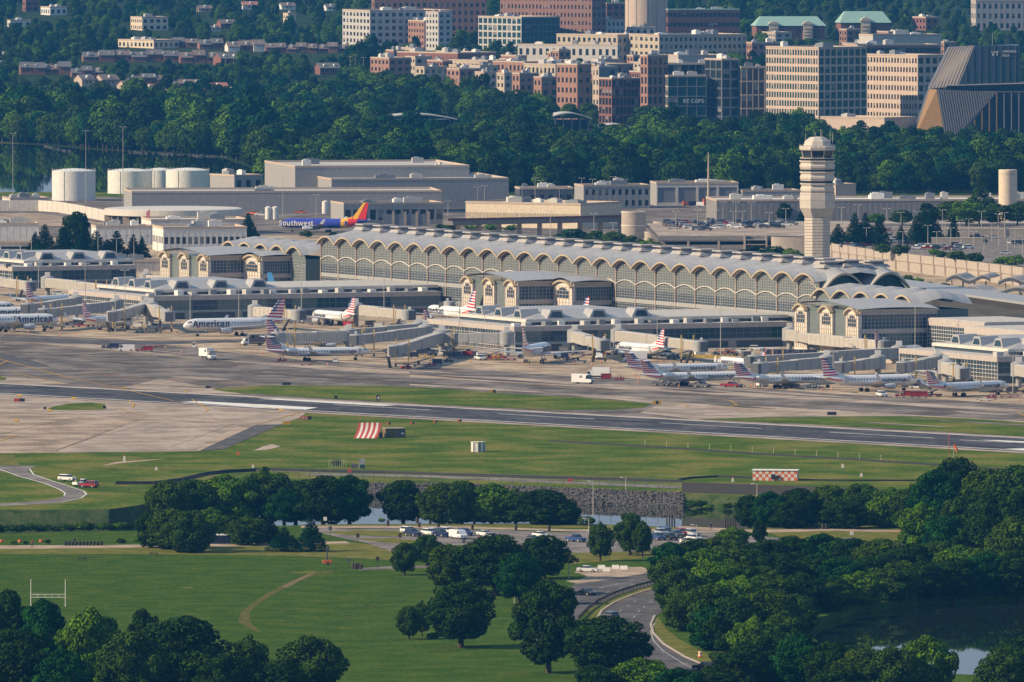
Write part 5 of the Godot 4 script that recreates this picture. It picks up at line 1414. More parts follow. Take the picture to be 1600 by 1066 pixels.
# block standing out from the hall: s0..s1 along the hall, reach n outwards
func pier_head(label: String, s0: float, s1: float, n: float, big: bool) -> void:
	var t := thing("pier_block", label, "terminal", HALL_AT + Basis(Vector3.UP, HALL_TURN) * Vector3(s0, 0, 0), HALL_TURN)
	var W := s1 - s0
	var H := 15.6
	var b := MB.new()
	b.span(0.5, W - 0.5, 0, H - 0.4, 0.3, n - 0.5)
	part("core", b, M.green_glass, t)
	# shaded face towards +x: bands of glass
	var nb := maxi(2, int(n / 7.0))
	for k in nb:
		var z0 := 0.3 + (n - 0.3) * k / nb; var z1 := 0.3 + (n - 0.3) * (k + 1) / nb
		b = MB.new(); b.span(W - 0.45, W - 0.2, 9.6, 14.2, z0, z1 - 0.02)
		part("upper_window", b, M.blue_glass, t)
		b = MB.new(); b.span(W - 0.45, W - 0.2, 3.4, 8.2, z0, z1 - 0.02)
		part("lower_window", b, M.green_glass if k % 2 else M.blue_glass, t)
		b = MB.new()
		for j in 7:
			var z := lerpf(z0, z1, j / 7.0)
			b.span(W - 0.25, W - 0.05, 3.4, 14.2, z - 0.07, z + 0.07)
		for j in 5:
			b.span(W - 0.25, W - 0.08, 9.6 + j * 1.15 - 0.06, 9.6 + j * 1.15 + 0.06, z0, z1)
			b.span(W - 0.25, W - 0.08, 3.4 + j * 1.2 - 0.06, 3.4 + j * 1.2 + 0.06, z0, z1)
		part("mullion_grid", b, M.mullion, t)
	b = MB.new()
	b.span(W - 0.5, W + 0.1, 14.0, H, 0.3, n + 0.1)
	b.span(W - 0.5, W + 0.1, 8.2, 9.6, 0.3, n + 0.1)
	b.span(W - 0.5, W + 0.05, 0, 3.4, 0.3, n)
	part("stone_band", b, M.pink_panel, t)
	# sunny end: arched bays
	var arches := 3 if big else 1
	var aw := W / (arches * 2 - 1) if big else W
	for k in arches:
		var x0 := k * aw * 2.0
		b = MB.new()
		arch_glass(b, aw, 0, H - 1.6, 2.2, n + 0.6)
		b.span(0, 0.5, 0, H - 1.6, n - 0.5, n + 0.59); b.span(aw - 0.5, aw, 0, H - 1.6, n - 0.5, n + 0.59)
		part("gable_wall", b, M.white_trim, t, Vector3(x0, 0, 0))
		b = MB.new()
		arch_glass(b, aw * 0.62, 10.2, 12.4, 1.4, n + 0.7)
		part("gable_window", b, M.blue_glass, t, Vector3(x0 + aw * 0.19, 0, 0))
		b = MB.new()
		grid_bars(b, aw, 2.6, H - 1.6, n + 0.62, 6, 9, 0.14)
		part("mullion_grid", b, M.tan_stone, t, Vector3(x0, 0, 0))
		b = MB.new()
		arch_trim(b, aw, H - 1.4, 2.0, n + 1.6, 0.45, 1.4, 10)
		part("roof_edge", b, M.cream_trim, t, Vector3(x0, 0, 0))
	if big:
		for k in 2:
			b = MB.new()
			b.span(aw * (k * 2 + 1) + 0.05, aw * (k * 2 + 2) - 0.05, 0, H - 1.5, n - 0.4, n - 0.2)
			part("recess_wall", b, M.fritted_glass, t)
	# bowed roof, ridge running outwards
	b = MB.new()
	var nu := 18; var nz := 8
	var f := func(u: float, v: float) -> Vector3:
		var y := H + 0.2 + sin(PI * u) * (1.9 if big else 1.2) + sin(PI * v) * 0.5
		return Vector3(-0.8 + u * (W + 1.6), y, lerpf(0.0, n + 1.4, v))
	for j in nz:
		for i in nu:
			b.quad(f.call(float(i) / nu, float(j + 1) / nz), f.call(float(i + 1) / nu, float(j + 1) / nz), f.call(float(i + 1) / nu, float(j) / nz), f.call(float(i) / nu, float(j) / nz))
	part("roof", b, M.vault_metal, t)
	b = MB.new()
	b.span(W + 0.1, W + 0.85, H - 0.35, H + 0.15, 0, n + 1.4)
	part("eave", b, M.cream_trim, t)
# long low pier: near face at s, width back along the hall, reach outwards
func concourse(label: String, s: float, width: float, reach: float) -> void:
	var t := thing("concourse_pier", label, "terminal", HALL_AT + Basis(Vector3.UP, HALL_TURN) * Vector3(s - width, 0, 3.5), HALL_TURN)
	var n := reach - 3.5
	var b := MB.new()
	b.span(0.6, width - 0.6, 0, 7.4, 0, n - 0.6)
	part("core", b, M.dark_metal, t)
	# near face: wall bays of glass and panel
	var bays := maxi(3, int(n / 9.0))
	var bw := n / bays
	var r := RandomNumberGenerator.new()
	r.seed = int(s + 500)
	for k in bays:
		var z0 := k * bw; var z1 := (k + 1) * bw
		b = MB.new()
		b.span(width - 0.5, width - 0.25, 3.0, 6.4, z0 + 0.1, z1 - 0.1)
		part("window_wall", b, [M.green_glass, M.blue_glass, M.green_glass, M.teal_glass][r.randi() % 4], t)
		b = MB.new()
		for j in 4:
			var z := lerpf(z0, z1, j / 4.0)
			b.span(width - 0.25, width - 0.1, 3.0, 6.4, z - 0.06, z + 0.06)
		b.span(width - 0.25, width - 0.12, 4.6, 4.74, z0, z1)
		part("mullion_grid", b, M.grey_metal, t)
		b = MB.new()
		b.span(width - 0.4, width + 0.15, 6.4, 8.0, z0 + 0.03, z1 - 0.03)
		part("fascia_panel", b, M.pink_panel, t)
		b = MB.new()
		b.span(width - 0.5, width - 0.05, 2.2, 3.0, z0 + 0.02, z1 - 0.02)
		part("sill_panel", b, M.bridge_smooth, t)
		if k % 2 == 0:
			b = MB.new(); b.span(width - 0.55, width - 0.1, 0, 2.2, z0, z0 + bw * 0.3)
			part("base_wall", b, M.concrete, t)
	# sunny end
	var eb := maxi(6, int(width / 6.0))
	var ew := width / eb
	for k in eb:
		b = MB.new()
		b.span(k * ew + 0.03, (k + 1) * ew - 0.03, 6.4, 8.0, n - 0.4, n + 0.15)
		part("fascia_panel", b, M.pink_panel, t)
		b = MB.new()
		b.span(k * ew + 0.1, (k + 1) * ew - 0.1, 2.4, 6.3, n - 0.5, n - 0.25)
		part("window_wall", b, M.blue_glass, t)
		b = MB.new()
		grid_bars(b, ew, 0.4, 6.3, n - 0.25, 3, 5, 0.13)
		part("mullion_grid", b, M.white_trim, t, Vector3(k * ew, 0, 0))
	b = MB.new()
	b.span(-0.1, width + 0.1, 7.5, 7.95, -0.2, n + 0.1)
	b.span(-0.1, 0.4, 0, 7.5, 0, n)
	part("lower_roof", b, M.pale_roof, t)
	# raised clerestory
	var m := 8.0
	b = MB.new()
	b.span(m, width - m, 7.95, 8.9, -2.0, n - m)
	part("clerestory", b, M.blue_glass, t)
	b = MB.new()
	b.span(m - 0.6, width - m + 0.6, 8.9, 9.8, -2.5, n - m + 0.6)
	part("upper_fascia", b, M.white_trim, t)
	b = MB.new()
	b.span(m + 0.2, width - m - 0.2, 9.8, 9.9, -2.0, n - m - 0.2)
	part("upper_roof", b, M.pale_roof, t)
	b = MB.new()
	for k in int(n / 3.0):
		b.span(width - m, width - m + 0.12, 7.95, 8.9, k * 3.0, k * 3.0 + 0.12)
	part("clerestory_mullions", b, M.pink_panel, t, Vector3.ZERO, "stuff")
	# roof pyramid with dormers at the outer end
	var cx := width * 0.5; var half := width * 0.5 - m - 2.0
	var zc := n - m - half - 2.0
	b = MB.new()
	b.taper(Vector3(cx, 9.9, zc), Vector2(half * 2, half * 2), Vector3(cx, 12.4, zc), Vector2(half * 1.1, half * 1.1))
	part("roof_pyramid", b, M.vault_metal, t)
	for side in 2:
		for k in 3:
			var d := (k - 1) * half * 0.62
			b = MB.new()
			var fr := Transform3D(Basis(), Vector3(cx + d, 9.9, zc + half)) if side == 0 else Transform3D(Basis(Vector3.UP, PI * 0.5), Vector3(cx + half, 9.9, zc - d))
			var p := [Vector3(-3.4, 0, 0.4), Vector3(3.4, 0, 0.4), Vector3(3.4, 0, -6), Vector3(-3.4, 0, -6), Vector3(-1.9, 2.7, 0.2), Vector3(1.9, 2.7, 0.2), Vector3(1.9, 2.9, -6), Vector3(-1.9, 2.9, -6)]
			for i in 8: p[i] = fr * p[i]
			b.hexa(p)
			part("dormer", b, M.vault_metal, t)
			b = MB.new()
			var g := [Vector3(-2.3, 0.35, 0.5), Vector3(2.3, 0.35, 0.5), Vector3(1.4, 2.1, 0.42), Vector3(-1.4, 2.1, 0.42)]
			for i in 4: g[i] = fr * g[i]
			b.quad(g[0], g[1], g[2], g[3])
			part("dormer_window", b, M.blue_glass, t)
	for i in int(n / 6.0):
		b = MB.new()
		var z := 2.0 + i * 6.0 + r.randf_range(0, 4)
		b.span(0, r.randf_range(1.5, 3.5), 7.95, 7.95 + r.randf_range(0.8, 1.7), 0, 2.2)
		part("rooftop_unit", b, [M.white_wall, M.grey_metal, M.pale_roof][i % 3], t, Vector3(width - r.randf_range(4.5, 7.5), 0, z))
func office_wing() -> void:
	var t := thing("terminal_office", "low office wing with rows of fine white mullions", "terminal", HALL_AT + Basis(Vector3.UP, HALL_TURN) * Vector3(486, 0, 4), HALL_TURN)
	for q in [[0.0, 40.0, 12.2, 0.0], [40.0, 160.0, 11.2, 7.0]]:
		var b := MB.new()
		b.span(q[0] + 0.3, q[1] - 0.3, 0, q[2], -26, q[3])
		part("glazing", b, M.blue_glass, t)
		b = MB.new(); b.span(q[0], q[1], q[2] - 1.6, q[2] + 0.6, -26.3, q[3] + 0.4)
		part("fascia", b, M.pink_panel, t)
		b = MB.new(); grid_bars(b, q[1] - q[0], 0.5, q[2] - 1.7, q[3], int((q[1] - q[0]) / 1.6), 9, 0.15)
		part("mullion_grid", b, M.white_trim, t, Vector3(q[0], 0, 0))
		b = MB.new(); b.span(q[0] + 0.5, q[1] - 0.5, q[2] + 0.6, q[2] + 0.75, -25.5, q[3] - 0.3)
		part("roof", b, M.pale_roof, t)
	var b2 := MB.new()
	b2.span(-2, 44, 0, 4.2, 8, 24)
	part("service_block", b2, M.pink_panel, t)
	b2 = MB.new(); b2.span(44.0, 44.15, 0.4, 3.2, 10, 22)
	part("service_door", b2, M.dark_glass, t)

func build_tower() -> void:
	var at := plan_point(1277, 498)
	var t := thing("control_tower", "tall banded control tower with a glazed cab on top", "control tower", at, PI / 8)
	var k := scale_at(at)
	var Y := func(y: float) -> float: return (498.0 - y) / k
	var R := func(w: float) -> float: return w * 0.5 / k / 0.96
	# shaft of stacked ring panels
	var b := MB.new()
	var y0 := 0.0
	var r0: float = R.call(41)
	part("shaft_core", _ring(b, r0 - 0.25, 0.0, Y.call(330)), M.tan_stone, t)
	var rings := 34
	var top: float = Y.call(339)
	for i in rings:
		var ya := top * i / rings; var yb := top * (i + 1) / rings - 0.14
		b = MB.new()
		b.lathe([Vector2(r0 - 0.4, ya), Vector2(r0, ya), Vector2(r0, yb), Vector2(r0 - 0.4, yb)], 8, Vector3.ZERO, 1, 1, true)
		part("ring_panel", b, M.tower_panel, t)
	var prof := [[339, 41], [325, 56], [312, 57], [303, 56], [300, 55]]
	for i in prof.size() - 1:
		b = MB.new()
		b.lathe([Vector2(R.call(prof[i][1]), Y.call(prof[i][0])), Vector2(R.call(prof[i + 1][1]), Y.call(prof[i + 1][0]) - 0.06)], 8, Vector3.ZERO, 1, 1, true)
		part("flare_panel", b, M.tower_panel, t)
	# three bulged drums with dark gaps
	for q in [[300, 282, 56], [281, 264, 57], [263, 247, 58]]:
		var r: float = R.call(q[2])
		var a: float = Y.call(q[0]); var c: float = Y.call(q[1])
		var h := c - a
		b = MB.new()
		b.lathe([Vector2(r * 0.94, a), Vector2(r * 0.98, a + h * 0.12), Vector2(r * 0.98, a + h * 0.3), Vector2(r * 0.93, a + h * 0.45), Vector2(r * 0.93, a + h * 0.6), Vector2(r, a + h * 0.68), Vector2(r, a + h * 0.78), Vector2(r * 0.9, a + h * 0.8)], 8, Vector3.ZERO, 1, 1, true)
		part("drum", b, M.tower_panel, t)
		b = MB.new()
		b.lathe([Vector2(r * 0.9, a + h * 0.78), Vector2(r * 0.9, c + 0.1)], 8, Vector3.ZERO, 1, 1, true)
		part("window_band", b, M.dark_glass, t)
		b = MB.new()
		b.lathe([Vector2(0.1, c - 0.02), Vector2(r * 0.97, c), Vector2(r * 0.97, c + 0.2), Vector2(0.1, c + 0.25)], 8, Vector3.ZERO, 1, 1, true)
		part("floor_ring", b, M.tower_panel, t)
	# cab
	var rc: float = R.call(44); var rt: float = R.call(50)
	var ca: float = Y.call(246.5); var cb: float = Y.call(235)
	b = MB.new(); b.lathe([Vector2(rc, ca), Vector2(rt, cb)], 8, Vector3.ZERO, 1, 1, true)
	part("cab_glass", b, M.dark_glass, t)
	for i in 8:
		var a := TAU * i / 8.0
		b = MB.new()
		b.beam(Vector3(cos(a) * (rc + 0.1), ca, sin(a) * (rc + 0.1)), Vector3(cos(a) * (rt + 0.1), cb, sin(a) * (rt + 0.1)), 0.22, 0.22)
		part("cab_post", b, M.tower_panel, t)
	b = MB.new()
	b.lathe([Vector2(R.call(50), cb), Vector2(R.call(57), Y.call(234)), Vector2(R.call(58), Y.call(231)), Vector2(R.call(57), Y.call(228)), Vector2(R.call(40), Y.call(227))], 8, Vector3.ZERO, 1, 1, true)
	part("cab_roof", b, M.tower_panel, t)
	b = MB.new()
	b.lathe([Vector2(R.call(44), Y.call(227)), Vector2(R.call(40), Y.call(220)), Vector2(R.call(24), Y.call(214)), Vector2(0.1, Y.call(213))], 8, Vector3.ZERO, 1, 1, true)
	part("dome", b, M.tower_panel, t)
	for q in [[-20, 207, 0], [-10, 204, 3], [12, 202, -3], [22, 206, 2], [6, 205, 1], [26, 204, -2]]:
		b = MB.new()
		b.tube(Vector3(q[0] / k, Y.call(229), q[2]), Vector3(q[0] / k, Y.call(q[1]), q[2]), 0.12, 0.06, 5)
		part("antenna", b, M.pole_metal, t)
	b = MB.new()
	for i in 24:
		var a := TAU * i / 24.0
		b.tube(Vector3(cos(a) * R.call(54), Y.call(229), sin(a) * R.call(54)), Vector3(cos(a) * R.call(54), Y.call(225), sin(a) * R.call(54)), 0.05, 0.05, 4)
	part("railing", b, M.pole_metal, t)
func _ring(b: MB, r: float, a: float, c: float) -> MB:
	b.lathe([Vector2(r, a), Vector2(r, c)], 8, Vector3.ZERO, 1, 1, true)
	return b
# ------------------------------------------------------------------ other airport buildings
func build_airport_buildings() -> void:
	for q in [[115, 313, 34, 46, "front white fuel tank with ladder, largest of the tank farm"], [203, 302, 35, 35, "white fuel tank with a round shoulder left of the tank pair"], [250, 299, 22, 33, "white fuel tank half hidden between its neighbours"], [293, 303, 34, 37, "white fuel tank at the hangar end of the tank farm"]]:
		var at := plan_point(q[0], q[1])
		var k := scale_at(at)
		var r: float = q[2] / k; var h: float = q[3] / k
		var t := thing("fuel_tank", q[4], "fuel tank", at, 0.0, "fuel tanks")
		var b := MB.new()
		b.lathe([Vector2(r, 0), Vector2(r, h), Vector2(r - 0.3, h + 0.2)], 36)
		part("shell", b, M.tank_white, t)
		b = MB.new()
		b.lathe([Vector2(r - 0.3, h + 0.2), Vector2(r * 0.5, h + 0.9), Vector2(0.1, h + 1.2)], 36)
		part("roof", b, M.white_wall, t)
		b = MB.new()
		for i in 30:
			var a := TAU * i / 30.0
			b.tube(Vector3(cos(a) * r, h, sin(a) * r), Vector3(cos(a) * r, h + 1.1, sin(a) * r), 0.06, 0.06, 4)
		part("railing", b, M.pole_metal, t)
		b = MB.new()
		b.span(-r * 0.4 - 0.15, -r * 0.4 + 0.15, 0, h, r * 0.9, r * 0.93)
		part("ladder", b, M.pole_metal, t)
	var F := {flat = true}
	var list := [
		["hangar", "tall plain hangar behind the tank farm", 461, 322, 272, 54, 60, 10, {wall = "hangar_metal", floors = 1, cl = 1, blank_front = true, blank_left = true, most = 120.0, plant = 3}],
		["hangar", "long hangar with rooftop vents and sunlit end wall", 518, 326, 277, 50, 44, 10, {wall = "hangar_metal", blank_front = true, blank_left = true, most = 120.0, plant = 5}],
		["hangar", "long low hangar with ribbed pale roof", 206, 334, 484, 25, 32, 6, {wall = "hangar_metal", floors = 1, blank_front = true, blank_left = true, most = 50.0, plant = 2}],
		["fire_station", "fire station with dark vehicle bays and control post", 537, 352, 156, 22, 32, 12, {wall = "hangar_metal", floors = 1, cf = 12, pier = 0.3, span = 0.5, base = 0.0, blank_left = true, most = 40.0}],
		["cream_terminal_hall", "cream hall with a long strip of windows", 907, 358, 66, 180, 37, 58, {wall = "cream_wall", glass = "brick_dark", floors = 1, cl = 40, cf = 10, lpier = 0.25, lspan = 1.25, span = 1.1, pier = 0.2, roof = "cream_wall", plant = 6, most = 80.0}],
		["hangar", "low hangar with white canopy line", 912, 326, 104, 14, 34, 10, {wall = "hangar_metal", floors = 2, cf = 10, blank_left = true, most = 40.0, plant = 4}],
		["hangar", "grey roofed hangar with three white sliding doors", 1026, 322, 128, 9, 34, 6, {wall = "hangar_metal", front = "white_trim", glass = "grey_metal", floors = 1, cf = 4, pier = 0.12, span = 0.3, blank_left = true, most = 40.0, roof = "grey_roof"}],
		["depot", "long low depot with white equipment on its roof", 1120, 345, 520, 14, 30, 5, {wall = "concrete_grey", glass = "dark_metal", floors = 1, cf = 60, pier = 0.4, span = 1.0, most = 60.0, plant = 14, roof = "white_wall"}],
		["depot", "grey metal depot behind the control tower", 1306, 316, 32, 26, 26, 20, {wall = "tan_stone", floors = 1, blank_front = true, blank_left = true}],
		["depot", "brown gabled shed left of the control tower", 1160, 322, 90, 10, 22, 8, {wall = "hangar_metal", floors = 1, blank_front = true, blank_left = true, roof = "grey_roof"}],
		["depot", "dark truck depot with canopy beside the hangars", 812, 330, 84, 8, 34, 6, {wall = "dark_metal", floors = 1, cf = 6, most = 20.0}],
		["depot", "beige office block behind the tank farm", 366, 298, 44, 40, 22, 30, {wall = "hangar_metal", floors = 1, blank_left = true}],
		["depot", "flat sided shed with a white roof by the river arm", 16, 326, 60, 16, 14, 12, {wall = "white_wall", floors = 1, blank_front = true, blank_left = true}],
		["old_terminal", "low white terminal building with a long curved parapet", 255, 394, 130, 24, 36, 10, {wall = "white_wall", floors = 1, cf = 14, pier = 0.35, span = 0.7, most = 30.0, plant = 3, roof = "white_wall"}],
		["old_terminal", "stepped white terminal building beside the flagpole", 150, 382, 86, 10, 26, 8, {wall = "white_wall", floors = 1, cf = 8, pier = 0.7, span = 1.1, most = 30.0, plant = 5, roof = "white_wall"}],
		["old_terminal", "low curved terminal building with dark window strip at the left edge", -40, 382, 100, 8, 30, 6, {wall = "white_wall", floors = 1, cf = 10, pier = 0.08, span = 1.0, most = 30.0, plant = 3, roof = "white_wall"}],
		["old_terminal", "white roofed hall behind the curved parapet", 236, 380, 150, 20, 34, 8, {wall = "white_wall", floors = 1, cf = 9, pier = 0.7, most = 40.0, roof = "white_wall", plant = 3}],
		["old_terminal", "terraced white terrace with round ramp at the left edge", -30, 404, 92, 8, 22, 6, {wall = "white_wall", floors = 2, cf = 3, pier = 0.05, span = 0.6, most = 16.0, roof = "white_wall", plant = 0}],
		["link_building", "flat grey link building in front of the conifer grove", 60, 424, 205, 6, 14, 4, {wall = "pink_panel", glass = "blue_glass", floors = 1, cf = 30, pier = 0.1, span = 1.0, most = 20.0, roof = "pale_roof", plant = 5}],
	]
	for q in list:
		var o: Dictionary = q[8]
		o.flat = true
		building(q[0], q[1], q[2], q[3], q[4], q[5], q[6], q[7], o)
	# fire station vehicle bays
	var fs := thing("vehicle_bay_front", "dark panels drawn for the shade in open vehicle bays on the fire station front", "garage", plan_point(598, 353), 0.12)
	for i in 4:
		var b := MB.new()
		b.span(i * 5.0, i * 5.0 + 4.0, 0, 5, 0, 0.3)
		part("bay_shade_panel", b, M.grey_metal, fs)  # dark grey panel stands in for the shade inside an open bay
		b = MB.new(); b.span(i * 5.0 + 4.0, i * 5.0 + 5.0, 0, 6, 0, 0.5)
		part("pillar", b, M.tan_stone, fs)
	oval_lounge()
	blast_wall()
	parking_decks()
	# tan water tank
	var at := plan_point(1575, 352)
	var k := scale_at(at)
	var t := thing("water_tank", "plain tan cylindrical water tank among trees", "water tank", at)
	var b := MB.new()
	b.lathe([Vector2(14.5 / k, 0), Vector2(14.5 / k, 86 / k), Vector2(14 / k, 87 / k), Vector2(0.1, 87 / k)], 28)
	part("shell", b, M.cream_wall, t)
	b = MB.new(); b.lathe([Vector2(14.7 / k, 80 / k), Vector2(14.7 / k, 81 / k)], 28)
	part("hoop", b, M.tan_stone, t)
	# radio mast
	at = plan_point(1107, 322); k = scale_at(at)
	t = thing("radio_mast", "thin radio mast beside the grey roofed hangar", "mast", at)
	b = MB.new(); b.tube(Vector3.ZERO, Vector3(0, 84 / k, 0), 0.8, 0.25, 6)
	part("pole", b, M.tan_stone, t)
	# rooftop steam stacks
	at = plan_point(682, 318); k = scale_at(at)
	t = thing("exhaust_stack", "pale cluster of exhaust stacks above the long hangar", "chimney", at)
	for i in 3:
		b = MB.new(); b.tube(Vector3(i * 1.6 - 1.6, 0, 0), Vector3(i * 1.6 - 1.6, 58 / k + i, 0), 0.9, 0.9, 8)
		part("stack", b, M.white_trim, t)
	# white silos by the painted airliner
	for i in 3:
		at = plan_point([419, 430, 508][i], [343, 343, 334][i]); k = scale_at(at)
		t = thing("silo", ["twin white silo standing left of the blue airliner", "twin white silo standing left of the blue airliner", "squat white silo behind the blue airliner"][i], "silo", at, 0.0, "white silos")
		b = MB.new(); b.lathe([Vector2(5.0 / k, 0), Vector2(5.0 / k, 19.0 / k), Vector2(0.1, 21.0 / k)], 14)
		part("shell", b, M.tank_white, t)
	# elevated rail viaduct
	var vd := thing("rail_viaduct", "dark elevated rail viaduct running behind the glass hall", "viaduct", plan_point(700, 372))
	var a0 := plan_point(700, 372); var a1 := plan_point(985, 366)
	b = MB.new(); b.beam(Vector3(0, 6.2, 0), a1 - a0 + Vector3(0, 6.2, 0), 8, 1.8)
	part("deck", b, M.dark_concrete, vd)
	b = MB.new(); b.beam(Vector3(0, 7.6, 4), a1 - a0 + Vector3(0, 7.6, 4), 0.3, 1.0)
	part("parapet", b, M.brick_dark, vd)
	for i in 9:
		b = MB.new()
		var p := (a1 - a0) * (i + 0.5) / 9.0
		b.span(p.x - 1, p.x + 1, 0, 5.3, p.z - 1, p.z + 1)
		part("pillar", b, M.tan_stone, vd)
	# station roofs right of the hall
	station_vaults()
	# flagpole
	at = plan_point(234, 376); k = scale_at(at)
	t = thing("flagpole", "flagpole with a limp red and white flag", "flag", at)
	b = MB.new(); b.tube(Vector3.ZERO, Vector3(0, 54 / k, 0), 0.15, 0.1, 6)
	part("pole", b, M.white_trim, t)
	for i in 5:
		b = MB.new()
		b.hexa([Vector3(-0.2 - i * 0.3, 36 / k - i * 0.4, 0.1 + 0.1 * (i % 2)), Vector3(0.1 - i * 0.3, 35 / k, 0.1), Vector3(0.1 - i * 0.3, 35 / k, 0), Vector3(-0.2 - i * 0.3, 36 / k - i * 0.4, 0), Vector3(-0.2 - i * 0.3, 48 / k - i * 0.3, 0.15), Vector3(0.1 - i * 0.3, 48 / k, 0.1), Vector3(0.1 - i * 0.3, 48 / k, 0), Vector3(-0.2 - i * 0.3, 48 / k - i * 0.3, 0)])
		part("flag_fold", b, M.plane_red if i % 2 == 0 else M.white_paint, t)
func oval_lounge() -> void:
	var at := plan_point(271, 364)
	var k := scale_at(at)
	var t := thing("oval_lounge", "oval building with thick pale roof disc over dark glass", "building", at)
	var rx := 104 / k; var h := 40.0 / k
	var b := MB.new()
	b.lathe([Vector2(1, 0), Vector2(1, h * 0.72)], 40, Vector3.ZERO, rx * 0.97, 26)
	part("glass_wall", b, M.dark_glass, t)
	b = MB.new()
	b.lathe([Vector2(0.98, h * 0.7), Vector2(1.04, h * 0.72), Vector2(1.04, h * 0.95), Vector2(1.0, h * 0.98), Vector2(0.01, h)], 40, Vector3.ZERO, rx, 27)
	part("roof_disc", b, M.white_trim, t)
	for i in 14:
		var a := PI * (0.05 + 0.9 * i / 13.0)
		b = MB.new()
		var w := 3.4 if i % 3 == 1 else 0.8
		b.box(Vector3(cos(a) * rx * 0.985, h * 0.36, sin(a) * 26.3), Vector3(w, h * 0.7, 0.9))
		part("wall_pier", b, M.tan_stone, t)
func blast_wall() -> void:
	var pts := [[-60, 330], [0, 330], [60, 330], [90, 332], [125, 338], [165, 346]]
	var at := plan_point(0, 330)
	var t := thing("noise_wall", "curved pale panelled wall sweeping below the fuel tanks", "wall", at)
	for i in pts.size() - 1:
		var p := plan_point(pts[i][0], pts[i][1]) - at; var q := plan_point(pts[i + 1][0], pts[i + 1][1]) - at
		var n := 4
		for j in n:
			var b := MB.new()
			var a := p.lerp(q, j / float(n)); var c := p.lerp(q, (j + 0.97) / float(n))
			b.beam(a + Vector3(0, 2.4, 0), c + Vector3(0, 2.4, 0), 0.4, 4.8)
			part("panel", b, M.white_trim, t)
	var b2 := MB.new()
	b2.slab(outline([[-200, 332], [60, 333], [165, 349], [150, 354], [-200, 352]], 0.12), 0.12, 0.12)
	structure("concrete_yard", b2, M.concrete_pad)
func station_vaults() -> void:
	# long grey platform roof behind the hall's end
	var a := plan_point(1300, 470); var c := plan_point(1640, 520)
	var t := thing("platform_roof", "long grey platform roof running behind the hall's end", "station", a)
	var d := c - a
	var b := MB.new(); b.beam(Vector3(0, 9.6, 0), d + Vector3(0, 9.6, 0), 16, 0.8)
	part("roof", b, M.bridge_smooth, t)
	b = MB.new(); b.beam(Vector3(0, 4.4, -3), d + Vector3(0, 4.4, -3), 8, 8.6)
	part("glazing", b, M.dark_glass, t)
	for i in 12:
		b = MB.new()
		var p := d * (i + 0.5) / 12.0
		b.span(p.x - 0.4, p.x + 0.4, 0, 9.2, p.z + 4, p.z + 4.8)
		part("column", b, M.dark_metal, t)
	for q in [[1478, 470, 70, 8.0, "wavy grey canopy nearest the platform roof"], [1490, 482, 120, 6.4, "wavy grey canopy with dark perforated edge"], [1500, 494, 120, 4.6, "lower wavy grey canopy with dark perforated edge"], [1560, 476, 90, 8.4, "raised wavy grey canopy behind the lower ones"]]:
		var at := plan_point(q[0], q[1])
		var k := scale_at(at)
		var W: float = q[2] / k
		var s := thing("walkway_canopy", q[4], "canopy", at, -0.2, "wavy canopies")
		var n := 20
		b = MB.new()
		var e := MB.new()
		for i in n:
			var u0 := float(i) / n; var u1 := float(i + 1) / n
			var y0: float = q[3] + sin(u0 * TAU * 1.6 - 0.6) * 0.9; var y1: float = q[3] + sin(u1 * TAU * 1.6 - 0.6) * 0.9
			b.hexa([Vector3(u0 * W, y0, 0), Vector3(u1 * W, y1, 0), Vector3(u1 * W, y1, -22), Vector3(u0 * W, y0, -22), Vector3(u0 * W, y0 + 0.4, 0), Vector3(u1 * W, y1 + 0.4, 0), Vector3(u1 * W, y1 + 0.4, -22), Vector3(u0 * W, y0 + 0.4, -22)])
			e.hexa([Vector3(u0 * W, y0 - 1.1, 0.1), Vector3(u1 * W, y1 - 1.1, 0.1), Vector3(u1 * W, y1 - 1.1, -0.2), Vector3(u0 * W, y0 - 1.1, -0.2), Vector3(u0 * W, y0, 0.1), Vector3(u1 * W, y1, 0.1), Vector3(u1 * W, y1, -0.2), Vector3(u0 * W, y0, -0.2)])
		part("roof", b, M.grey_roof, s)
		part("edge_beam", e, M.dark_metal, s)
		for i in 4:
			b = MB.new()
			b.tube(Vector3(W * (0.1 + 0.26 * i), 0, -3), Vector3(W * (0.1 + 0.26 * i), q[3] - 1, -3), 0.35, 0.3, 8)
			part("column", b, M.concrete, s)
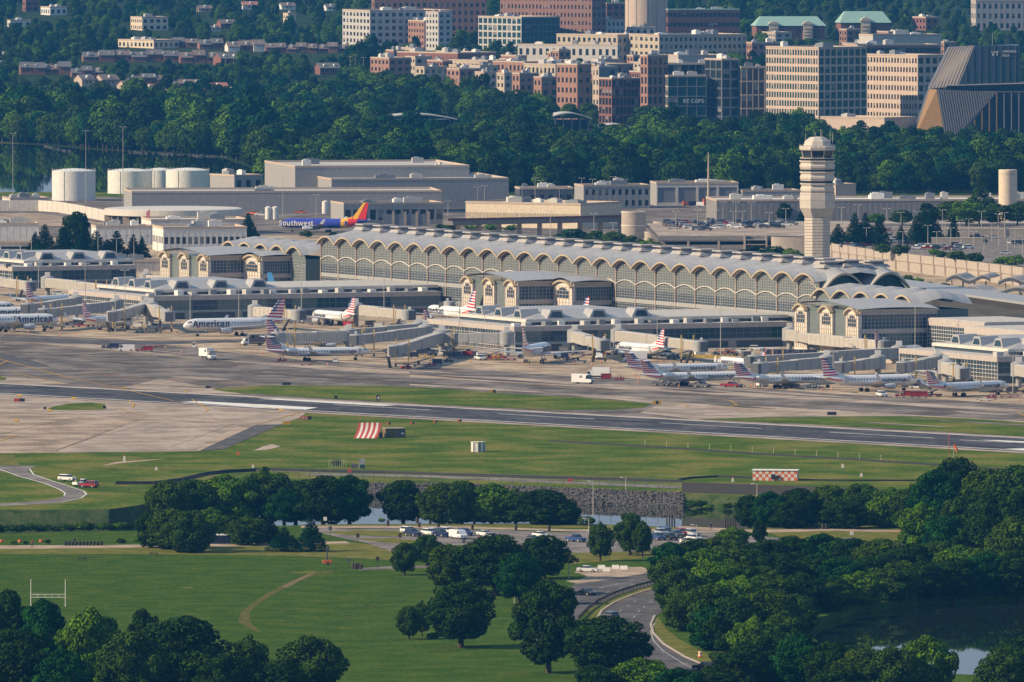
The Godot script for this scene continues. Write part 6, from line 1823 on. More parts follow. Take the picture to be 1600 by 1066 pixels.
func parking_decks() -> void:
	# deck left of the tower
	var at := plan_point(1028, 404)
	var k := scale_at(at)
	var H := 8.6
	var W := 132 / k
	var W2 := W + 50.0
	var t := thing("parking_deck", "two storey dark parking deck with cars on its roof", "parking garage", at, 0.02)
	for i in 3:
		var b := MB.new()
		var y: float = [0.0, 3.4, 6.8][i]
		b.span(0, W2, y - 0.2, y + 0.35, -150, 0)
		part("deck_level", b, M.dark_concrete, t)
		b = MB.new(); b.span(0, W2, y + 0.35, y + 1.9, -0.3, 0)
		part("deck_parapet", b, M.concrete_grey, t)
	var b2 := MB.new(); b2.span(0.4, W2 - 0.4, 8.7, 8.75, -149, -0.4)
	part("roof_surface", b2, M.taxi_pale, t)
	for i in 40:
		b2 = MB.new()
		var cx: float = W2 * (i % 8) / 7.0; var cz := -0.6 - int(i / 8) * 16.0
		b2.span(cx - 0.4, cx + 0.4, 0, 6.8, cz, cz + 0.7)
		part("column", b2, M.concrete, t)
	# stair tower and ramp drums
	b2 = MB.new()
	for i in 5: b2.span(W + 1, W + 9, 1.8 * i, 1.8 * i + 0.3, 0.2, 3.5)
	for x in [0.6, 9.0]: b2.span(W + x, W + x + 0.6, 0, 9.6, 0.1, 3.6)
	part("stair_tower", b2, M.concrete, t)
	b2 = MB.new(); b2.lathe([Vector2(1, 0), Vector2(1, 8.6), Vector2(0.96, 8.6), Vector2(0.96, 7.6)], 24, Vector3(W + 24, 0, 6), 13, 5)
	part("ramp_drum", b2, M.concrete, t)
	for q in [[990, 372, 19, 42, "tan curved ramp drum beside the parking deck"], [1036, 370, 15, 24, "smaller grey ramp drum behind the parking deck"], [1022, 386, 15, 24, "low ramp drum with planting at the deck corner"], [1600, 404, 26, 26, "round concrete ramp at the right end of the car park"]]:
		var p := plan_point(q[0], q[1])
		var kk := scale_at(p)
		var r := thing("ramp_drum", q[4], "ramp", p, 0.0, "ramp drums")
		var b := MB.new()
		b.lathe([Vector2(q[2] / kk, 0), Vector2(q[2] / kk, q[3] / kk), Vector2(q[2] / kk - 0.4, q[3] / kk), Vector2(q[2] / kk - 0.4, q[3] / kk - 1), Vector2(0.1, q[3] / kk - 1)], 28)
		part("wall", b, M.concrete, r)
		b = MB.new()
		for j in 2: b.lathe([Vector2(q[2] / kk + 0.15, q[3] / kk * (0.45 + 0.5 * j)), Vector2(q[2] / kk + 0.15, q[3] / kk * (0.5 + 0.5 * j))], 28)
		part("band", b, M.white_trim, r)
	# terrace car park right of the tower, level 6 m
	var pts := [[1300, 384], [1380, 396], [1460, 405], [1600, 422], [1760, 440]]
	var b := MB.new()
	var pl := outline(pts, 6.0)
	pl.append_array(outline([[1760, 346], [1220, 346], [1180, 360]], 6.0))
	b.slab(pl, 0, 6.0)
	structure("car_park_terrace", b, M.concrete)
	b = MB.new()
	var q1 := outline(pts, 6.03)
	q1.append_array(outline([[1760, 349], [1230, 349], [1190, 360]], 6.03))
	b.slab(q1, 6.03, 6.03)
	structure("car_park_surface", b, M.lot_asphalt)
	var w := thing("parapet_wall", "long tan parapet wall with posts below the car park", "wall", plan_point(1300, 386, 6.0))
	for i in pts.size() - 1:
		var p := plan_point(pts[i][0], pts[i][1], 6.0) - w.position; var q := plan_point(pts[i + 1][0], pts[i + 1][1], 6.0) - w.position
		var n := maxi(2, int((q - p).length() / 13.0))
		for j in n:
			b = MB.new()
			b.beam(p.lerp(q, j / float(n)) + Vector3(0, -0.6, 0.4), p.lerp(q, (j + 0.95) / float(n)) + Vector3(0, -0.6, 0.4), 0.5, 3.0)
			part("wall_panel", b, M.concrete, w)
			b = MB.new()
			var c := p.lerp(q, j / float(n))
			b.span(c.x - 0.35, c.x + 0.35, -5.6, 1.2, c.z + 0.5, c.z + 1.2)
			part("post", b, M.tan_stone, w)
	# ramps on the terrace
	for q in [[1395, 372, 230, 3.4, "tan wall of the upper car park level"], [1456, 383, 80, 2.6, "low dark walled ramp in the car park"], [1500, 368, 60, 3.0, "sloping ramp wall in the car park"]]:
		var p := plan_point(q[0], q[1], 6.03)
		var kk := scale_at(p)
		var r := thing("ramp_wall", q[4], "wall", p, 0.0)
		b = MB.new(); b.span(0, q[2] / kk, 0, q[3], -1.5, 0)
		part("wall", b, M.concrete, r)
		b = MB.new(); b.span(-0.1, q[2] / kk + 0.1, q[3], q[3] + 0.3, -1.6, 0.1)
		part("coping", b, M.cream_wall, r)
# ------------------------------------------------------------------ aircraft: local x towards the nose, y up
# surface of rings: each ring = [x, radius y, radius z, centre y]
func hull(b: MB, rings: Array, seg := 20) -> void:
	for k in rings.size() - 1:
		var r0: Array = rings[k]; var r1: Array = rings[k + 1]
		for i in seg:
			var pts := []; var nr := []
			for q in [[r0, i], [r0, i + 1], [r1, i + 1], [r1, i]]:
				var a: float = TAU * q[1] / seg
				pts.append(Vector3(q[0][0], q[0][3] + sin(a) * q[0][1], cos(a) * q[0][2]))
				var sl: float = (r1[1] - r0[1]) / maxf(absf(r1[0] - r0[0]), 0.01) * signf(r0[0] - r1[0])
				nr.append(Vector3(sl, sin(a), cos(a)).normalized())
			b.vert(pts[0], nr[0]); b.vert(pts[2], nr[2]); b.vert(pts[1], nr[1])
			b.vert(pts[0], nr[0]); b.vert(pts[3], nr[3]); b.vert(pts[2], nr[2])
# flat tapered surface between two chords; each chord: leading point, trailing point
func foil(b: MB, l0: Vector3, t0: Vector3, l1: Vector3, t1: Vector3, th0: float, th1: float, up: Vector3) -> void:
	var m0 := l0.lerp(t0, 0.35); var m1 := l1.lerp(t1, 0.35)
	var a := up * th0 * 0.5; var c := up * th1 * 0.5
	for s in [1.0, -1.0]:
		var p := [l0, m0 + a * s, t0, l1, m1 + c * s, t1]
		if s > 0:
			b.quad(p[0], p[1], p[4], p[3]); b.quad(p[1], p[2], p[5], p[4])
		else:
			b.quad(p[3], p[4], p[1], p[0]); b.quad(p[4], p[5], p[2], p[1])
	b.quad(l1, m1 + c, t1, m1 - c)
func engine(parent: Node3D, at: Vector3, len_: float, r: float, skin: Material) -> void:
	var b := MB.new()
	hull(b, [[at.x + len_ * 0.5, r * 0.88, r * 0.88, at.y], [at.x + len_ * 0.44, r, r, at.y], [at.x + len_ * 0.1, r * 1.04, r * 1.04, at.y], [at.x - len_ * 0.3, r * 0.8, r * 0.8, at.y], [at.x - len_ * 0.5, r * 0.55, r * 0.55, at.y]], 16)
	for i in b.v.size(): b.v[i].z += at.z
	var e := part("engine", b, skin, parent)
	b = MB.new()
	b.tube(Vector3(at.x + len_ * 0.47, at.y, at.z), Vector3(at.x + len_ * 0.4, at.y, at.z), r * 0.8, r * 0.8, 14)
	part("intake", b, M.rubber, e)
	b = MB.new()
	b.tube(Vector3(at.x - len_ * 0.5, at.y, at.z), Vector3(at.x - len_ * 0.62, at.y, at.z), r * 0.4, r * 0.15, 10)
	part("exhaust_cone", b, M.dark_metal, e)
func wheel_set(parent: Node3D, x: float, z: float, r: float, top: float, pair := true) -> void:
	var b := MB.new()
	b.tube(Vector3(x, r, z), Vector3(x, top, z), 0.16, 0.2, 8)
	var g := part("landing_gear", b, M.plane_grey, parent)
	for s in ([-1, 1] if pair else [0]):
		b = MB.new()
		b.tube(Vector3(x, r, z + s * 0.42 - 0.16), Vector3(x, r, z + s * 0.42 + 0.16), r, r, 14)
		part("wheel", b, M.rubber, g)
# spec: length, radius, height of axis, span, fin top, rear engines, skin, winglets
func make_airliner(kind: String, label: String) -> Node3D:
	var S: Dictionary = {
		"narrow": {L = 36.0, R = 1.98, C = 3.9, S = 35.0, F = 12.0, T = false, skin = "plane_white", text = "American", th = 2.1},
		"regional": {L = 31.7, R = 1.6, C = 3.3, S = 27.5, F = 9.9, T = false, skin = "plane_white", text = "American Eagle", th = 0.85},
		"commuter": {L = 35.0, R = 1.36, C = 2.75, S = 24.0, F = 7.9, T = true, skin = "plane_white", text = "American Eagle", th = 0.85},
		"painted": {L = 38.0, R = 1.95, C = 3.7, S = 35.0, F = 12.4, T = false, skin = "plane_blue", text = "Southwest", th = 2.2},
	}[kind]
	var L: float = S.L; var R: float = S.R; var C: float = S.C
	var t := thing({"narrow": "airliner", "regional": "regional_jet", "commuter": "commuter_jet", "painted": "painted_airliner"}[kind], label, "airplane", Vector3.ZERO, 0.0, "parked airliners")
	var skin: Material = M[S.skin]
	var h := L * 0.5
	var b := MB.new()
	var prof := [[0.0, 0.03, -0.22], [0.008, 0.26, -0.2], [0.025, 0.5, -0.15], [0.05, 0.74, -0.08], [0.08, 0.9, -0.03], [0.12, 0.99, 0.0], [0.16, 1.0, 0.0], [0.4, 1.0, 0.0], [0.66, 1.0, 0.0], [0.74, 0.95, 0.05], [0.82, 0.78, 0.2], [0.9, 0.52, 0.42], [0.96, 0.28, 0.6], [1.0, 0.1, 0.7]]
	var rings := []
	for q in prof: rings.append([h - q[0] * L, R * q[1] * 1.02, R * q[1], C + q[2] * R])
	hull(b, rings, 24)
	var fus := part("fuselage", b, skin, t)
	# cockpit windows
	b = MB.new()
	for s in [-1.0, 1.0]:
		for j in 2:
			var xa := h - L * (0.036 + 0.018 * j); var xb := xa - L * 0.015
			var ra := R * (0.66 + 0.15 * j); var rb := R * (0.75 + 0.14 * j)
			var p := []
			for q in [[xa, ra, 0.55], [xb, rb, 0.5], [xb, rb, 0.86], [xa, ra, 0.95]]:
				var a: float = q[2]
				p.append(Vector3(q[0], C - 0.08 * R + sin(a) * (q[1] + 0.05), cos(a) * (q[1] + 0.05) * s))
			if s > 0: b.quad(p[0], p[3], p[2], p[1])
			else: b.quad(p[0], p[1], p[2], p[3])
	part("cockpit_window", b, M.dark_glass, t)
	# cabin windows
	b = MB.new()
	var nwin := int(L * 0.62)
	for s in [-1.0, 1.0]:
		for i in nwin:
			var x := h - L * 0.16 - (L * 0.6) * i / nwin
			var a := 0.2
			var p := Vector3(x, C + sin(a) * R * 1.02, cos(a) * (R + 0.015) * s)
			b.box(p, Vector3(0.3, 0.42, 0.04))
	part("cabin_windows", b, M.dark_glass if kind != "painted" else M.navy_letter, t, Vector3.ZERO, "stuff")
	for s in [-1.0, 1.0]:
		for x in [0.11, 0.76]:
			b = MB.new()
			b.box(Vector3(h - L * x, C + 0.1 * R, (R * 0.985) * s), Vector3(0.9, 1.75, 0.08))
			part("door", b, M.plane_grey if kind != "painted" else skin, t)
	# wings
	var span: float = S.S * 0.5
	var wx := L * (0.06 if not S.T else -0.02)
	for s in [-1.0, 1.0]:
		b = MB.new()
		var y0 := C - R * 0.62
		var l0 := Vector3(wx + L * 0.1, y0, s * R * 0.7); var t0 := Vector3(wx - L * 0.095, y0, s * R * 0.7)
		var l1 := Vector3(wx - L * 0.02, y0 + 0.5, s * span * 0.4); var t1 := Vector3(wx - L * 0.105, y0 + 0.5, s * span * 0.4)
		var l2 := Vector3(wx - L * 0.135, y0 + 1.5, s * span); var t2 := Vector3(wx - L * 0.175, y0 + 1.5, s * span)
		foil(b, l0, t0, l1, t1, 0.85, 0.5, Vector3.UP)
		foil(b, l1, t1, l2, t2, 0.5, 0.22, Vector3.UP)
		var w := part("wing", b, M.plane_grey if kind != "regional" else M.plane_white, t)
		b = MB.new()
		foil(b, l2, t2, l2 + Vector3(-1.6, 1.9, s * 0.5), t2 + Vector3(-1.2, 1.9, s * 0.5), 0.2, 0.1, Vector3(0, 0, 1))
		part("winglet", b, M.plane_white, w)
		if not S.T:
			engine(t, Vector3(wx + L * 0.08, C - R * 1.02 if kind != "regional" else C - R * 1.0, s * span * 0.33), L * 0.115, R * 0.52, M.plane_grey)
		else:
			engine(t, Vector3(-L * 0.265, C + R * 0.45, s * R * 1.45), L * 0.115, R * 0.56, M.plane_white)
			b = MB.new(); b.box(Vector3(-L * 0.265, C + R * 0.4, s * R * 1.0), Vector3(2.2, 0.25, R * 0.6))
			part("engine_pylon", b, skin, t)
	# fin with printed stripes
	var fx := -h + L * (0.19 if not S.T else 0.17)
	var fy := C + R * 0.85
	var ft: float = S.F
	var lean := (ft - fy) * (0.75 if not S.T else 0.85)
	var l0 := Vector3(fx, fy, 0); var r0 := Vector3(-h + L * 0.03, fy - 0.3, 0)
	var l1 := Vector3(fx - lean, ft, 0); var r1 := Vector3(fx - lean - L * (0.055 if not S.T else 0.075), ft, 0)
	b = MB.new()
	for s in [-1.0, 1.0]:
		var z0: float = 0.22 * s; var z1: float = 0.1 * s
		var p := [l0 + Vector3(0, 0, z0), r0 + Vector3(0, 0, z0 * 0.4), r1 + Vector3(0, 0, z1 * 0.4), l1 + Vector3(0, 0, z1)]
		var uv := [Vector2(0, 1), Vector2(1, 1), Vector2(1, 0), Vector2(0, 0)]
		var nn := Vector3(0, 0, s)
		for q in ([0, 1, 2, 0, 2, 3] if s > 0 else [0, 2, 1, 0, 3, 2]): b.vert(p[q], nn, uv[q])
	b.quad(l0 + Vector3(0, 0, 0.22), l0 - Vector3(0, 0, 0.22), l1 - Vector3(0, 0, 0.1), l1 + Vector3(0, 0, 0.1))
	b.quad(r0 + Vector3(0, 0, 0.09), r1 + Vector3(0, 0, 0.04), r1 - Vector3(0, 0, 0.04), r0 - Vector3(0, 0, 0.09))
	var fin_mat: Material = M.tail_print
	if kind == "painted": fin_mat = M.plane_red
	var fin := part("tail_fin", b, fin_mat, t)
	# dorsal fillet
	b = MB.new()
	b.extrude(PackedVector2Array([Vector2(fx - 0.4, fy + 1.2), Vector2(fx - 0.6, fy - 0.4), Vector2(fx + L * 0.09, fy + 0.1)]), -0.12, 0.12)
	part("dorsal_fillet", b, skin if kind != "painted" else M.plane_yellow, t)
	if kind == "painted":
		b = MB.new()
		for s in [-1.0, 1.0]:
			var z: float = 0.2 * s
			var p := [l0 + Vector3(0.1, 0, z), l0.lerp(r0, 0.4) + Vector3(0, 0, z), l1.lerp(r1, 0.45) + Vector3(0, 0, z), l1 + Vector3(0.05, 0, z)]
			if s > 0: b.quad(p[0], p[1], p[2], p[3])
			else: b.quad(p[3], p[2], p[1], p[0])
		part("yellow_fin_stripe", b, M.plane_yellow, fin)
		b = MB.new()
		var rr := []
		for q in [[0.7, 1.0, 0.02], [0.74, 0.955, 0.05], [0.78, 0.87, 0.12]]: rr.append([h - q[0] * L, R * q[1] * 1.02 + 0.03, R * q[1] + 0.03, C + q[2] * R])
		hull(b, rr, 24)
		part("yellow_tail_band", b, M.plane_yellow, fus)
		b = MB.new(); rr = []
		for q in [[0.78, 0.87, 0.12], [0.82, 0.78, 0.2], [0.88, 0.59, 0.36]]: rr.append([h - q[0] * L, R * q[1] * 1.02 + 0.03, R * q[1] + 0.03, C + q[2] * R])
		hull(b, rr, 24)
		part("red_tail_band", b, M.plane_red, fus)
	else:
		# red flash low on the tail
		b = MB.new()
		var rr := []
		for q in [[0.8, 0.83, 0.16], [0.84, 0.72, 0.25], [0.9, 0.52, 0.42], [0.955, 0.3, 0.58]]: rr.append([h - q[0] * L, R * q[1] * 0.52, R * q[1] + 0.04, C + q[2] * R - 0.1])
		hull(b, rr, 20)
		part("red_tail_flash", b, M.plane_red, fus)
	# tailplane
	for s in [-1.0, 1.0]:
		b = MB.new()
		var ty := C + R * 0.55 if not S.T else ft - 0.1
		var tx := -h + L * 0.12 if not S.T else l1.x + 1.2
		var ts := span * 0.38 if not S.T else span * 0.36
		foil(b, Vector3(tx, ty, s * 0.2), Vector3(tx - 3.2, ty, s * 0.2), Vector3(tx - 2.9, ty + 0.5 * float(not S.T), s * ts), Vector3(tx - 4.2, ty + 0.5 * float(not S.T), s * ts), 0.35, 0.15, Vector3.UP)
		part("tailplane", b, M.plane_white if kind != "painted" else M.plane_grey, t)
	wheel_set(t, h - L * 0.14, 0, 0.42, C - R * 0.8)
	for s in [-1.0, 1.0]: wheel_set(t, -L * 0.05 if not S.T else -L * 0.1, s * R * 1.3, 0.55, C - R * 0.7)
	# lettering on both sides and the small emblem ahead of it
	for s in [-1.0, 1.0]:
		var m: Material = M.navy_letter if kind != "painted" else M.white_paint
		var ahead: float = {"narrow": 0.255, "regional": 0.26, "commuter": 0.27, "painted": 0.2}[kind]
		var tx := sign_text(t, S.text, Vector3(h - L * ahead, C + R * (0.12 if kind == "narrow" else -0.02), s * (R + 0.0)), S.th, m, 0.0 if s > 0 else PI)
		if kind != "painted":
			b = MB.new()
			var ex: float = h - L * (ahead - (0.135 if kind == "narrow" else 0.12))
			var e: float = S.th * 0.5
			b.extrude(PackedVector2Array([Vector2(ex - e * 0.5, C - e), Vector2(ex + e * 0.1, C - e * 0.9), Vector2(ex + e * 0.2, C)]), s * R - 0.03, s * R + 0.06)
			part("emblem_red", b, M.plane_red, t)
			b = MB.new()
			b.extrude(PackedVector2Array([Vector2(ex - e * 0.1, C + e * 0.05), Vector2(ex + e * 0.25, C + e * 0.05), Vector2(ex + e * 0.8, C + e * 1.1)]), s * R - 0.03, s * R + 0.06)
			part("emblem_blue", b, M.navy_letter, t)
	return t

func build_aircraft() -> void:
	var away_r := Vector2(0.91, -0.41); var near_l := Vector2(-0.92, 0.39); var away_l := Vector2(-0.45, -0.89); var steep_r := Vector2(0.5, -0.86)
	var list := [
		["narrow", 366, 525, near_l, "white airliner with big lettering taxiing alone past the middle concourse"],
		["narrow", 12, 519, away_r, "front airliner of three parked nose out at the apron's left edge"],
		["narrow", -22, 508, away_r, "middle airliner of three parked at the apron's left edge"],
		["narrow", -52, 499, away_r, "rear airliner of three parked at the apron's left edge"],
		["regional", 168, 516, steep_r, "small jet parked tail out beside the three left airliners"],
		["regional", 78, 484, steep_r, "jet showing only its striped fin behind a grey jet bridge"],
		["regional", 522, 509, away_l, "sunlit white jet nosed into a grey jet bridge cab"],
		["commuter", 496, 564, Vector2(0.93, -0.36), "slim rear engined jet in front of another before the grey jet bridges"],
		["regional", 488, 548, Vector2(0.93, -0.36), "jet with red striped fin just behind the slim rear engined jet"],
		["narrow", 706, 506, away_l, "sunlit airliner behind the near concourse's outer end"],
		["regional", 700, 528, steep_r, "jet showing only its fin beyond the near concourse's corner"],
		["narrow", 882, 518, away_l, "jet whose striped fin rises above the near concourse dormers"],
		["narrow", 836, 567, Vector2(0.22, -0.975), "airliner seen from behind with both wings spread"],
		["regional", 1002, 561, away_l, "sunlit jet nosed into the bridge beside the boxy catering truck"],
		["commuter", 1086, 603, Vector2(0.93, -0.36), "slim jet in front of its twin beside the traffic cones"],
		["commuter", 1058, 590, Vector2(0.9, -0.43), "slim white jet hidden behind its twin beside the cones"],
		["commuter", 1232, 607, Vector2(0.93, -0.36), "slim jet parked between the twin jets and the striped fin jet"],
		["regional", 1358, 612, away_r, "underwing engined jet beside the white car and red baggage train"],
		["commuter", 1512, 619, Vector2(0.72, -0.69), "short looking jet parked at the right hand concourse pier"],
		["commuter", 1160, 581, Vector2(-0.4, -0.91), "jet showing only its white high tail behind a smooth jet bridge"],
		["regional", 1404, 566, steep_r, "jet whose wing pokes out beyond the right hand concourse pier"],
		["painted", 506, 363, Vector2(-0.97, -0.24), "dark blue airliner with red and yellow tail by the hangars"],
	]
	var first := {}
	for q in list:
		var p := plan_point(q[1], q[2]) + Vector3(0, 0.03, 0)
		var turn := atan2(-q[3].y, q[3].x)
		if not first.has(q[0]):
			var a := make_airliner(q[0], q[4])
			a.position = p; a.rotation.y = turn
			first[q[0]] = a
		else:
			copy(first[q[0]], p, turn, q[4])
	# lone pale blue fin behind the far pier
	var p := plan_point(428, 478)
	var t := thing("blue_fin_airliner", "light blue airliner fin behind the middle concourse roof", "airplane", p, PI, "parked airliners")
	var b := MB.new()
	b.extrude(PackedVector2Array([Vector2(-2.2, 3.0), Vector2(1.6, 3.0), Vector2(2.4, 11.6), Vector2(0.8, 11.6)]), -0.2, 0.2)
	part("tail_fin", b, M.sky_blue_paint, t)
	b = MB.new()
	var rr := []
	for q in [[3.0, 0.3, 4.2], [0.0, 1.1, 3.6], [-6.0, 1.8, 3.0], [-22.0, 1.9, 3.0], [-28.0, 1.2, 2.8], [-30.0, 0.2, 2.6]]: rr.append([-q[0], q[1], q[1], q[2]])
	rr.reverse()
	hull(b, rr, 16)
	part("fuselage", b, M.plane_white, t)

# ------------------------------------------------------------------ jet bridges
func jet_bridge(label: String, pts: Array, ribbed: bool, cab := true) -> void:
	var a := plan_point(pts[0][0], pts[0][1], 5.6)
	var root := Vector3(a.x, 0, a.z)
	var t := thing("jet_bridge", label, "jet bridge", root, 0.0, "jet bridges")
	var skin: Material = M.bridge_metal if ribbed else M.bridge_smooth
	var p := a - root
	var b := MB.new()
	b.lathe([Vector2(0.9, 0), Vector2(0.9, 3.6)], 12, Vector3(p.x, 0, p.z))
	b.lathe([Vector2(2.4, 3.7), Vector2(2.4, 7.6), Vector2(1.2, 8.1), Vector2(0.1, 8.1)], 14, Vector3(p.x, 0, p.z))
	part("rotunda", b, M.bridge_smooth, t)
	b = MB.new(); b.box(p + Vector3(0, 3.1, 0), Vector3(1.8, 1.2, 1.8))
	part("roof_unit", b, M.white_wall, t)
	for i in pts.size() - 1:
		var q0 := plan_point(pts[i][0], pts[i][1], 5.6) - root; var q1 := plan_point(pts[i + 1][0], pts[i + 1][1], 5.6) - root
		var d := q1 - q0
		for j in 2:
			var c0 := q0.lerp(q1, 0.0 if j == 0 else 0.48); var c1 := q0.lerp(q1, 0.52 if j == 0 else 1.0)
			var w := 3.0 if j == 0 else 2.6
			var h := 3.1 if j == 0 else 2.7
			b = MB.new(); b.beam(c0, c1, w, h)
			part("tunnel", b, skin, t)
			b = MB.new(); b.beam(c0 + Vector3(0, h * 0.5 + 0.1, 0), c1 + Vector3(0, h * 0.5 + 0.1, 0), w * 0.9, 0.18)
			part("tunnel_roof", b, M.pale_roof, t)
			b = MB.new()
			var step := 0.95 if ribbed else 5.0
			var n := maxi(1, int((c1 - c0).length() / step))
			var dir := (c1 - c0).normalized()
			for k in n:
				var c := c0 + dir * (k + 0.5) * step
				b.beam(c - dir * (0.24 if ribbed else 0.09), c + dir * (0.24 if ribbed else 0.09), w + (0.32 if ribbed else 0.1), h + (0.02 if ribbed else 0.1))
			part("wall_ribs", b, M.white_trim if ribbed else M.grey_metal, t, Vector3.ZERO, "stuff")
		# drive column
		if i == pts.size() - 2:
			var c := q0.lerp(q1, 0.86)
			var side := d.cross(Vector3.UP).normalized() * 2.0
			for s in [-1.0, 1.0]:
				b = MB.new()
				var f: Vector3 = c + side * s
				b.span(f.x - 0.22, f.x + 0.22, 0.4, 8.6, f.z - 0.22, f.z + 0.22)
				part("lift_column", b, M.yellow_post, t)
				b = MB.new()
				b.tube(Vector3(f.x - 0.3, 0.5, f.z), Vector3(f.x + 0.3, 0.5, f.z), 0.5, 0.5, 10)
				part("wheel", b, M.rubber, t)
			b = MB.new(); b.beam(c + side * 1.2 + Vector3(0, -4.6, 0), c - side * 1.2 + Vector3(0, -4.6, 0), 0.5, 0.4)
			part("axle_beam", b, M.dark_metal, t)
			# stairs
			b = MB.new()
			var dn := d.normalized()
			b.beam(q1 + side * 1.2 + Vector3(0, -1.4, 0), q1 + side * 1.2 - dn * 5.0 + Vector3(0, -5.4, 0), 0.9, 0.3)
			part("stairs", b, M.dark_metal, t)
			if cab:
				b = MB.new()
				b.lathe([Vector2(2.3, -1.7), Vector2(2.3, 1.5), Vector2(2.0, 1.8), Vector2(0.1, 1.8)], 16, q1 + dn * 1.5)
				part("cab", b, M.bridge_smooth, t)
				b = MB.new()
				b.box(q1 + dn * 4.2, Vector3(2.6, 2.9, 1.9), Basis(Vector3.UP, atan2(dn.x, dn.z)))
				part("canopy_bellows", b, M.dark_metal, t)
				b = MB.new()
				b.box(q1 + dn * 2.4 + Vector3(0, 2.3, 0), Vector3(0.8, 0.8, 0.8))
				part("roof_beacon", b, M.white_wall, t)
func build_jet_bridges() -> void:
	var list := [
		["ribbed jet bridge at the far concourse beside the frame's left airliners", [[-30, 436], [45, 447]], true],
		["long ribbed jet bridge behind the striped fin at the far concourse", [[74, 442], [172, 452]], true],
		["ribbed jet bridge in front of the far pier block", [[228, 437], [318, 441]], true],
		["smooth grey jet bridge above the left airliners", [[118, 473], [45, 482]], false],
		["smooth grey jet bridge nearer than its twin above the left airliners", [[182, 478], [72, 490]], false],
		["short smooth jet bridge behind the small jet's nose", [[228, 481], [178, 494]], false],
		["short ribbed jet bridge with yellow posts before the middle concourse", [[236, 483], [262, 494]], true],
		["ribbed jet bridge serving the taxiing airliner's stand", [[398, 487], [462, 492]], true],
		["ribbed jet bridge serving the sunlit jet from the concourse", [[556, 484], [635, 492]], true],
		["ribbed grey jet bridge lying behind the rear engined jets", [[545, 525], [440, 528]], true],
		["smooth jet bridge with sunlit roof reaching towards the rear engined jets", [[690, 527], [618, 548]], false],
		["straight jet bridge along the near concourse's outer corner", [[792, 529], [694, 528]], false],
		["smooth jet bridge passing behind the straight jet bridge", [[665, 519], [560, 531]], false],
		["far smooth jet bridge of the fan before the near concourse", [[655, 514], [545, 522]], false],
		["ribbed jet bridge behind the sunlit airliner's fin", [[830, 480], [710, 479]], true],
		["ribbed jet bridge beside the rear facing airliner", [[898, 526], [942, 539]], true],
		["long ribbed jet bridge reaching over the belt loader", [[966, 525], [1092, 541]], true],
		["jet bridge with smooth start and ribbed end before the near pier block", [[1234, 523], [1270, 530], [1376, 540]], true],
		["smooth jet bridge behind the slim jet's high tail", [[1292, 567], [1192, 575]], false],
		["long smooth jet bridge above the slim jets", [[1405, 552], [1184, 564]], false],
		["smooth jet bridge to the underwing engined jet", [[1466, 565], [1414, 574]], false],
		["smooth jet bridge to the slim jet right of the twins", [[1372, 567], [1318, 574]], false],
		["ribbed jet bridge to the short looking jet", [[1478, 574], [1504, 583]], true],
		["ribbed jet bridge cut by the frame's right edge", [[1592, 578], [1640, 588]], true],
	]
	for q in list: jet_bridge(q[0], q[1], q[2])
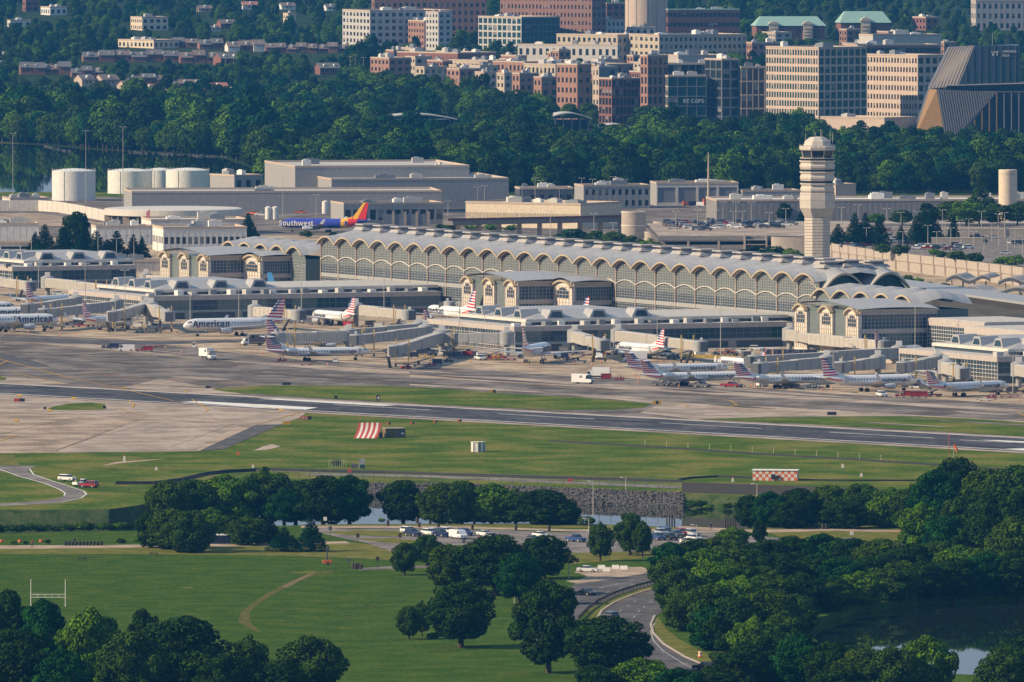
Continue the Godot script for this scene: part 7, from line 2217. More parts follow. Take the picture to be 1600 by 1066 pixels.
# ------------------------------------------------------------------ road vehicles: local x forward
var vehicle_kinds := {}
func make_vehicle(kind: String, paint: String, label: String, group: String) -> Node3D:
	var t := thing({"sedan": "car", "suv": "car", "van": "van", "pickup": "pickup_truck", "truck": "box_truck", "catering": "catering_truck", "tug": "baggage_tug", "cart": "baggage_cart", "loader": "belt_loader", "dolly": "cargo_dolly", "stepvan": "step_van"}[kind], label, {"sedan": "car", "suv": "car", "van": "van", "pickup": "pickup truck", "truck": "truck", "catering": "truck", "tug": "tug", "cart": "baggage cart", "loader": "belt loader", "dolly": "dolly", "stepvan": "van"}[kind], Vector3.ZERO, 0.0, group)
	var p: Material = M[paint]
	var V := func(a: Array) -> PackedVector2Array:
		var o := PackedVector2Array()
		for i in range(0, a.size(), 2): o.append(Vector2(a[i], a[i + 1]))
		return o
	var wheels := func(xs: Array, half: float, r: float) -> void:
		for x in xs:
			for s in [-1.0, 1.0]:
				var w := MB.new()
				w.tube(Vector3(x, r, s * half - 0.12), Vector3(x, r, s * half + 0.12), r, r, 12)
				var o := part("wheel", w, M.rubber, t)
				w = MB.new()
				w.tube(Vector3(x, r, s * half - 0.13), Vector3(x, r, s * half + 0.13), r * 0.55, r * 0.55, 10)
				part("rim", w, M.car_silver, o)
	var cabin := func(lo: Array, hi: Array, wlo: float, whi: float) -> MB:   # lo/hi: [x0, x1, y]
		var b := MB.new()
		b.hexa([Vector3(lo[0], lo[2], wlo), Vector3(lo[1], lo[2], wlo), Vector3(lo[1], lo[2], -wlo), Vector3(lo[0], lo[2], -wlo), Vector3(hi[0], hi[2], whi), Vector3(hi[1], hi[2], whi), Vector3(hi[1], hi[2], -whi), Vector3(hi[0], hi[2], -whi)])
		return b
	var lights := func(x: float, y: float, half: float) -> void:
		for s in [-1.0, 1.0]:
			var b := MB.new(); b.box(Vector3(x, y, s * half), Vector3(0.1, 0.16, 0.36))
			part("headlight", b, M.white_wall, t)
	var b := MB.new()
	match kind:
		"sedan":
			b.extrude(V.call([-2.35, 0.35, 2.3, 0.3, 2.38, 0.6, 2.2, 0.78, 1.0, 0.95, -1.5, 1.0, -2.3, 0.95]), -0.9, 0.9)
			part("body", b, p, t)
			part("window_band", cabin.call([-1.75, 1.15, 0.94], [-1.0, 0.3, 1.4], 0.82, 0.64), M.dark_glass, t)
			part("roof", cabin.call([-1.12, 0.42, 1.38], [-0.9, 0.2, 1.46], 0.66, 0.58), p, t)
			wheels.call([-1.4, 1.4], 0.82, 0.33); lights.call(2.3, 0.66, 0.6)
		"suv":
			b.extrude(V.call([-2.35, 0.45, 2.3, 0.4, 2.36, 0.85, 2.2, 1.05, 1.1, 1.12, -2.3, 1.15, -2.4, 0.8]), -0.95, 0.95)
			part("body", b, p, t)
			part("window_band", cabin.call([-2.25, 1.2, 1.1], [-2.0, 0.45, 1.64], 0.88, 0.74), M.dark_glass, t)
			part("roof", cabin.call([-2.08, 0.55, 1.62], [-1.9, 0.35, 1.74], 0.77, 0.68), p, t)
			wheels.call([-1.45, 1.45], 0.86, 0.38); lights.call(2.28, 0.9, 0.66)
		"van":
			b.extrude(V.call([-2.7, 0.45, 2.6, 0.4, 2.66, 0.95, 2.2, 1.2, 1.5, 2.0, 1.1, 2.12, -2.6, 2.15, -2.7, 1.6]), -0.98, 0.98)
			part("body", b, p, t)
			var g := MB.new()
			g.extrude(V.call([2.16, 1.24, 1.55, 1.92, 1.2, 1.92, 0.9, 1.3]), -1.0, 1.0)
			part("window_band", g, M.dark_glass, t)
			wheels.call([-1.6, 1.7], 0.88, 0.36); lights.call(2.6, 0.85, 0.7)
		"pickup":
			b.extrude(V.call([-2.75, 0.5, 2.6, 0.45, 2.66, 0.9, 2.5, 1.08, 1.2, 1.15, -0.6, 1.15, -0.62, 0.95, -2.6, 0.95, -2.65, 1.12, -2.78, 1.12]), -0.96, 0.96)
			part("body", b, p, t)
			part("window_band", cabin.call([-0.6, 1.3, 1.14], [-0.45, 0.6, 1.74], 0.9, 0.76), M.dark_glass, t)
			part("roof", cabin.call([-0.5, 0.7, 1.72], [-0.35, 0.5, 1.84], 0.78, 0.7), p, t)
			for s in [-1.0, 1.0]:
				var w := MB.new(); w.box(Vector3(-1.68, 1.04, s * 0.9), Vector3(2.1, 0.2, 0.1))
				part("bed_side", w, p, t)
			wheels.call([-1.75, 1.75], 0.88, 0.42); lights.call(2.6, 0.85, 0.68)
		"stepvan":
			b.extrude(V.call([-3.3, 0.6, 3.1, 0.55, 3.2, 1.3, 2.7, 1.5, 2.0, 3.0, -3.3, 3.05]), -1.15, 1.15)
			part("body", b, p, t)
			var g := MB.new(); g.extrude(V.call([2.72, 1.56, 2.2, 2.7, 1.6, 2.7, 1.3, 1.6]), -1.17, 1.17)
			part("window_band", g, M.dark_glass, t)
			g = MB.new(); g.box(Vector3(-0.2, 2.2, 0), Vector3(0.9, 0.7, 2.34))
			part("side_panel", g, M.grey_metal, t)
			g = MB.new(); g.box(Vector3(3.16, 0.9, 0), Vector3(0.12, 0.5, 1.6))
			part("grille", g, M.dark_metal, t)
			wheels.call([-2.0, 2.2], 1.0, 0.45); lights.call(3.18, 0.95, 0.95)
		"truck", "catering":
			var lift := 1.0 if kind == "truck" else 1.1
			b.span(-3.8, 1.5, lift, lift + 2.5, -1.25, 1.25)
			part("cargo_box", b, p, t)
			b = MB.new(); b.extrude(V.call([1.6, 0.6, 3.6, 0.6, 3.7, 1.2, 3.2, 1.5, 2.8, 2.4, 1.65, 2.4]), -1.1, 1.1)
			part("cab", b, M.car_white, t)
			b = MB.new(); b.extrude(V.call([3.18, 1.56, 2.84, 2.25, 2.2, 2.25, 2.0, 1.6]), -1.12, 1.12)
			part("window_band", b, M.dark_glass, t)
			b = MB.new(); b.span(-3.7, 3.3, 0.55, 0.95, -0.5, 0.5)
			part("chassis", b, M.dark_metal, t)
			if kind == "catering":
				b = MB.new(); b.span(1.5, 3.6, lift + 1.6, lift + 1.75, -1.25, 1.25)
				part("platform", b, M.pole_metal, t)
				b = MB.new(); b.box(Vector3(0.4, lift + 1.7, 0), Vector3(0.9, 0.8, 2.54))
				part("side_panel", b, M.dark_glass, t)
			else:
				b = MB.new()
				for i in 5: b.box(Vector3(-3.0 + i * 0.4, lift + 1.0 + 0.3 * (i % 3), 1.27), Vector3(0.35, 0.9 - 0.1 * i, 0.04), Basis(Vector3(0, 0, 1), 0.5))
				part("side_graphic", b, M.dark_metal, t)
			wheels.call([-2.4, 2.6], 1.0, 0.45)
		"tug":
			b.extrude(V.call([-1.5, 0.35, 1.5, 0.35, 1.55, 0.95, 0.5, 1.05, 0.3, 0.7, -0.5, 0.7, -0.6, 1.0, -1.5, 1.0]), -0.75, 0.75)
			part("body", b, p, t)
			b = MB.new(); b.box(Vector3(0.0, 1.9, 0), Vector3(1.2, 0.1, 1.4))
			part("roof", b, p, t)
			for s in [[-0.5, -0.65], [-0.5, 0.65], [0.5, -0.65], [0.5, 0.65]]:
				b = MB.new(); b.span(s[0] - 0.05, s[0] + 0.05, 0.9, 1.9, s[1] - 0.05, s[1] + 0.05)
				part("roof_post", b, M.dark_metal, t)
			b = MB.new(); b.box(Vector3(-0.3, 1.0, 0), Vector3(0.3, 0.6, 0.9))
			part("seat", b, M.black_plastic, t)
			wheels.call([-1.0, 1.0], 0.7, 0.33)
		"cart":
			b.span(-1.6, 1.6, 0.5, 0.7, -0.8, 0.8); b.span(-1.6, -1.5, 0.7, 1.9, -0.8, 0.8); b.span(1.5, 1.6, 0.7, 1.9, -0.8, 0.8); b.span(-1.6, 1.6, 1.9, 2.0, -0.85, 0.85)
			part("frame", b, p, t)
			b = MB.new(); b.span(-1.45, 1.45, 0.72, 1.88, -0.72, 0.72)
			part("curtain", b, p, t)
			b = MB.new(); b.beam(Vector3(1.6, 0.5, 0), Vector3(2.4, 0.4, 0), 0.1, 0.1)
			part("tow_bar", b, M.dark_metal, t)
			wheels.call([-1.1, 1.1], 0.7, 0.28)
		"loader":
			b.extrude(V.call([-2.6, 0.4, 2.2, 0.4, 2.2, 0.85, -2.6, 0.8]), -0.8, 0.8)
			part("body", b, p, t)
			b = MB.new(); b.beam(Vector3(-3.2, 0.9, 0.2), Vector3(3.4, 2.8, 0.2), 0.9, 0.3)
			part("conveyor", b, M.dark_metal, t)
			b = MB.new(); b.span(-1.0, -0.2, 0.8, 1.8, -0.8, -0.3)
			part("driver_stand", b, M.dark_metal, t)
			wheels.call([-1.7, 1.5], 0.78, 0.36)
		"dolly":
			b.span(-1.7, 1.7, 0.42, 0.58, -1.0, 1.0)
			part("frame", b, p, t)
			b = MB.new()
			for i in 6: b.span(-1.5 + i * 0.55, -1.3 + i * 0.55, 0.58, 0.66, -0.9, 0.9)
			part("rollers", b, M.pole_metal, t)
			b = MB.new(); b.beam(Vector3(1.7, 0.45, 0), Vector3(2.6, 0.4, 0), 0.1, 0.1)
			part("tow_bar", b, M.dark_metal, t)
			wheels.call([-1.2, 1.2], 0.8, 0.26)
	return t
func vehicle(kind: String, paint: String, px: float, py: float, deg: float, label: String, group: String, level := 0.03) -> void:
	var p := plan_point(px, py, level)
	var key := kind + paint
	if vehicle_kinds.has(key): copy(vehicle_kinds[key], p, deg_to_rad(deg), label, group)
	else:
		var v := make_vehicle(kind, paint, label, group)
		v.position = p; v.rotation.y = deg_to_rad(deg)
		vehicle_kinds[key] = v
func build_vehicles() -> void:
	var word := {"sedan": "sedan", "suv": "sport utility car", "van": "van", "pickup": "pickup truck"}
	# park lot
	var g := "cars in the riverside lot"
	var P := PARK + 0.04
	for q in [["suv", "car_white", 639, 834, -20, "white sport utility car at the lot entrance side, topmost of its row"], ["suv", "car_navy", 645, 838, -20, "dark sport utility car half hidden by the entrance tree"], ["suv", "car_white", 671, 837, -25, "white sport utility car touching the white hatchback row"], ["suv", "car_silver", 682, 836, -25, "silver car squeezed between white cars"], ["suv", "car_navy", 690, 839, -25, "navy car behind the small white van"], ["suv", "car_white", 700, 835, -22, "white sport utility car behind the small white van"], ["van", "car_white", 716, 842, -25, "small white delivery van in the riverside lot"], ["suv", "car_blue", 726, 837, -25, "blue car beside the small white van"], ["sedan", "car_white", 758, 838, -18, "white sedan behind the dark red car"], ["sedan", "car_silver", 768, 842, -18, "silver sedan next to the dark red car"], ["suv", "car_red", 760, 850, -5, "dark red car in the riverside lot"], ["sedan", "car_white", 845, 840, -20, "white sedan ahead of the blue pickup"], ["sedan", "car_grey", 833, 846, -20, "grey sedan under the grove's edge"], ["sedan", "car_white", 860, 846, -22, "white sedan at the grove side of the lot"], ["pickup", "car_blue", 900, 847, -15, "blue pickup truck alone in the lot"],
		["suv", "car_blue", 1029, 844, -35, "bright blue car in the pond side row"], ["suv", "car_silver", 1034, 837, -35, "silver car behind the bright blue car"], ["suv", "car_navy", 1043, 836, -35, "navy car in the pond side row"], ["suv", "car_black", 1048, 844, -35, "black car in the pond side row"], ["suv", "car_grey", 1058, 840, -35, "grey car in the pond side row"], ["suv", "car_red", 1066, 837, -35, "red car in the pond side row"], ["suv", "car_silver", 1082, 838, -30, "silver car at the pond side row's right end"], ["suv", "car_white", 1085, 846, -30, "white sport utility car at the pond side row's right end"], ["sedan", "car_white", 1076, 850, -20, "white sedan in front of the pond side row"], ["sedan", "car_silver", 1142, 878, -10, "silver sedan half hidden by the pond wood"], ["suv", "car_white", 1166, 874, -10, "white sport utility car beside the pond wood"], ["suv", "car_blue", 1040, 834, -35, "light blue car behind the pond side row"]]:
		vehicle(q[0], q[1], q[2], q[3], q[4] - 34, q[5], g, P)
	g = "cars on the parkway"
	vehicle("sedan", "car_white", 918, 894, -12, "white sedan waiting at the parkway entry", g, PARK + 0.04)
	vehicle("sedan", "car_black", 918, 930, -60, "dark car with bright headlights on the upper carriageway", g, PARK + 0.06)
	vehicle("suv", "car_grey", 953, 968, 120, "dark grey car rounding the lower carriageway bend", g, PARK + 0.06)
	vehicle("suv", "car_black", 1101, 1048, 160, "black sport utility car at the foot of the parkway", g, PARK + 0.06)
	vehicle("van", "car_teal", 1333, 856, 20, "dark teal van beside the pond wood", g, PARK + 0.06)
	vehicle("sedan", "car_white", 1491, 841, 0, "white car glimpsed through the right hand wood", g, PARK + 0.04)
	# perimeter road
	g = "service vehicles on the perimeter road"
	vehicle("suv", "car_white", 105, 752, -35, "white service car with orange beacon on the perimeter road", g, 0.07)
	vehicle("pickup", "car_white", 130, 760, 40, "white pickup stopped on the perimeter road", g, 0.07)
	vehicle("suv", "car_red", 139, 762, 150, "dark red car behind the white pickup", g, 0.07)
	# apron
	g = "ground service vehicles on the apron"
	for q in [["tug", "car_navy", 166, 545, 180, "navy tug pulling a navy cart past the left stands"], ["cart", "car_navy", 178, 546, 180, "navy cart behind the navy tug"], ["van", "car_white", 197, 549, 178, "white van on the open taxiway"], ["tug", "car_red", 219, 550, 180, "red tug leading a red cart beside the white van"], ["cart", "car_red", 231, 550, 180, "red cart behind the red tug near the white van"], ["dolly", "car_red", 236, 543, 170, "flat red dolly behind the red cart"], ["dolly", "car_red", 246, 542, 170, "flat red dolly at the end of its train"], ["tug", "car_white", 303, 544, 90, "white tug with red skirt near the catering truck"], ["catering", "car_white", 325, 562, -60, "white catering truck with raised box near the taxiing airliner"],
		["cart", "car_navy", 8, 516, 170, "navy cart under the left airliners"], ["cart", "car_navy", 17, 516, 170, "navy cart under the left airliners"], ["cart", "car_grey", 236, 521, 170, "grey cart near the small jet"], ["cart", "car_grey", 245, 521, 170, "grey cart near the small jet"], ["tug", "car_silver", 219, 520, 170, "silver tug near the small jet"], ["tug", "car_navy", 195, 516, 10, "navy tug under the small jet's wing"], ["loader", "car_silver", 107, 512, 10, "silver belt loader under the left airliners"], ["tug", "car_blue", 76, 514, 10, "blue tug beneath the front left airliner"], ["suv", "car_white", 92, 462, 0, "white car by the far concourse wall"], ["tug", "car_blue", 78, 466, 0, "blue tug by the far concourse wall"], ["catering", "car_grey", 395, 540, 200, "grey lift truck behind the taxiing airliner"],
		["tug", "car_red", 440, 566, 10, "red tug with tow arm at the rear engined jet's tail"], ["dolly", "car_red", 478, 571, 10, "flat red dolly under the rear engined jet"], ["tug", "car_white", 524, 567, 90, "small white tug under the rear engined jet's nose"], ["tug", "car_red", 634, 577, 200, "red forklift like tug on the open apron"], ["loader", "car_silver", 657, 573, 0, "silver belt loader beside the red tug"], ["tug", "car_red", 674, 573, 0, "red tug with a blue box behind"], ["cart", "car_navy", 683, 571, 0, "navy box cart behind the red tug"], ["tug", "car_black", 701, 567, 0, "black tug near the pickups"], ["pickup", "car_white", 750, 563, -70, "white pickup facing the runway beside yellow barriers"], ["pickup", "car_white", 733, 554, 180, "white pickup under the straight jet bridge"], ["pickup", "car_grey", 718, 558, 180, "dark pickup under the straight jet bridge"], ["suv", "car_silver", 697, 556, -60, "silver car under the straight jet bridge"], ["suv", "car_navy", 702, 549, -60, "navy car under the straight jet bridge"], ["suv", "car_blue", 668, 551, 0, "blue car beneath the jet bridge fan"], ["cart", "car_navy", 648, 560, 0, "navy cart beneath the jet bridge fan"],
		["cart", "car_navy", 878, 562, 90, "navy container beside the rear facing airliner"], ["cart", "car_navy", 884, 561, 90, "navy container beside the rear facing airliner"], ["tug", "car_navy", 891, 564, 0, "navy tug beside the rear facing airliner"], ["loader", "car_silver", 906, 567, 0, "silver service unit beside the rear facing airliner"], ["van", "car_white", 935, 562, -80, "white van parked below the ribbed bridge"], ["truck", "car_white", 992, 566, 180, "white box truck at the sunlit jet's wing"], ["loader", "car_navy", 1062, 562, 20, "navy belt loader by the yellow barriers"], ["tug", "car_navy", 1050, 561, 20, "navy tug at the belt loader"], ["pickup", "car_orange", 1136, 554, 0, "orange and white service truck by the yellow barriers"], ["pickup", "car_white", 1160, 553, 0, "white pickup beyond the yellow barriers"], ["suv", "car_white", 1182, 548, 0, "white car near the blue container row"], ["stepvan", "car_white", 911, 600, -25, "white step van on the open apron, foremost of the pair"], ["truck", "car_white", 934, 592, 170, "white box truck with black graphic behind the step van"], ["cart", "car_red", 947, 594, 180, "dark red cart between box truck and red tug"], ["tug", "car_red", 968, 595, 180, "red tug alone right of the step van"],
		["loader", "car_silver", 1100, 604, 0, "silver belt unit under the twin jets"], ["dolly", "car_red", 1134, 604, 0, "red dolly under the twin jets"], ["dolly", "car_red", 1144, 604, 0, "red dolly under the twin jets"], ["tug", "car_green", 1268, 609, 0, "green tug under the slim jet"], ["tug", "car_grey", 1278, 609, 0, "grey tug under the slim jet"], ["suv", "car_white", 1378, 620, -70, "white car facing the runway beside the red baggage train"], ["tug", "car_red", 1407, 621, 180, "red tug at the head of the red baggage train"], ["cart", "car_red", 1420, 621, 180, "red cart of the baggage train"], ["cart", "car_red", 1431, 622, 180, "red cart of the baggage train"], ["cart", "car_red", 1441, 622, 180, "red cart of the baggage train"], ["loader", "car_red", 1460, 620, 30, "red belt loader behind the baggage train"], ["pickup", "car_white", 1436, 603, 180, "white pickup beneath the smooth jet bridge"], ["pickup", "car_white", 1452, 607, -100, "white pickup beside the short looking jet's tail"], ["tug", "car_red", 1550, 624, 180, "red tug with a white dolly at the short looking jet"], ["dolly", "car_white", 1540, 627, 180, "white dolly behind the red tug"], ["dolly", "car_red", 1572, 622, 0, "red dolly by the yellow bollards"], ["dolly", "car_red", 1584, 621, 0, "red dolly by the yellow bollards"], ["pickup", "car_white", 1345, 553, 0, "white pickup by the dark container row"], ["loader", "car_silver", 1233, 562, 0, "silver service cart before the blue container row"], ["tug", "car_green", 1304, 558, 0, "green tug beside the blue container row"]]:
		vehicle(q[0], q[1], q[2], q[3], q[4], q[5], g)
	for i in 12:
		vehicle("cart", "car_navy", 1200 + i * 8.6, 556, 90, "blue baggage container in the row before the near concourse", "row of blue containers")
	var rr := RandomNumberGenerator.new()
	rr.seed = 31
	for q in [[60, 508, 250, 513, 9], [405, 503, 640, 514, 14], [600, 553, 800, 562, 14], [870, 553, 1180, 558, 18], [1010, 602, 1290, 608, 10], [1300, 557, 1400, 560, 6], [1400, 604, 1595, 616, 14]]:
		for i in q[4]:
			var u: float = (i + rr.randf()) / q[4]
			var k: String = ["cart", "dolly", "tug", "cart", "loader", "pickup"][rr.randi() % 6]; var c: String = ["car_navy", "car_silver", "car_red", "car_white", "car_grey"][rr.randi() % 5]
			vehicle(k, c, lerpf(q[0], q[2], u), lerpf(q[1], q[3], u) + rr.randf_range(-2, 2), rr.randf_range(-40, 40), "%s %s standing among the gate equipment" % [c.substr(4), {"cart": "baggage cart", "dolly": "cargo dolly", "tug": "baggage tug", "loader": "belt loader", "pickup": "pickup truck"}[k]], "gate equipment")
	# parking deck roof and terrace
	var paints := ["car_white", "car_silver", "car_grey", "car_red", "car_navy", "car_black"]
	var kinds := ["sedan", "suv", "suv", "pickup"]
	for q in [[1046, 354], [1052, 358], [1072, 350], [1076, 356], [1090, 350], [1098, 352], [1088, 360], [1104, 360], [1118, 351], [1116, 358], [1126, 354], [1112, 347], [1138, 352], [1146, 355], [1166, 353], [1172, 350], [1186, 350], [1204, 352], [1212, 356], [1224, 351], [1232, 349], [1238, 352]]:
		var k: String = kinds[rr.randi() % 4]; var c: String = paints[rr.randi() % 6]
		vehicle(k, c, q[0], q[1], rr.randf_range(-30, 30), "%s %s parked on the roof of the parking deck" % [c.substr(4), word[k]], "cars on the parking deck roof", 8.76)
	for q in [[1302, 380], [1316, 381], [1330, 380], [1340, 383], [1345, 379], [1352, 384], [1362, 380], [1374, 382], [1384, 383], [1392, 379], [1398, 380], [1440, 386], [1452, 388], [1466, 389], [1474, 388], [1500, 388], [1514, 389], [1572, 398], [1390, 362], [1502, 364]]:
		var k: String = kinds[rr.randi() % 4]; var c: String = paints[rr.randi() % 6]
		vehicle(k, c, q[0], q[1], rr.randf_range(-30, 30), "%s %s parked on the terrace behind the tower" % [c.substr(4), word[k]], "cars on the terrace car park", 6.04)
	for i in 64:
		var u := rr.randf()
		var px := 1308.0 + 285.0 * u; var py: float = [359.0, 366.0, 374.0, 380.0, 386.0][i % 5] + u * 8.0
		var k: String = kinds[rr.randi() % 4]; var c: String = paints[rr.randi() % 6]
		if i % 5 > 2 and u > 0.75: continue
		vehicle(k, c, px, py, [0.0, 12.0, 180.0][i % 3], "%s %s parked on the terrace behind the tower" % [c.substr(4), word[k]], "cars on the terrace car park", 6.04)
	for i in 26:
		var k: String = kinds[rr.randi() % 4]; var c: String = paints[rr.randi() % 6]
		vehicle(k, c, 1042 + 7.6 * i + rr.randf_range(-3, 3), [349.0, 353.0, 357.0][i % 3], rr.randf_range(-20, 20), "%s %s parked on the roof of the parking deck" % [c.substr(4), word[k]], "cars on the parking deck roof", 8.76)
	for q in [[820, 318], [846, 320], [862, 322], [1076, 322], [1084, 322], [1098, 323], [1112, 323], [396, 336], [408, 338], [470, 334], [790, 330]]:
		var k: String = ["truck", "van", "pickup"][rr.randi() % 3]; var c: String = ["car_white", "car_navy", "car_orange"][rr.randi() % 3]
		vehicle(k, c, q[0], q[1], rr.randf_range(-30, 30), "%s %s parked by the rear hangars" % [c.substr(4), {"truck": "box truck", "van": "van", "pickup": "pickup truck"}[k]], "vehicles by the rear hangars", 0.04)

# ------------------------------------------------------------------ small airfield things
func build_airfield_things() -> void:
	var b: MB
	# cones
	for q in [[44, 521], [94, 523], [118, 524], [277, 520], [284, 552], [258, 545], [226, 521], [390, 551], [375, 540], [411, 553], [512, 571], [662, 576], [735, 566], [897, 569], [925, 571], [939, 567], [992, 588], [999, 593], [997, 600], [1061, 605], [1066, 598], [1164, 605], [1174, 604], [1180, 603], [1234, 612], [1284, 611], [1592, 627], [1300, 610], [1033, 567], [1068, 566]]:
		var p := plan_point(q[0], q[1], 0.03)
		var t := thing("traffic_cone", "orange traffic cone standing on the apron", "traffic cone", p, 0.0, "traffic cones on the apron")
		b = MB.new(); b.box(Vector3(0, 0.04, 0), Vector3(0.5, 0.08, 0.5))
		b.tube(Vector3(0, 0.08, 0), Vector3(0, 0.95, 0), 0.2, 0.05, 8)
		part("cone", b, M.orange_paint, t)
		b = MB.new(); b.tube(Vector3(0, 0.45, 0), Vector3(0, 0.65, 0), 0.15, 0.11, 8)
		part("white_band", b, M.white_paint, t)
	# guidance signs: x, y, width m, height m, panels [colour...]
	for q in [[30, 629, 3.2, 0.9, ["red_paint", "black_plastic"], "red and black guidance sign at the left taxiway"], [70, 641, 0.8, 0.7, ["black_plastic"], "small black marker at the left grass island"], [163, 640, 0.9, 0.8, ["black_plastic"], "dark marker at the island's other end"], [325, 608, 1.4, 0.7, ["black_plastic"], "low black sign at the tip of the long grass island"], [448, 603, 2.6, 0.8, ["black_plastic"], "wide black sign at the far edge of the long grass island"], [525, 624, 1.0, 0.8, ["black_plastic"], "small black sign on the runway's far side"], [591, 627, 1.1, 1.5, ["black_plastic"], "tall black distance marker beside the runway"], [770, 615, 1.8, 0.8, ["yellow_paint", "black_plastic"], "yellow and black sign on the long grass island"], [1027, 633, 2.6, 0.9, ["yellow_paint", "black_plastic", "yellow_paint"], "yellow and black sign at the island's right tip"], [1300, 650, 2.6, 0.9, ["black_plastic"], "dark sign at the right grass island"], [478, 657, 3.2, 0.9, ["red_paint", "red_paint", "black_plastic"], "red and black guidance sign near the pad"], [448, 665, 2.2, 0.9, ["yellow_paint"], "yellow guidance sign near the pad"], [607, 665, 1.2, 0.6, ["orange_paint", "black_plastic"], "first orange runway light unit from the pad"], [644, 664, 1.2, 0.6, ["orange_paint", "black_plastic"], "second orange runway light unit from the pad"], [680, 662, 1.2, 0.6, ["orange_paint", "black_plastic"], "third orange runway light unit from the pad"], [718, 660, 1.2, 0.6, ["orange_paint", "black_plastic"], "fourth orange runway light unit from the pad"], [372, 713, 0.7, 0.9, ["orange_paint"], "small orange marker in the grass below the pad"], [546, 740, 1.0, 0.9, ["red_paint"], "red notice on the shore fence near the scrub cage"], [891, 754, 1.4, 0.7, ["red_paint"], "red notice board on the shore fence"]]:
		var p := plan_point(q[0], q[1], 0.02)
		var t := thing("airfield_sign", q[5], "sign", p, 0.0, "airfield signs")
		var n: int = q[4].size()
		for i in n:
			b = MB.new(); b.span(-q[2] * 0.5 + q[2] * i / n, -q[2] * 0.5 + q[2] * (i + 1) / n - 0.02, 0.25, 0.25 + q[3], -0.15, 0.15)
			part("panel", b, M[q[4][i]], t)
		for s in [-0.35, 0.35]:
			b = MB.new(); b.tube(Vector3(q[2] * s, 0, 0), Vector3(q[2] * s, 0.26, 0), 0.05, 0.05, 5)
			part("leg", b, M.dark_metal, t)
		if q[0] == 591: sign_text(t, "4", Vector3(0, 0.95, 0.16), 1.0, M.white_paint)
		if q[0] == 478: sign_text(t, "22-4", Vector3(-0.5, 0.72, 0.16), 0.6, M.white_paint)
	# white marker posts
	for q in [[194, 721, 1.3], [244, 735, 0.8], [395, 731, 0.7], [1317, 731, 0.9], [1145, 753, 0.9], [1346, 745, 0.8]]:
		var t := thing("marker_post", "short white marker post in the airfield grass", "post", plan_point(q[0], q[1], 0.02), 0.0, "white marker posts")
		b = MB.new(); b.taper(Vector3.ZERO, Vector2(0.7, 0.5), Vector3(0, q[2], 0), Vector2(0.5, 0.4))
		part("body", b, M.white_paint, t)
		b = MB.new(); b.box(Vector3(0, q[2] + 0.1, 0), Vector3(0.4, 0.2, 0.3))
		part("cap", b, M.orange_paint, t)
	# slender runway light stakes
	for i in 12:
		var t := thing("light_stake", "thin pale approach light stake in the airfield grass", "light", plan_point(1008 + i * 33.5, 697 + i * 2.15, 0.02), 0.0, "approach light stakes")
		b = MB.new(); b.tube(Vector3.ZERO, Vector3(0, 1.5, 0), 0.06, 0.05, 5)
		part("stem", b, M.cream_wall, t)
		b = MB.new(); b.box(Vector3(0, 1.55, 0), Vector3(0.25, 0.2, 0.25))
		part("lamp_cap", b, M.cream_wall, t)
	antenna_screen()
	# brown equipment shelter
	var t := thing("equipment_shelter", "brown flat roofed shelter beside the striped screen", "shed", plan_point(619, 684, 0.02), 0.25)
	var k := scale_at(t.position)
	b = MB.new(); b.span(-17 / k, 15 / k, 0, 14 / k, -4, 0)
	part("wall", b, M.bare_earth, t)
	b = MB.new(); b.span(-17.6 / k, 15.6 / k, 14 / k, 14.8 / k, -4.2, 0.2)
	part("roof", b, M.concrete, t)
	b = MB.new(); b.span(3 / k, 14 / k, 0.3, 12 / k, 0, 0.1)
	part("dark_end_panel", b, M.dark_metal, t)
	b = MB.new(); b.span(-1 / k, 2 / k, 0, 10 / k, 0, 0.12)
	part("door", b, M.brick_brown, t)
	b = MB.new(); b.span(8 / k, 12 / k, 5 / k, 8 / k, 0.1, 0.16)
	part("notice", b, M.white_paint, t)
	t = thing("equipment_cabinet", "thin dark cabinet between striped screen and brown shelter", "cabinet", plan_point(595, 684, 0.02))
	b = MB.new(); b.span(-0.5, 0.5, 0, 1.7, -0.3, 0.3); b.tube(Vector3(0.2, 1.7, 0), Vector3(0.2, 3.2, 0), 0.05, 0.05, 5)
	part("body", b, M.dark_metal, t)
	# round hut
	t = thing("round_hut", "round white hut with vertical grey stripes in the grass", "hut", plan_point(747, 706, 0.02))
	k = scale_at(t.position)
	var r := 11.5 / k
	for i in 16:
		b = MB.new()
		var a0 := TAU * i / 16.0; var a1 := TAU * (i + 1) / 16.0
		b.quad(Vector3(cos(a1) * r, 0, sin(a1) * r), Vector3(cos(a0) * r, 0, sin(a0) * r), Vector3(cos(a0) * r, 15 / k, sin(a0) * r), Vector3(cos(a1) * r, 15 / k, sin(a1) * r))
		part("wall_stave", b, M.white_paint if i % 2 == 0 else M.grey_metal, t)
	b = MB.new(); b.lathe([Vector2(r * 1.05, 15 / k), Vector2(r * 1.05, 15.8 / k), Vector2(0.1, 16 / k)], 16)
	part("roof", b, M.cream_wall, t)
	b = MB.new(); b.tube(Vector3(1, 15 / k, 0), Vector3(1, 22 / k, 0), 0.04, 0.03, 4)
	part("aerial", b, M.pole_metal, t)
	# checkered shelter
	t = thing("checkered_shelter", "low shelter painted in orange and white checks", "shed", plan_point(1176, 751, 0.02), -0.12)
	k = scale_at(t.position)
	var W := 70 / k; var H := 15.5 / k
	b = MB.new(); b.span(0.05, W - 0.05, 0, H, -4, -0.05)
	part("core", b, M.white_paint, t)
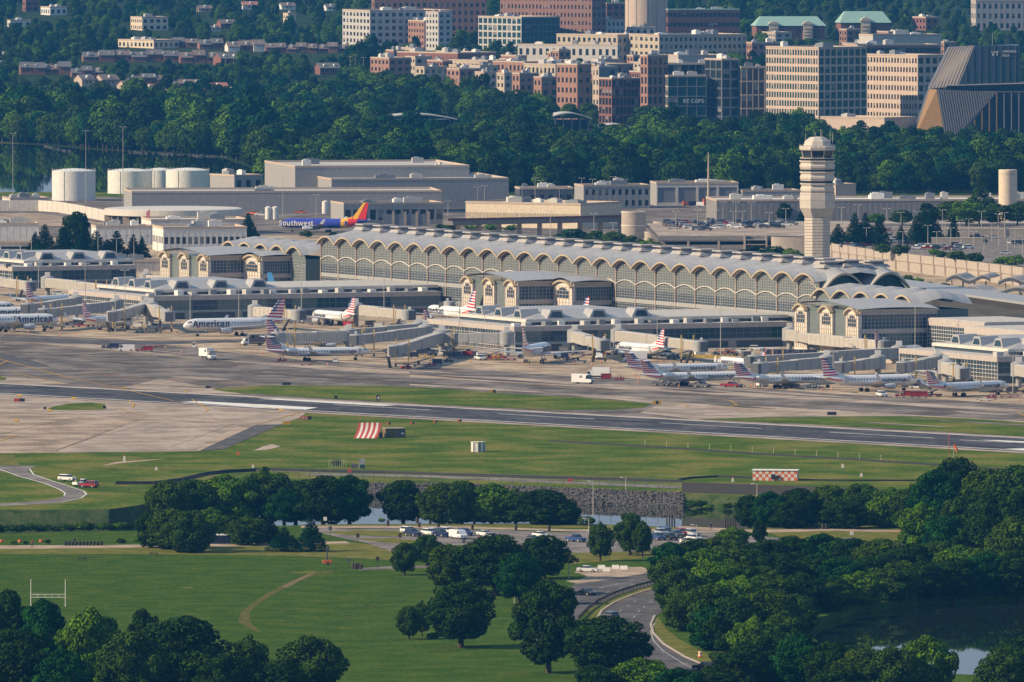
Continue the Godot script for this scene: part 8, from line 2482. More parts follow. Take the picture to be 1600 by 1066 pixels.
	for i in 14:
		for j in 3:
			b = MB.new(); b.span(W * i / 14.0 + 0.01, W * (i + 1) / 14.0 - 0.01, H * j / 3.0 + 0.01, H * (j + 1) / 3.0 - 0.01, -0.05, 0.03)
			part("check_panel", b, M.white_paint if (i + j) % 2 == 0 else M.orange_paint, t)
	for i in 4:
		for j in 3:
			b = MB.new(); b.span(W - 0.05, W + 0.03, H * j / 3.0 + 0.01, H * (j + 1) / 3.0 - 0.01, -i - 0.99, -i - 0.01)
			part("check_panel", b, M.white_paint if (i + j) % 2 == 0 else M.orange_paint, t)
	b = MB.new(); b.span(-0.2, W + 0.2, H, H + 0.2, -4.2, 0.2)
	part("roof", b, M.white_paint, t)
	b = MB.new(); b.span(W * 0.42, W * 0.5, 0.4, 1.6, 0.04, 0.5); b.span(W * 0.53, W * 0.6, 0.5, 1.3, 0.04, 0.4)
	part("air_unit", b, M.black_plastic, t)
	# grey boxes and scrub cage by the fence
	t = thing("electrical_cabinets", "grey and green electrical cabinets beside the shore fence", "cabinet", plan_point(560, 732, 0.02))
	for q in [[-1.8, -0.2, 1.1, "car_grey"], [0.1, 1.7, 2.4, "bridge_smooth"], [0.4, 1.6, 1.0, "car_green"]]:
		b = MB.new(); b.span(q[0], q[1], 0, q[2], -1.0 + 0.4 * float(q[3] == "car_green"), 0.0 + 0.5 * float(q[3] == "car_green"))
		part("cabinet", b, M[q[3]], t)
	t = thing("fenced_cage", "small fenced cage overgrown with weeds", "fence", plan_point(527, 731, 0.02))
	for i in 9:
		b = MB.new(); b.tube(Vector3(-2.2 + i * 0.55, 0, 0), Vector3(-2.2 + i * 0.55, 2.0, 0), 0.05, 0.05, 5)
		part("bar", b, M.pole_metal, t)
	b = MB.new(); b.beam(Vector3(-2.2, 1.9, 0), Vector3(2.2, 1.9, 0), 0.06, 0.06)
	part("rail", b, M.pole_metal, t)
	survey_tree("shrub0", 526, 730, 22, 13, "weedy shrub growing in the small fenced cage", "airfield shrubs", 0.0, "shrub")
	# windsock and red mast
	t = thing("red_mast", "thin red and white mast standing in the airfield grass", "mast", plan_point(1483, 728, 0.02))
	for i in 5:
		b = MB.new(); b.tube(Vector3(0, i * 1.6, 0), Vector3(0, i * 1.6 + 1.6, 0), 0.1, 0.09, 6)
		part("mast_section", b, M.red_paint if i % 2 == 0 else M.worn_red_paint, t)
	t = thing("windsock", "orange windsock drooping from its post", "windsock", plan_point(1490, 729, 0.02))
	b = MB.new(); b.tube(Vector3(0, 0, 0), Vector3(0, 5.8, 0), 0.08, 0.06, 6)
	part("post", b, M.pole_metal, t)
	b = MB.new(); b.tube(Vector3(0.1, 5.5, 0), Vector3(0.7, 4.9, 0.1), 0.45, 0.36, 10, false); b.tube(Vector3(0.7, 4.9, 0.1), Vector3(0.85, 3.6, 0.1), 0.36, 0.2, 10, false)
	part("sock", b, M.orange_paint, t)
	# yellow barriers
	for i in 9:
		t = thing("yellow_barrier", "low yellow barrier block in the row by the near concourse", "barrier", plan_point(1072 + i * 9.2, 558 + i * 0.3, 0.03), 0.0, "yellow barriers")
		b = MB.new(); b.taper(Vector3.ZERO, Vector2(1.7, 0.6), Vector3(0, 0.9, 0), Vector2(1.7, 0.3))
		part("body", b, M.safety_yellow, t)
	for q in [[660, 561], [672, 562], [765, 562], [776, 563], [783, 562]]:
		t = thing("yellow_stand", "yellow maintenance stand below the straight jet bridge", "work stand", plan_point(q[0], q[1], 0.03), 0.3, "yellow maintenance stands")
		for j in 2:
			b = MB.new(); b.span(-1.1, 1.1, 0.5 + j * 0.7, 0.65 + j * 0.7, -0.5, 0.5)
			part("shelf", b, M.safety_yellow, t)
		for s in [[-1, -0.4], [1, -0.4], [-1, 0.4], [1, 0.4]]:
			b = MB.new(); b.span(s[0] - 0.06, s[0] + 0.06, 0, 1.6, s[1] - 0.06, s[1] + 0.06)
			part("leg", b, M.safety_yellow, t)
	for i in 9:
		t = thing("yellow_bollard", "yellow bollard at the foot of the right hand concourse", "bollard", plan_point(1536 + i * 7.5, 613, 0.03), 0.0, "yellow bollards")
		b = MB.new(); b.tube(Vector3.ZERO, Vector3(0, 1.3, 0), 0.14, 0.14, 8); b.tube(Vector3(0, 1.3, 0), Vector3(0, 1.36, 0), 0.14, 0.06, 8)
		part("post", b, M.safety_yellow, t)
	# shore fences
	low_barrier("black silt barrier along the airfield shore", [[400, 735], [470, 737], [600, 740], [800, 746.5], [1065, 754]], 0.7, M.black_plastic, "silt_barrier")
	low_barrier("dark seawall screen with pale coping above the right bank", [[1066, 770], [1250, 776], [1420, 783]], 2.6, M.black_plastic, "seawall_screen")
	low_barrier("black erosion sock crossing the airfield grass", [[860, 690.5], [960, 696], [1060, 702], [1200, 711.5], [1350, 720], [1480, 729], [1620, 738]], 0.45, M.black_plastic, "erosion_sock")
	low_barrier("curved black erosion sock near the parked service cars", [[181, 757], [240, 757], [280, 752], [320, 743], [350, 739], [400, 737]], 0.8, M.black_plastic, "erosion_sock")
	low_barrier("black barrier running out from the checkered shelter", [[1060, 751], [1080, 748], [1120, 746], [1160, 747], [1176, 749]], 0.5, M.black_plastic, "erosion_sock")
	low_barrier("black barrier behind the checkered shelter towards the trees", [[1248, 751], [1330, 752], [1430, 752]], 0.4, M.black_plastic, "erosion_sock")
	line_mark("coping_path", [[400, 735.6], [470, 738], [600, 741.5], [800, 748], [1065, 756]], 0.03, 0.8, M.concrete)
	line_mark("service_path", [[480, 741], [640, 744], [800, 750], [1065, 762]], 0.025, 9.0, M.lot_asphalt)
	line_mark("wall_coping", [[1066, 757], [1250, 765], [1430, 768.5]], 0.05, 1.4, M.white_paint)
	chain_fence([[160, 772], [240, 768], [330, 757], [450, 749], [600, 752], [800, 757], [900, 760], [1065, 766]])
	# light poles of the apron and rear yards: x, foot y, height
	for q in [[471, 505, 90], [529, 480, 72], [600, 498, 86], [655, 480, 72], [727, 490, 76], [894, 500, 84], [1046, 520, 70], [1126, 560, 100], [1180, 528, 76], [959, 560, 70], [1259, 548, 70], [1430, 566, 100], [246, 470, 94], [182, 440, 68], [209, 440, 70], [153, 436, 66], [49, 424, 60], [60, 480, 72], [133, 500, 88], [195, 500, 78], [297, 514, 82], [373, 512, 62], [180, 520, 80], [1027, 560, 68], [718, 542, 76], [757, 545, 60], [1583, 615, 60], [1302, 600, 50]]:
		var p := plan_point(q[0], q[1], 0.03)
		lamp_post(p, q[2] / scale_at(p), "slim pale floodlight pole on the apron", "apron floodlight poles", 2, "floodlight_pole")
	for q in [[20, 316, 108], [134, 318, 114], [192, 318, 120]]:
		var p := plan_point(q[0], q[1], 0.13)
		lamp_post(p, q[2] / scale_at(p), "tall high mast light beside the fuel tanks", "high mast lights", 2, "high_mast_light")
	for q in [[836, 330, 52], [845, 326, 44], [909, 322, 44], [926, 324, 44], [946, 324, 40], [958, 324, 48], [976, 324, 44], [816, 336, 44], [874, 340, 46], [808, 370, 36], [860, 372, 42], [928, 374, 40], [958, 374, 26], [442, 338, 60], [458, 332, 34], [494, 340, 36], [746, 330, 38], [757, 332, 42], [700, 338, 24], [614, 328, 30]]:
		var p := plan_point(q[0], q[1], 0.03)
		lamp_post(p, q[2] / scale_at(p), "lamp post in the yard behind the glass hall", "rear yard lamp posts")
	for q in [[1056, 360, 30], [1090, 358, 30], [1104, 352, 30], [1118, 352, 24], [1130, 348, 32], [1146, 358, 28], [1150, 350, 34], [1160, 352, 22], [1174, 350, 34], [1202, 356, 24], [1228, 350, 24]]:
		var p := plan_point(q[0], q[1], 8.76)
		lamp_post(p, q[2] / scale_at(p), "lamp post on the parking deck roof", "parking deck lamp posts")
	for q in [[1302, 380, 20], [1315, 352, 28], [1338, 378, 26], [1354, 382, 26], [1341, 364, 44], [1376, 380, 26], [1392, 384, 26], [1411, 390, 28], [1408, 364, 32], [1427, 378, 24], [1433, 356, 26], [1450, 384, 32], [1473, 358, 30], [1464, 384, 22], [1477, 374, 30], [1486, 388, 32], [1500, 364, 20], [1502, 384, 22], [1514, 376, 34], [1534, 356, 26], [1522, 388, 26], [1538, 394, 26], [1550, 378, 30], [1561, 384, 26], [1560, 358, 24], [1575, 396, 26], [1586, 388, 30], [1598, 398, 30], [1570, 372, 40], [1386, 346, 20]]:
		var p := plan_point(q[0], q[1], 6.04)
		lamp_post(p, q[2] / scale_at(p), "lamp post on the terrace car park behind the tower", "terrace car park lamp posts")
	rocks()
func antenna_screen() -> void:
	var t := thing("striped_screen", "curved antenna screen with red and white stripes", "antenna", plan_point(570, 685, 0.02), -0.15)
	var k := scale_at(t.position)
	var W := 36.0 / k; var H := 24.0 / k
	for i in 9:
		var b := MB.new()
		for j in 6:
			var f := func(u: float) -> Vector2: return Vector2(-pow(u, 1.0) * 0.0 - 1.6 * (1.0 - pow(1.0 - u, 2.0)), H * u)
			var p0: Vector2 = f.call(j / 6.0); var p1: Vector2 = f.call((j + 1) / 6.0)
			var sh0 := -p0.x * 0.0 + (j / 6.0) * (j / 6.0 - 2.0) * 1.1 + 0.0; var sh1 := ((j + 1) / 6.0) * ((j + 1) / 6.0 - 2.0) * -0.0 + ((j + 1) / 6.0) * ((j + 1) / 6.0 - 2.0) * 1.1
			var xa := -W * 0.5 + W * i / 9.0; var xb := -W * 0.5 + W * (i + 1) / 9.0
			b.hexa([Vector3(xa - sh0, p0.y, p0.x), Vector3(xb - sh0, p0.y, p0.x), Vector3(xb - sh0, p0.y, p0.x - 0.12), Vector3(xa - sh0, p0.y, p0.x - 0.12), Vector3(xa - sh1, p1.y, p1.x), Vector3(xb - sh1, p1.y, p1.x), Vector3(xb - sh1, p1.y, p1.x - 0.12), Vector3(xa - sh1, p1.y, p1.x - 0.12)])
		part("stripe_panel", b, M.red_paint if i % 2 == 0 else M.white_paint, t)
	for x in [-0.4, 0.0, 0.4]:
		var b := MB.new(); b.beam(Vector3(W * x, 0, -3.4), Vector3(W * x + 0.9, H * 0.9, -1.8), 0.12, 0.12)
		part("brace", b, M.pole_metal, t)
func low_barrier(label: String, pts: Array, high: float, m: Material, called: String) -> void:
	var a := plan_point(pts[0][0], pts[0][1])
	var t := thing(called, label, "barrier", a)
	for i in pts.size() - 1:
		var p := plan_point(pts[i][0], pts[i][1]) - a; var q := plan_point(pts[i + 1][0], pts[i + 1][1]) - a
		var b := MB.new(); b.beam(p + Vector3(0, high * 0.5 - 0.1, 0), q + Vector3(0, high * 0.5 - 0.1, 0), 0.35, high + 0.2)
		part("panel", b, m, t)
func chain_fence(pts: Array) -> void:
	var a := plan_point(pts[0][0], pts[0][1])
	var t := thing("chain_fence", "chain link fence with dark posts along the airfield shore", "fence", a)
	var rail := MB.new()
	for i in pts.size() - 1:
		var p := plan_point(pts[i][0], pts[i][1]) - a; var q := plan_point(pts[i + 1][0], pts[i + 1][1]) - a
		var n := maxi(2, int(absf(q.x - p.x) / 2.7))
		for j in n:
			var c := p.lerp(q, j / float(n))
			var b := MB.new(); b.tube(c + Vector3(0, -0.3, 0), c + Vector3(0, 2.7, 0), 0.07, 0.06, 5)
			part("post", b, M.dark_metal, t)
		rail.beam(p + Vector3(0, 2.5, 0), q + Vector3(0, 2.5, 0), 0.05, 0.05)
		for y in [0.4, 0.8, 1.2, 1.6, 2.0]: rail.beam(p + Vector3(0, y, 0), q + Vector3(0, y, 0), 0.02, 0.02)
	part("wires", rail, M.dark_metal, t, Vector3.ZERO, "stuff")
func rocks() -> void:
	var r := RandomNumberGenerator.new()
	r.seed = 8
	var b := MB.new()
	var pts := []
	for i in 7:
		var a := TAU * i / 7.0
		pts.append(Vector3(cos(a) * r.randf_range(0.7, 1.1), r.randf_range(-0.2, 0.2), sin(a) * r.randf_range(0.7, 1.1)))
	for i in 7:
		b.tri(pts[(i + 1) % 7], pts[i], Vector3(0.1, 0.8, 0)); b.tri(pts[i], pts[(i + 1) % 7], Vector3(0, -0.6, 0))
	var me := b.mesh(M.stone)
	var xf := []
	var line := [[380, 758], [450, 753], [700, 757], [900, 764], [1065, 771]]
	for i in 8000:
		var u := r.randf() * 4.0
		var k := mini(3, int(u))
		var p := plan_point(lerpf(line[k][0], line[k + 1][0], u - k), lerpf(line[k][1], line[k + 1][1], u - k))
		var v := r.randf()
		var s := r.randf_range(0.22, 0.62)
		xf.append(Transform3D(Basis(Vector3(r.randf_range(-1, 1), r.randf_range(-1, 1), r.randf_range(-1, 1)).normalized(), r.randf() * TAU).scaled(Vector3(s, s * 0.8, s)), p + Vector3(r.randf_range(-1, 1), -3.4 * v + 0.15, 13 * v)))
	for q in [[10, 1052, 90, 120, -1.2], [70, 229, 40, 26, 0.2], [200, 238, 160, 60, 0.2]]:
		for i in q[3]:
			var u := r.randf()
			var p := plan_point(q[0] + q[2] * u, q[1] + u * 8.0 * float(q[1] < 300) + r.randf_range(-0.6, 0.6), q[4])
			var s := r.randf_range(0.4, 1.3)
			xf.append(Transform3D(Basis(Vector3.UP, r.randf() * TAU).scaled(Vector3(s, s * 0.7, s)), p))
	var mm := MultiMesh.new()
	mm.transform_format = MultiMesh.TRANSFORM_3D
	mm.mesh = me; mm.instance_count = xf.size()
	for i in xf.size(): mm.set_instance_transform(i, xf[i])
	var mi := MultiMeshInstance3D.new()
	mi.name = "riprap_rocks"; mi.multimesh = mm
	tag(mi, "grey broken rocks piled along the river bank", "rocks")
	mi.set_meta("kind", "stuff")
	add_child(mi)

# ------------------------------------------------------------------ park things
func build_park_things() -> void:
	var b: MB; var t: Node3D
	var P := PARK
	# portable toilets
	for i in 5:
		t = thing("portable_toilet", "dark blue portable toilet with white roof in the row under the trees", "portable toilet", plan_point(330 + i * 8.6, 850, P + 0.02), 0.15, "portable toilets")
		b = MB.new(); b.taper(Vector3.ZERO, Vector2(1.15, 1.2), Vector3(0, 2.0, 0), Vector2(1.1, 1.15))
		part("cabin", b, M.toilet_blue, t)
		b = MB.new(); b.taper(Vector3(0, 2.0, 0), Vector2(1.2, 1.25), Vector3(0, 2.3, 0), Vector2(0.8, 0.9))
		part("roof", b, M.white_wall, t)
		b = MB.new(); b.span(-0.35, 0.35, 0.1, 1.85, 0.55, 0.63)
		part("door", b, M.car_navy, t)
	# goal posts
	t = thing("goal_posts", "white goal frame with tall uprights on the lawn", "goal", plan_point(75, 948, P))
	var k := scale_at(t.position)
	for s in [-1.0, 1.0]:
		b = MB.new(); b.tube(Vector3(s * 27 / k, 0, 0), Vector3(s * 27 / k, 43 / k, 0), 0.09, 0.07, 8)
		part("upright", b, M.white_paint, t)
	for y in [14.5, 19.0]:
		b = MB.new(); b.tube(Vector3(-27 / k, y / k, 0), Vector3(27 / k, y / k, 0), 0.07, 0.07, 8)
		part("crossbar", b, M.white_paint, t)
	for i in 4:
		b = MB.new(); b.tube(Vector3((-16 + i * 11) / k, 14.5 / k, 0), Vector3((-16 + i * 11) / k, 19 / k, 0), 0.05, 0.05, 6)
		part("strut", b, M.white_paint, t)
	# benches and picnic tables
	for q in [[128, 876, "dark picnic table on the lawn left of the trees"], [240, 868, "dark picnic table near the footpath trees"], [192 + 800, 868, "dark picnic table under the round shade tree"]]:
		t = thing("picnic_table", q[2], "table", plan_point(q[0], q[1], P), 0.2)
		b = MB.new(); b.span(-0.95, 0.95, 0.7, 0.77, -0.4, 0.4)
		part("table_top", b, M.bark, t)
		for s in [-1.0, 1.0]:
			b = MB.new(); b.span(-0.95, 0.95, 0.42, 0.48, s * 0.75 - 0.13, s * 0.75 + 0.13)
			part("bench", b, M.bark, t)
			b = MB.new(); b.beam(Vector3(s * 0.7, 0, -0.7), Vector3(s * 0.7, 0.7, 0), 0.08, 0.08); b.beam(Vector3(s * 0.7, 0, 0.7), Vector3(s * 0.7, 0.7, 0), 0.08, 0.08)
			part("leg", b, M.bark, t)
	# litter bins
	for q in [[606, 822, 1.2], [652, 818, 1.4], [655, 824, 1.0], [672, 819, 1.1], [685, 826, 1.0], [741, 819, 1.2], [738, 828, 1.0], [806, 829, 1.2], [858, 830, 1.2], [552, 889, 1.2], [556, 889.5, 1.2], [560, 889.5, 1.2], [564, 890, 1.0], [1264, 826, 1.1], [1276, 826, 1.1], [1286, 827, 1.1], [1291, 827, 1.1]]:
		t = thing("litter_bin", "dark brown litter bin beside the lot and footpaths", "bin", plan_point(q[0], q[1], P + 0.03), 0.0, "park litter bins")
		b = MB.new(); b.lathe([Vector2(0.32, 0), Vector2(0.36, q[2]), Vector2(0.3, q[2])], 10)
		part("barrel", b, M.bark, t)
		b = MB.new(); b.lathe([Vector2(0.38, q[2]), Vector2(0.3, q[2] + 0.15), Vector2(0.02, q[2] + 0.2)], 10)
		part("lid", b, M.black_plastic, t)
	# posts with boards
	for q in [[516, 841, 2.4, "dark sign post at the lot's left entrance", "dark_metal"], [559, 851, 2.2, "brown sign post on the lot's entrance island", "bark"], [508, 822, 1.8, "white sign post at the lot's far left corner", "white_paint"], [590, 889, 2.4, "brown sign post beside the row of barrels", "bark"], [625, 848, 1.8, "thin brown post on the entrance island", "bark"], [902, 890, 2.2, "dark round sign at the parkway entry", "black_plastic"], [1331, 846, 2.0, "white and orange notice beside the teal van", "white_paint"], [545, 889, 2.0, "dark post beside the barrels", "dark_metal"], [725, 857, 1.8, "small dark post in front of the white vans", "dark_metal"]]:
		t = thing("sign_post", q[3], "sign", plan_point(q[0], q[1], P))
		b = MB.new(); b.tube(Vector3.ZERO, Vector3(0, q[2], 0), 0.07, 0.06, 6)
		part("post", b, M.bark, t)
		b = MB.new(); b.box(Vector3(0, q[2] - 0.1, 0.08), Vector3(0.8, 0.9, 0.06))
		part("board", b, M[q[4]], t)
	# lamp posts of the park
	for q in [[889, 905, 48, "dark lamp post at the parkway entry beside the grove"], [1089, 852, 32, "dark lamp post at the pond side row"], [927, 806, 54, "tall pale lamp post on the riverbank"], [978, 776, 30, "pale camera post on the rocky bank"], [1183, 806, 50, "pale pole at the seawall"], [920, 840, 30, "slim pale pole between lot and inlet"], [804, 943, 40, "dark post under the grove"]]:
		var p := plan_point(q[0], q[1], P)
		lamp_post(p, q[2] / scale_at(p), q[3], "park poles", 1, "park_pole")
	# orange lift by the track
	t = thing("light_trailer", "orange trailer with a folded mast on the lawn", "trailer", plan_point(511, 883, P), 0.1)
	b = MB.new(); b.span(-1.0, 1.0, 0.4, 1.1, -0.6, 0.6)
	part("body", b, M.orange_paint, t)
	b = MB.new(); b.span(-0.15, 0.15, 1.1, 4.0, -0.15, 0.15)
	part("mast", b, M.dark_metal, t)
	for s in [-1.0, 1.0]:
		b = MB.new(); b.tube(Vector3(0.2, 0.3, s * 0.65 - 0.08), Vector3(0.2, 0.3, s * 0.65 + 0.08), 0.3, 0.3, 10)
		part("wheel", b, M.rubber, t)
	# row of black barrels along the footpath
	for i in 11:
		t = thing("black_barrel", "black plastic barrel in the row beside the footpath", "barrel", plan_point(102 + i * 5.6, 852.5, P + 0.04), 0.0, "black barrels by the footpath")
		b = MB.new(); b.lathe([Vector2(0.3, 0), Vector2(0.36, 0.4), Vector2(0.34, 0.95), Vector2(0.02, 1.0)], 9)
		part("drum", b, M.black_plastic, t)
	for q in [[2, 847], [31, 847], [64, 847]]:
		t = thing("orange_barrel", "orange barrel among the footpath shrubs", "barrel", plan_point(q[0], q[1], P + 0.04), 0.0, "orange barrels by the footpath")
		b = MB.new(); b.lathe([Vector2(0.5, 0), Vector2(0.5, 0.5), Vector2(0.02, 0.55)], 9)
		part("drum", b, M.orange_paint, t)
	t = thing("orange_barrel", "orange and white traffic drum on the parkway verge", "barrel", plan_point(1094, 1027, P + 0.05))
	for i in 4:
		b = MB.new(); b.lathe([Vector2(0.42 - i * 0.03, i * 0.28), Vector2(0.4 - i * 0.03, i * 0.28 + 0.28)], 10)
		part("drum_band", b, M.orange_paint if i % 2 == 0 else M.white_paint, t)
	# white barriers at the entry
	for q in [[948, 893], [962, 889], [975, 890], [940, 889]]:
		t = thing("white_barrier", "white concrete barrier at the parkway entry", "barrier", plan_point(q[0], q[1], P + 0.04), -0.15, "white barriers at the parkway entry")
		b = MB.new(); b.taper(Vector3.ZERO, Vector2(1.7, 0.6), Vector3(0, 0.85, 0), Vector2(1.6, 0.25))
		part("block", b, M.white_paint, t)
	# wooden pier piles at the inlet
	for i in 9:
		var x: float = [1042, 1046, 1050, 1054, 1133, 1137, 1141, 1145, 1149][i]
		t = thing("mooring_pile", "dark wooden pile at the boat ramp", "pile", plan_point(x, 827, RIVER), 0.0, "boat ramp piles")
		b = MB.new(); b.tube(Vector3(0, -1, 0), Vector3(0, 2.6 + 0.5 * (i % 3), 0), 0.2, 0.18, 8)
		part("post", b, M.bark, t)
	guard_rail([[1022, 913], [990, 921], [958, 932], [935, 943], [918, 955], [904, 970]], "dark guard rail along the median of the parkway")
	kerb([[1022, 920], [990, 930], [960, 942], [940, 955], [931, 972]], "stone kerb along the lower carriageway")
	kerb([[1023, 963], [1017, 976], [1021, 990], [1037, 1007], [1070, 1027], [1110, 1044]], "pale kerb along the outer edge of the parkway bend")
	build_people()
func guard_rail(pts: Array, label: String) -> void:
	var a := plan_point(pts[0][0], pts[0][1], PARK)
	var t := thing("guard_rail", label, "guard rail", a)
	for i in pts.size() - 1:
		var p := plan_point(pts[i][0], pts[i][1], PARK) - a; var q := plan_point(pts[i + 1][0], pts[i + 1][1], PARK) - a
		var b := MB.new(); b.beam(p + Vector3(0, 0.75, 0), q + Vector3(0, 0.75, 0), 0.2, 0.4)
		part("rail", b, M.bark, t)
		var n := maxi(2, int((q - p).length() / 3.0))
		for j in n:
			b = MB.new()
			var c := p.lerp(q, j / float(n))
			b.span(c.x - 0.1, c.x + 0.1, 0, 0.9, c.z - 0.25, c.z - 0.1)
			part("post", b, M.bark, t)
func kerb(pts: Array, label: String) -> void:
	var a := plan_point(pts[0][0], pts[0][1], PARK)
	var t := thing("kerb", label, "kerb", a)
	for i in pts.size() - 1:
		var p := plan_point(pts[i][0], pts[i][1], PARK) - a; var q := plan_point(pts[i + 1][0], pts[i + 1][1], PARK) - a
		var n := maxi(1, int((q - p).length() / 6.0))
		for j in n:
			var b := MB.new(); b.beam(p.lerp(q, j / float(n)) + Vector3(0, 0.08, 0), p.lerp(q, (j + 0.98) / n) + Vector3(0, 0.08, 0), 0.45, 0.28)
			part("kerb_stone", b, M.concrete, t)

# ------------------------------------------------------------------ people: one continuous skin meshed from a field of tapered limbs
func body_mesh(bones: Array, paint: Callable, cell: float) -> ArrayMesh:
	var lo := Vector3(1e9, 1e9, 1e9); var hi := -lo
	for q in bones:
		for e in [[q[0], q[2]], [q[1], q[3]]]:
			lo = lo.min(e[0] - Vector3.ONE * (e[1] + cell * 2)); hi = hi.max(e[0] + Vector3.ONE * (e[1] + cell * 2))
	var nx := int((hi.x - lo.x) / cell) + 2; var ny := int((hi.y - lo.y) / cell) + 2; var nz := int((hi.z - lo.z) / cell) + 2
	var f := PackedFloat32Array()
	f.resize(nx * ny * nz)
	for z in nz:
		for y in ny:
			for x in nx:
				var p := lo + Vector3(x, y, z) * cell
				var d := 9.0
				for q in bones:
					var ab: Vector3 = q[1] - q[0]
					var h: float = clampf((p - q[0]).dot(ab) / maxf(ab.length_squared(), 1e-6), 0, 1)
					var e: float = (p - q[0] - ab * h).length() - lerpf(q[2], q[3], h)
					var k := maxf(0.035 - absf(d - e), 0.0)
					d = minf(d, e) - k * k / 0.14
				f[(z * ny + y) * nx + x] = d
	var at := {}
	var cellv := func(x: int, y: int, z: int) -> Vector3:
		var key := (z * ny + y) * nx + x
		if at.has(key): return at[key]
		var s := Vector3.ZERO; var c := 0
		for e in [[0, 0, 0, 1, 0, 0], [0, 1, 0, 1, 1, 0], [0, 0, 1, 1, 0, 1], [0, 1, 1, 1, 1, 1], [0, 0, 0, 0, 1, 0], [1, 0, 0, 1, 1, 0], [0, 0, 1, 0, 1, 1], [1, 0, 1, 1, 1, 1], [0, 0, 0, 0, 0, 1], [1, 0, 0, 1, 0, 1], [0, 1, 0, 0, 1, 1], [1, 1, 0, 1, 1, 1]]:
			var a: float = f[((z + e[2]) * ny + y + e[1]) * nx + x + e[0]]; var b: float = f[((z + e[5]) * ny + y + e[4]) * nx + x + e[3]]
			if (a < 0) != (b < 0):
				var t := a / (a - b)
				s += Vector3(e[0], e[1], e[2]).lerp(Vector3(e[3], e[4], e[5]), t); c += 1
		var v := lo + (Vector3(x, y, z) + s / maxi(c, 1)) * cell
		at[key] = v
		return v
	var mb := MB.new()
	mb.tinted = true
	for z in range(1, nz - 1):
		for y in range(1, ny - 1):
			for x in range(1, nx - 1):
				var a := f[(z * ny + y) * nx + x]
				for ax in 3:
					var b := f[((z + int(ax == 2)) * ny + y + int(ax == 1)) * nx + x + int(ax == 0)]
					if (a < 0) == (b < 0): continue
					var p: Array
					if ax == 0: p = [cellv.call(x, y - 1, z - 1), cellv.call(x, y, z - 1), cellv.call(x, y, z), cellv.call(x, y - 1, z)]
					elif ax == 1: p = [cellv.call(x - 1, y, z - 1), cellv.call(x - 1, y, z), cellv.call(x, y, z), cellv.call(x, y, z - 1)]
					else: p = [cellv.call(x - 1, y - 1, z), cellv.call(x, y - 1, z), cellv.call(x, y, z), cellv.call(x - 1, y, z)]
					mb.col = paint.call((p[0] + p[2]) * 0.5)
					if a < 0: mb.quad(p[0], p[1], p[2], p[3])
					else: mb.quad(p[3], p[2], p[1], p[0])
	var m := StandardMaterial3D.new()
	m.vertex_color_use_as_albedo = true; m.roughness = 0.85
	return mb.mesh(m)
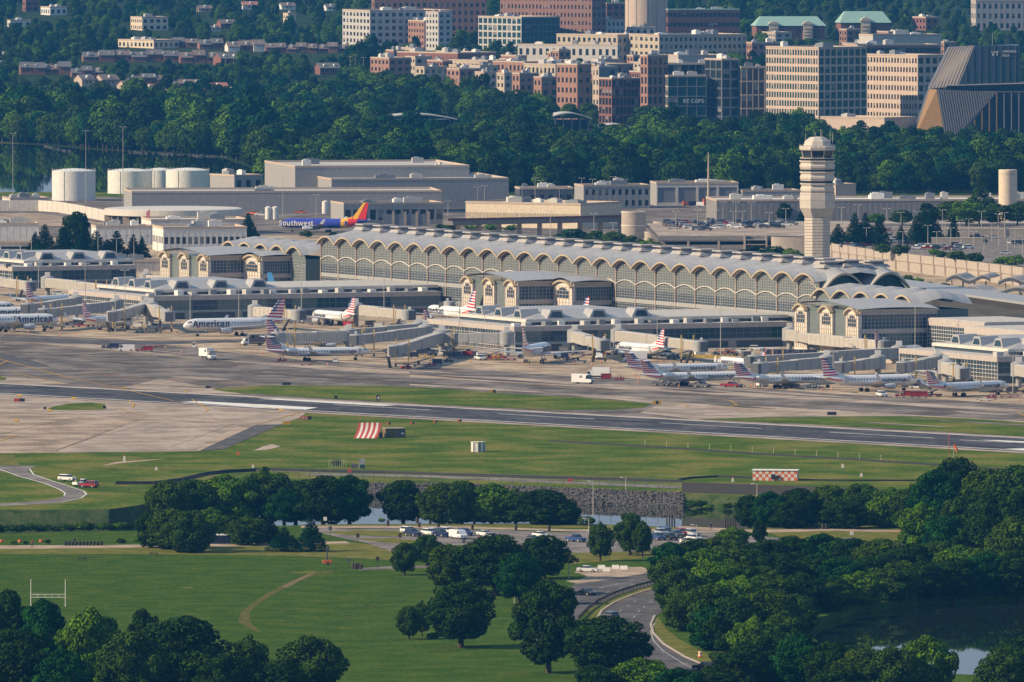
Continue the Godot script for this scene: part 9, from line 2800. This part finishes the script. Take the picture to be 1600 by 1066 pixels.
func build_people() -> void:
	var stride := 0.16
	var bones := [[Vector3(0, 0.95, 0), Vector3(0, 1.35, 0), 0.13, 0.16], [Vector3(-0.09, 1.4, 0), Vector3(0.09, 1.4, 0), 0.12, 0.12], [Vector3(0, 1.45, 0), Vector3(0, 1.55, 0.01), 0.06, 0.055], [Vector3(0, 1.62, 0.01), Vector3(0, 1.7, 0.02), 0.09, 0.1], [Vector3(0, 1.63, 0.1), Vector3(0, 1.61, 0.12), 0.02, 0.02]]
	for s in [-1.0, 1.0]:
		bones.append([Vector3(s * 0.09, 0.9, 0), Vector3(s * 0.1, 0.5, s * stride * 0.6), 0.1, 0.07])
		bones.append([Vector3(s * 0.1, 0.5, s * stride * 0.6), Vector3(s * 0.1, 0.08, s * stride), 0.068, 0.045])
		bones.append([Vector3(s * 0.1, 0.045, s * stride - 0.03), Vector3(s * 0.11, 0.04, s * stride + 0.15), 0.045, 0.035])
		bones.append([Vector3(s * 0.19, 1.4, 0), Vector3(s * 0.25, 1.1, -s * 0.08), 0.06, 0.045])
		bones.append([Vector3(s * 0.25, 1.1, -s * 0.08), Vector3(s * 0.24, 0.86, -s * 0.02 + 0.06), 0.042, 0.032])
		bones.append([Vector3(s * 0.24, 0.86, -s * 0.02 + 0.06), Vector3(s * 0.24, 0.76, -s * 0.02 + 0.08), 0.035, 0.03])
		for i in 4:
			bones.append([Vector3(s * 0.24, 0.78, -s * 0.02 + 0.05 + i * 0.02), Vector3(s * 0.235, 0.69, -s * 0.02 + 0.06 + i * 0.02), 0.01, 0.009])
		bones.append([Vector3(s * 0.22, 0.82, -s * 0.02 + 0.09), Vector3(s * 0.21, 0.75, -s * 0.02 + 0.12), 0.012, 0.01])
	var looks := {"red": Color(0.45, 0.04, 0.05), "dark": Color(0.03, 0.035, 0.05), "yellow": Color(0.5, 0.55, 0.06)}
	var mesh := {}
	for key in looks:
		var shirt: Color = looks[key]
		mesh[key] = body_mesh(bones, func(p: Vector3) -> Color:
			if p.y > 1.69 or (p.y > 1.6 and p.z < -0.02): return Color(0.03, 0.02, 0.015)
			if p.y > 1.5: return Color(0.42, 0.26, 0.19)
			if p.y < 0.09: return Color(0.02, 0.02, 0.02)
			if absf(p.x) > 0.2 and p.y < 0.88: return Color(0.42, 0.26, 0.19)
			if p.y < 0.93: return Color(0.04, 0.05, 0.09)
			return shirt, 0.03)
	for q in [["red", 50, 855, PARK + 0.05, 1.0, "person in a red shirt walking on the footpath by the lawn"], ["dark", 116, 851, PARK + 0.05, 0.4, "person in dark clothes beside the row of barrels"], ["dark", 243, 849, PARK + 0.05, 2.0, "person in dark clothes under the footpath trees"], ["dark", 1111, 828, PARK + 0.06, 0.5, "person in dark clothes standing at the boat ramp"], ["yellow", 118, 760, 0.07, 0.2, "worker in a yellow vest beside the service cars"], ["dark", 114, 757, 0.07, 2.4, "worker in dark clothes beside the service cars"], ["yellow", 827, 570, 0.04, 0.3, "marshaller in a yellow vest behind the rear facing airliner"], ["yellow", 462, 566, 0.04, 1.2, "worker in a yellow vest under the rear engined jet"], ["yellow", 969, 567, 0.04, 1.8, "worker in a yellow vest beside the box truck"], ["red", 1413, 606, 0.04, 0.8, "worker in a red shirt near the smooth jet bridge"]]:
		var o := part("person", mesh[q[0]], null, self, plan_point(q[1], q[2], q[3]))
		o.rotation.y = q[4]
		tag(o, q[5], "person", "people")
# ------------------------------------------------------------------ scene
func _ready() -> void:
	var pitch := atan(773.0 / FOC)
	eye_forward = Vector3(0, -sin(pitch), -cos(pitch))
	eye_up = Vector3(0, cos(pitch), -sin(pitch))
	var cam := Camera3D.new()
	cam.name = "camera"
	cam.fov = rad_to_deg(2.0 * atan(533.0 / FOC))
	cam.near = 1.0; cam.far = 30000.0
	add_child(cam)
	cam.position = Vector3(0, EYE, ZC)
	cam.rotation.x = -pitch
	cam.current = true
	var sky_mat := ProceduralSkyMaterial.new()
	sky_mat.sky_top_color = Color(0.52, 0.62, 0.74)
	sky_mat.sky_horizon_color = Color(0.55, 0.58, 0.605)
	sky_mat.sky_curve = 0.12
	sky_mat.ground_bottom_color = Color(0.16, 0.2, 0.18)
	sky_mat.ground_horizon_color = Color(0.6, 0.68, 0.74)
	var sky := Sky.new()
	sky.sky_material = sky_mat
	var env := Environment.new()
	env.background_mode = Environment.BG_SKY
	env.sky = sky
	env.background_energy_multiplier = 0.7
	env.tonemap_mode = Environment.TONE_MAPPER_LINEAR
	env.tonemap_exposure = 1.78
	env.sdfgi_enabled = true; env.ssao_enabled = true; env.ssil_enabled = true
	env.fog_enabled = true
	env.fog_light_color = Color(0.28, 0.6, 0.9)
	env.fog_density = 0.000025
	var we := WorldEnvironment.new()
	we.name = "world_environment"; we.environment = env
	add_child(we)
	var sun := DirectionalLight3D.new()
	sun.name = "sun"
	sun.light_energy = 1.25
	sun.light_color = Color(1.0, 0.9, 0.75)
	sun.light_angular_distance = 0.5
	sun.shadow_enabled = true
	add_child(sun)
	var to_sun := Vector3(-0.86, 0.5, 0.2).normalized()
	sun.look_at_from_position(to_sun * 100.0, Vector3.ZERO, Vector3.UP)
	rng.seed = 2024
	make_materials()
	make_tree_kinds()
	print("kinds ", Time.get_ticks_msec())
	build_ground()
	build_terminal()
	build_tower()
	build_airport_buildings()
	build_town()
	print("buildings ", Time.get_ticks_msec())
	build_woods()
	build_airport_trees()
	wall_shrubs()
	build_park_trees()
	print("trees ", Time.get_ticks_msec())
	build_aircraft()
	build_jet_bridges()
	build_vehicles()
	build_airfield_things()
	build_park_things()
	print("done ", Time.get_ticks_msec())
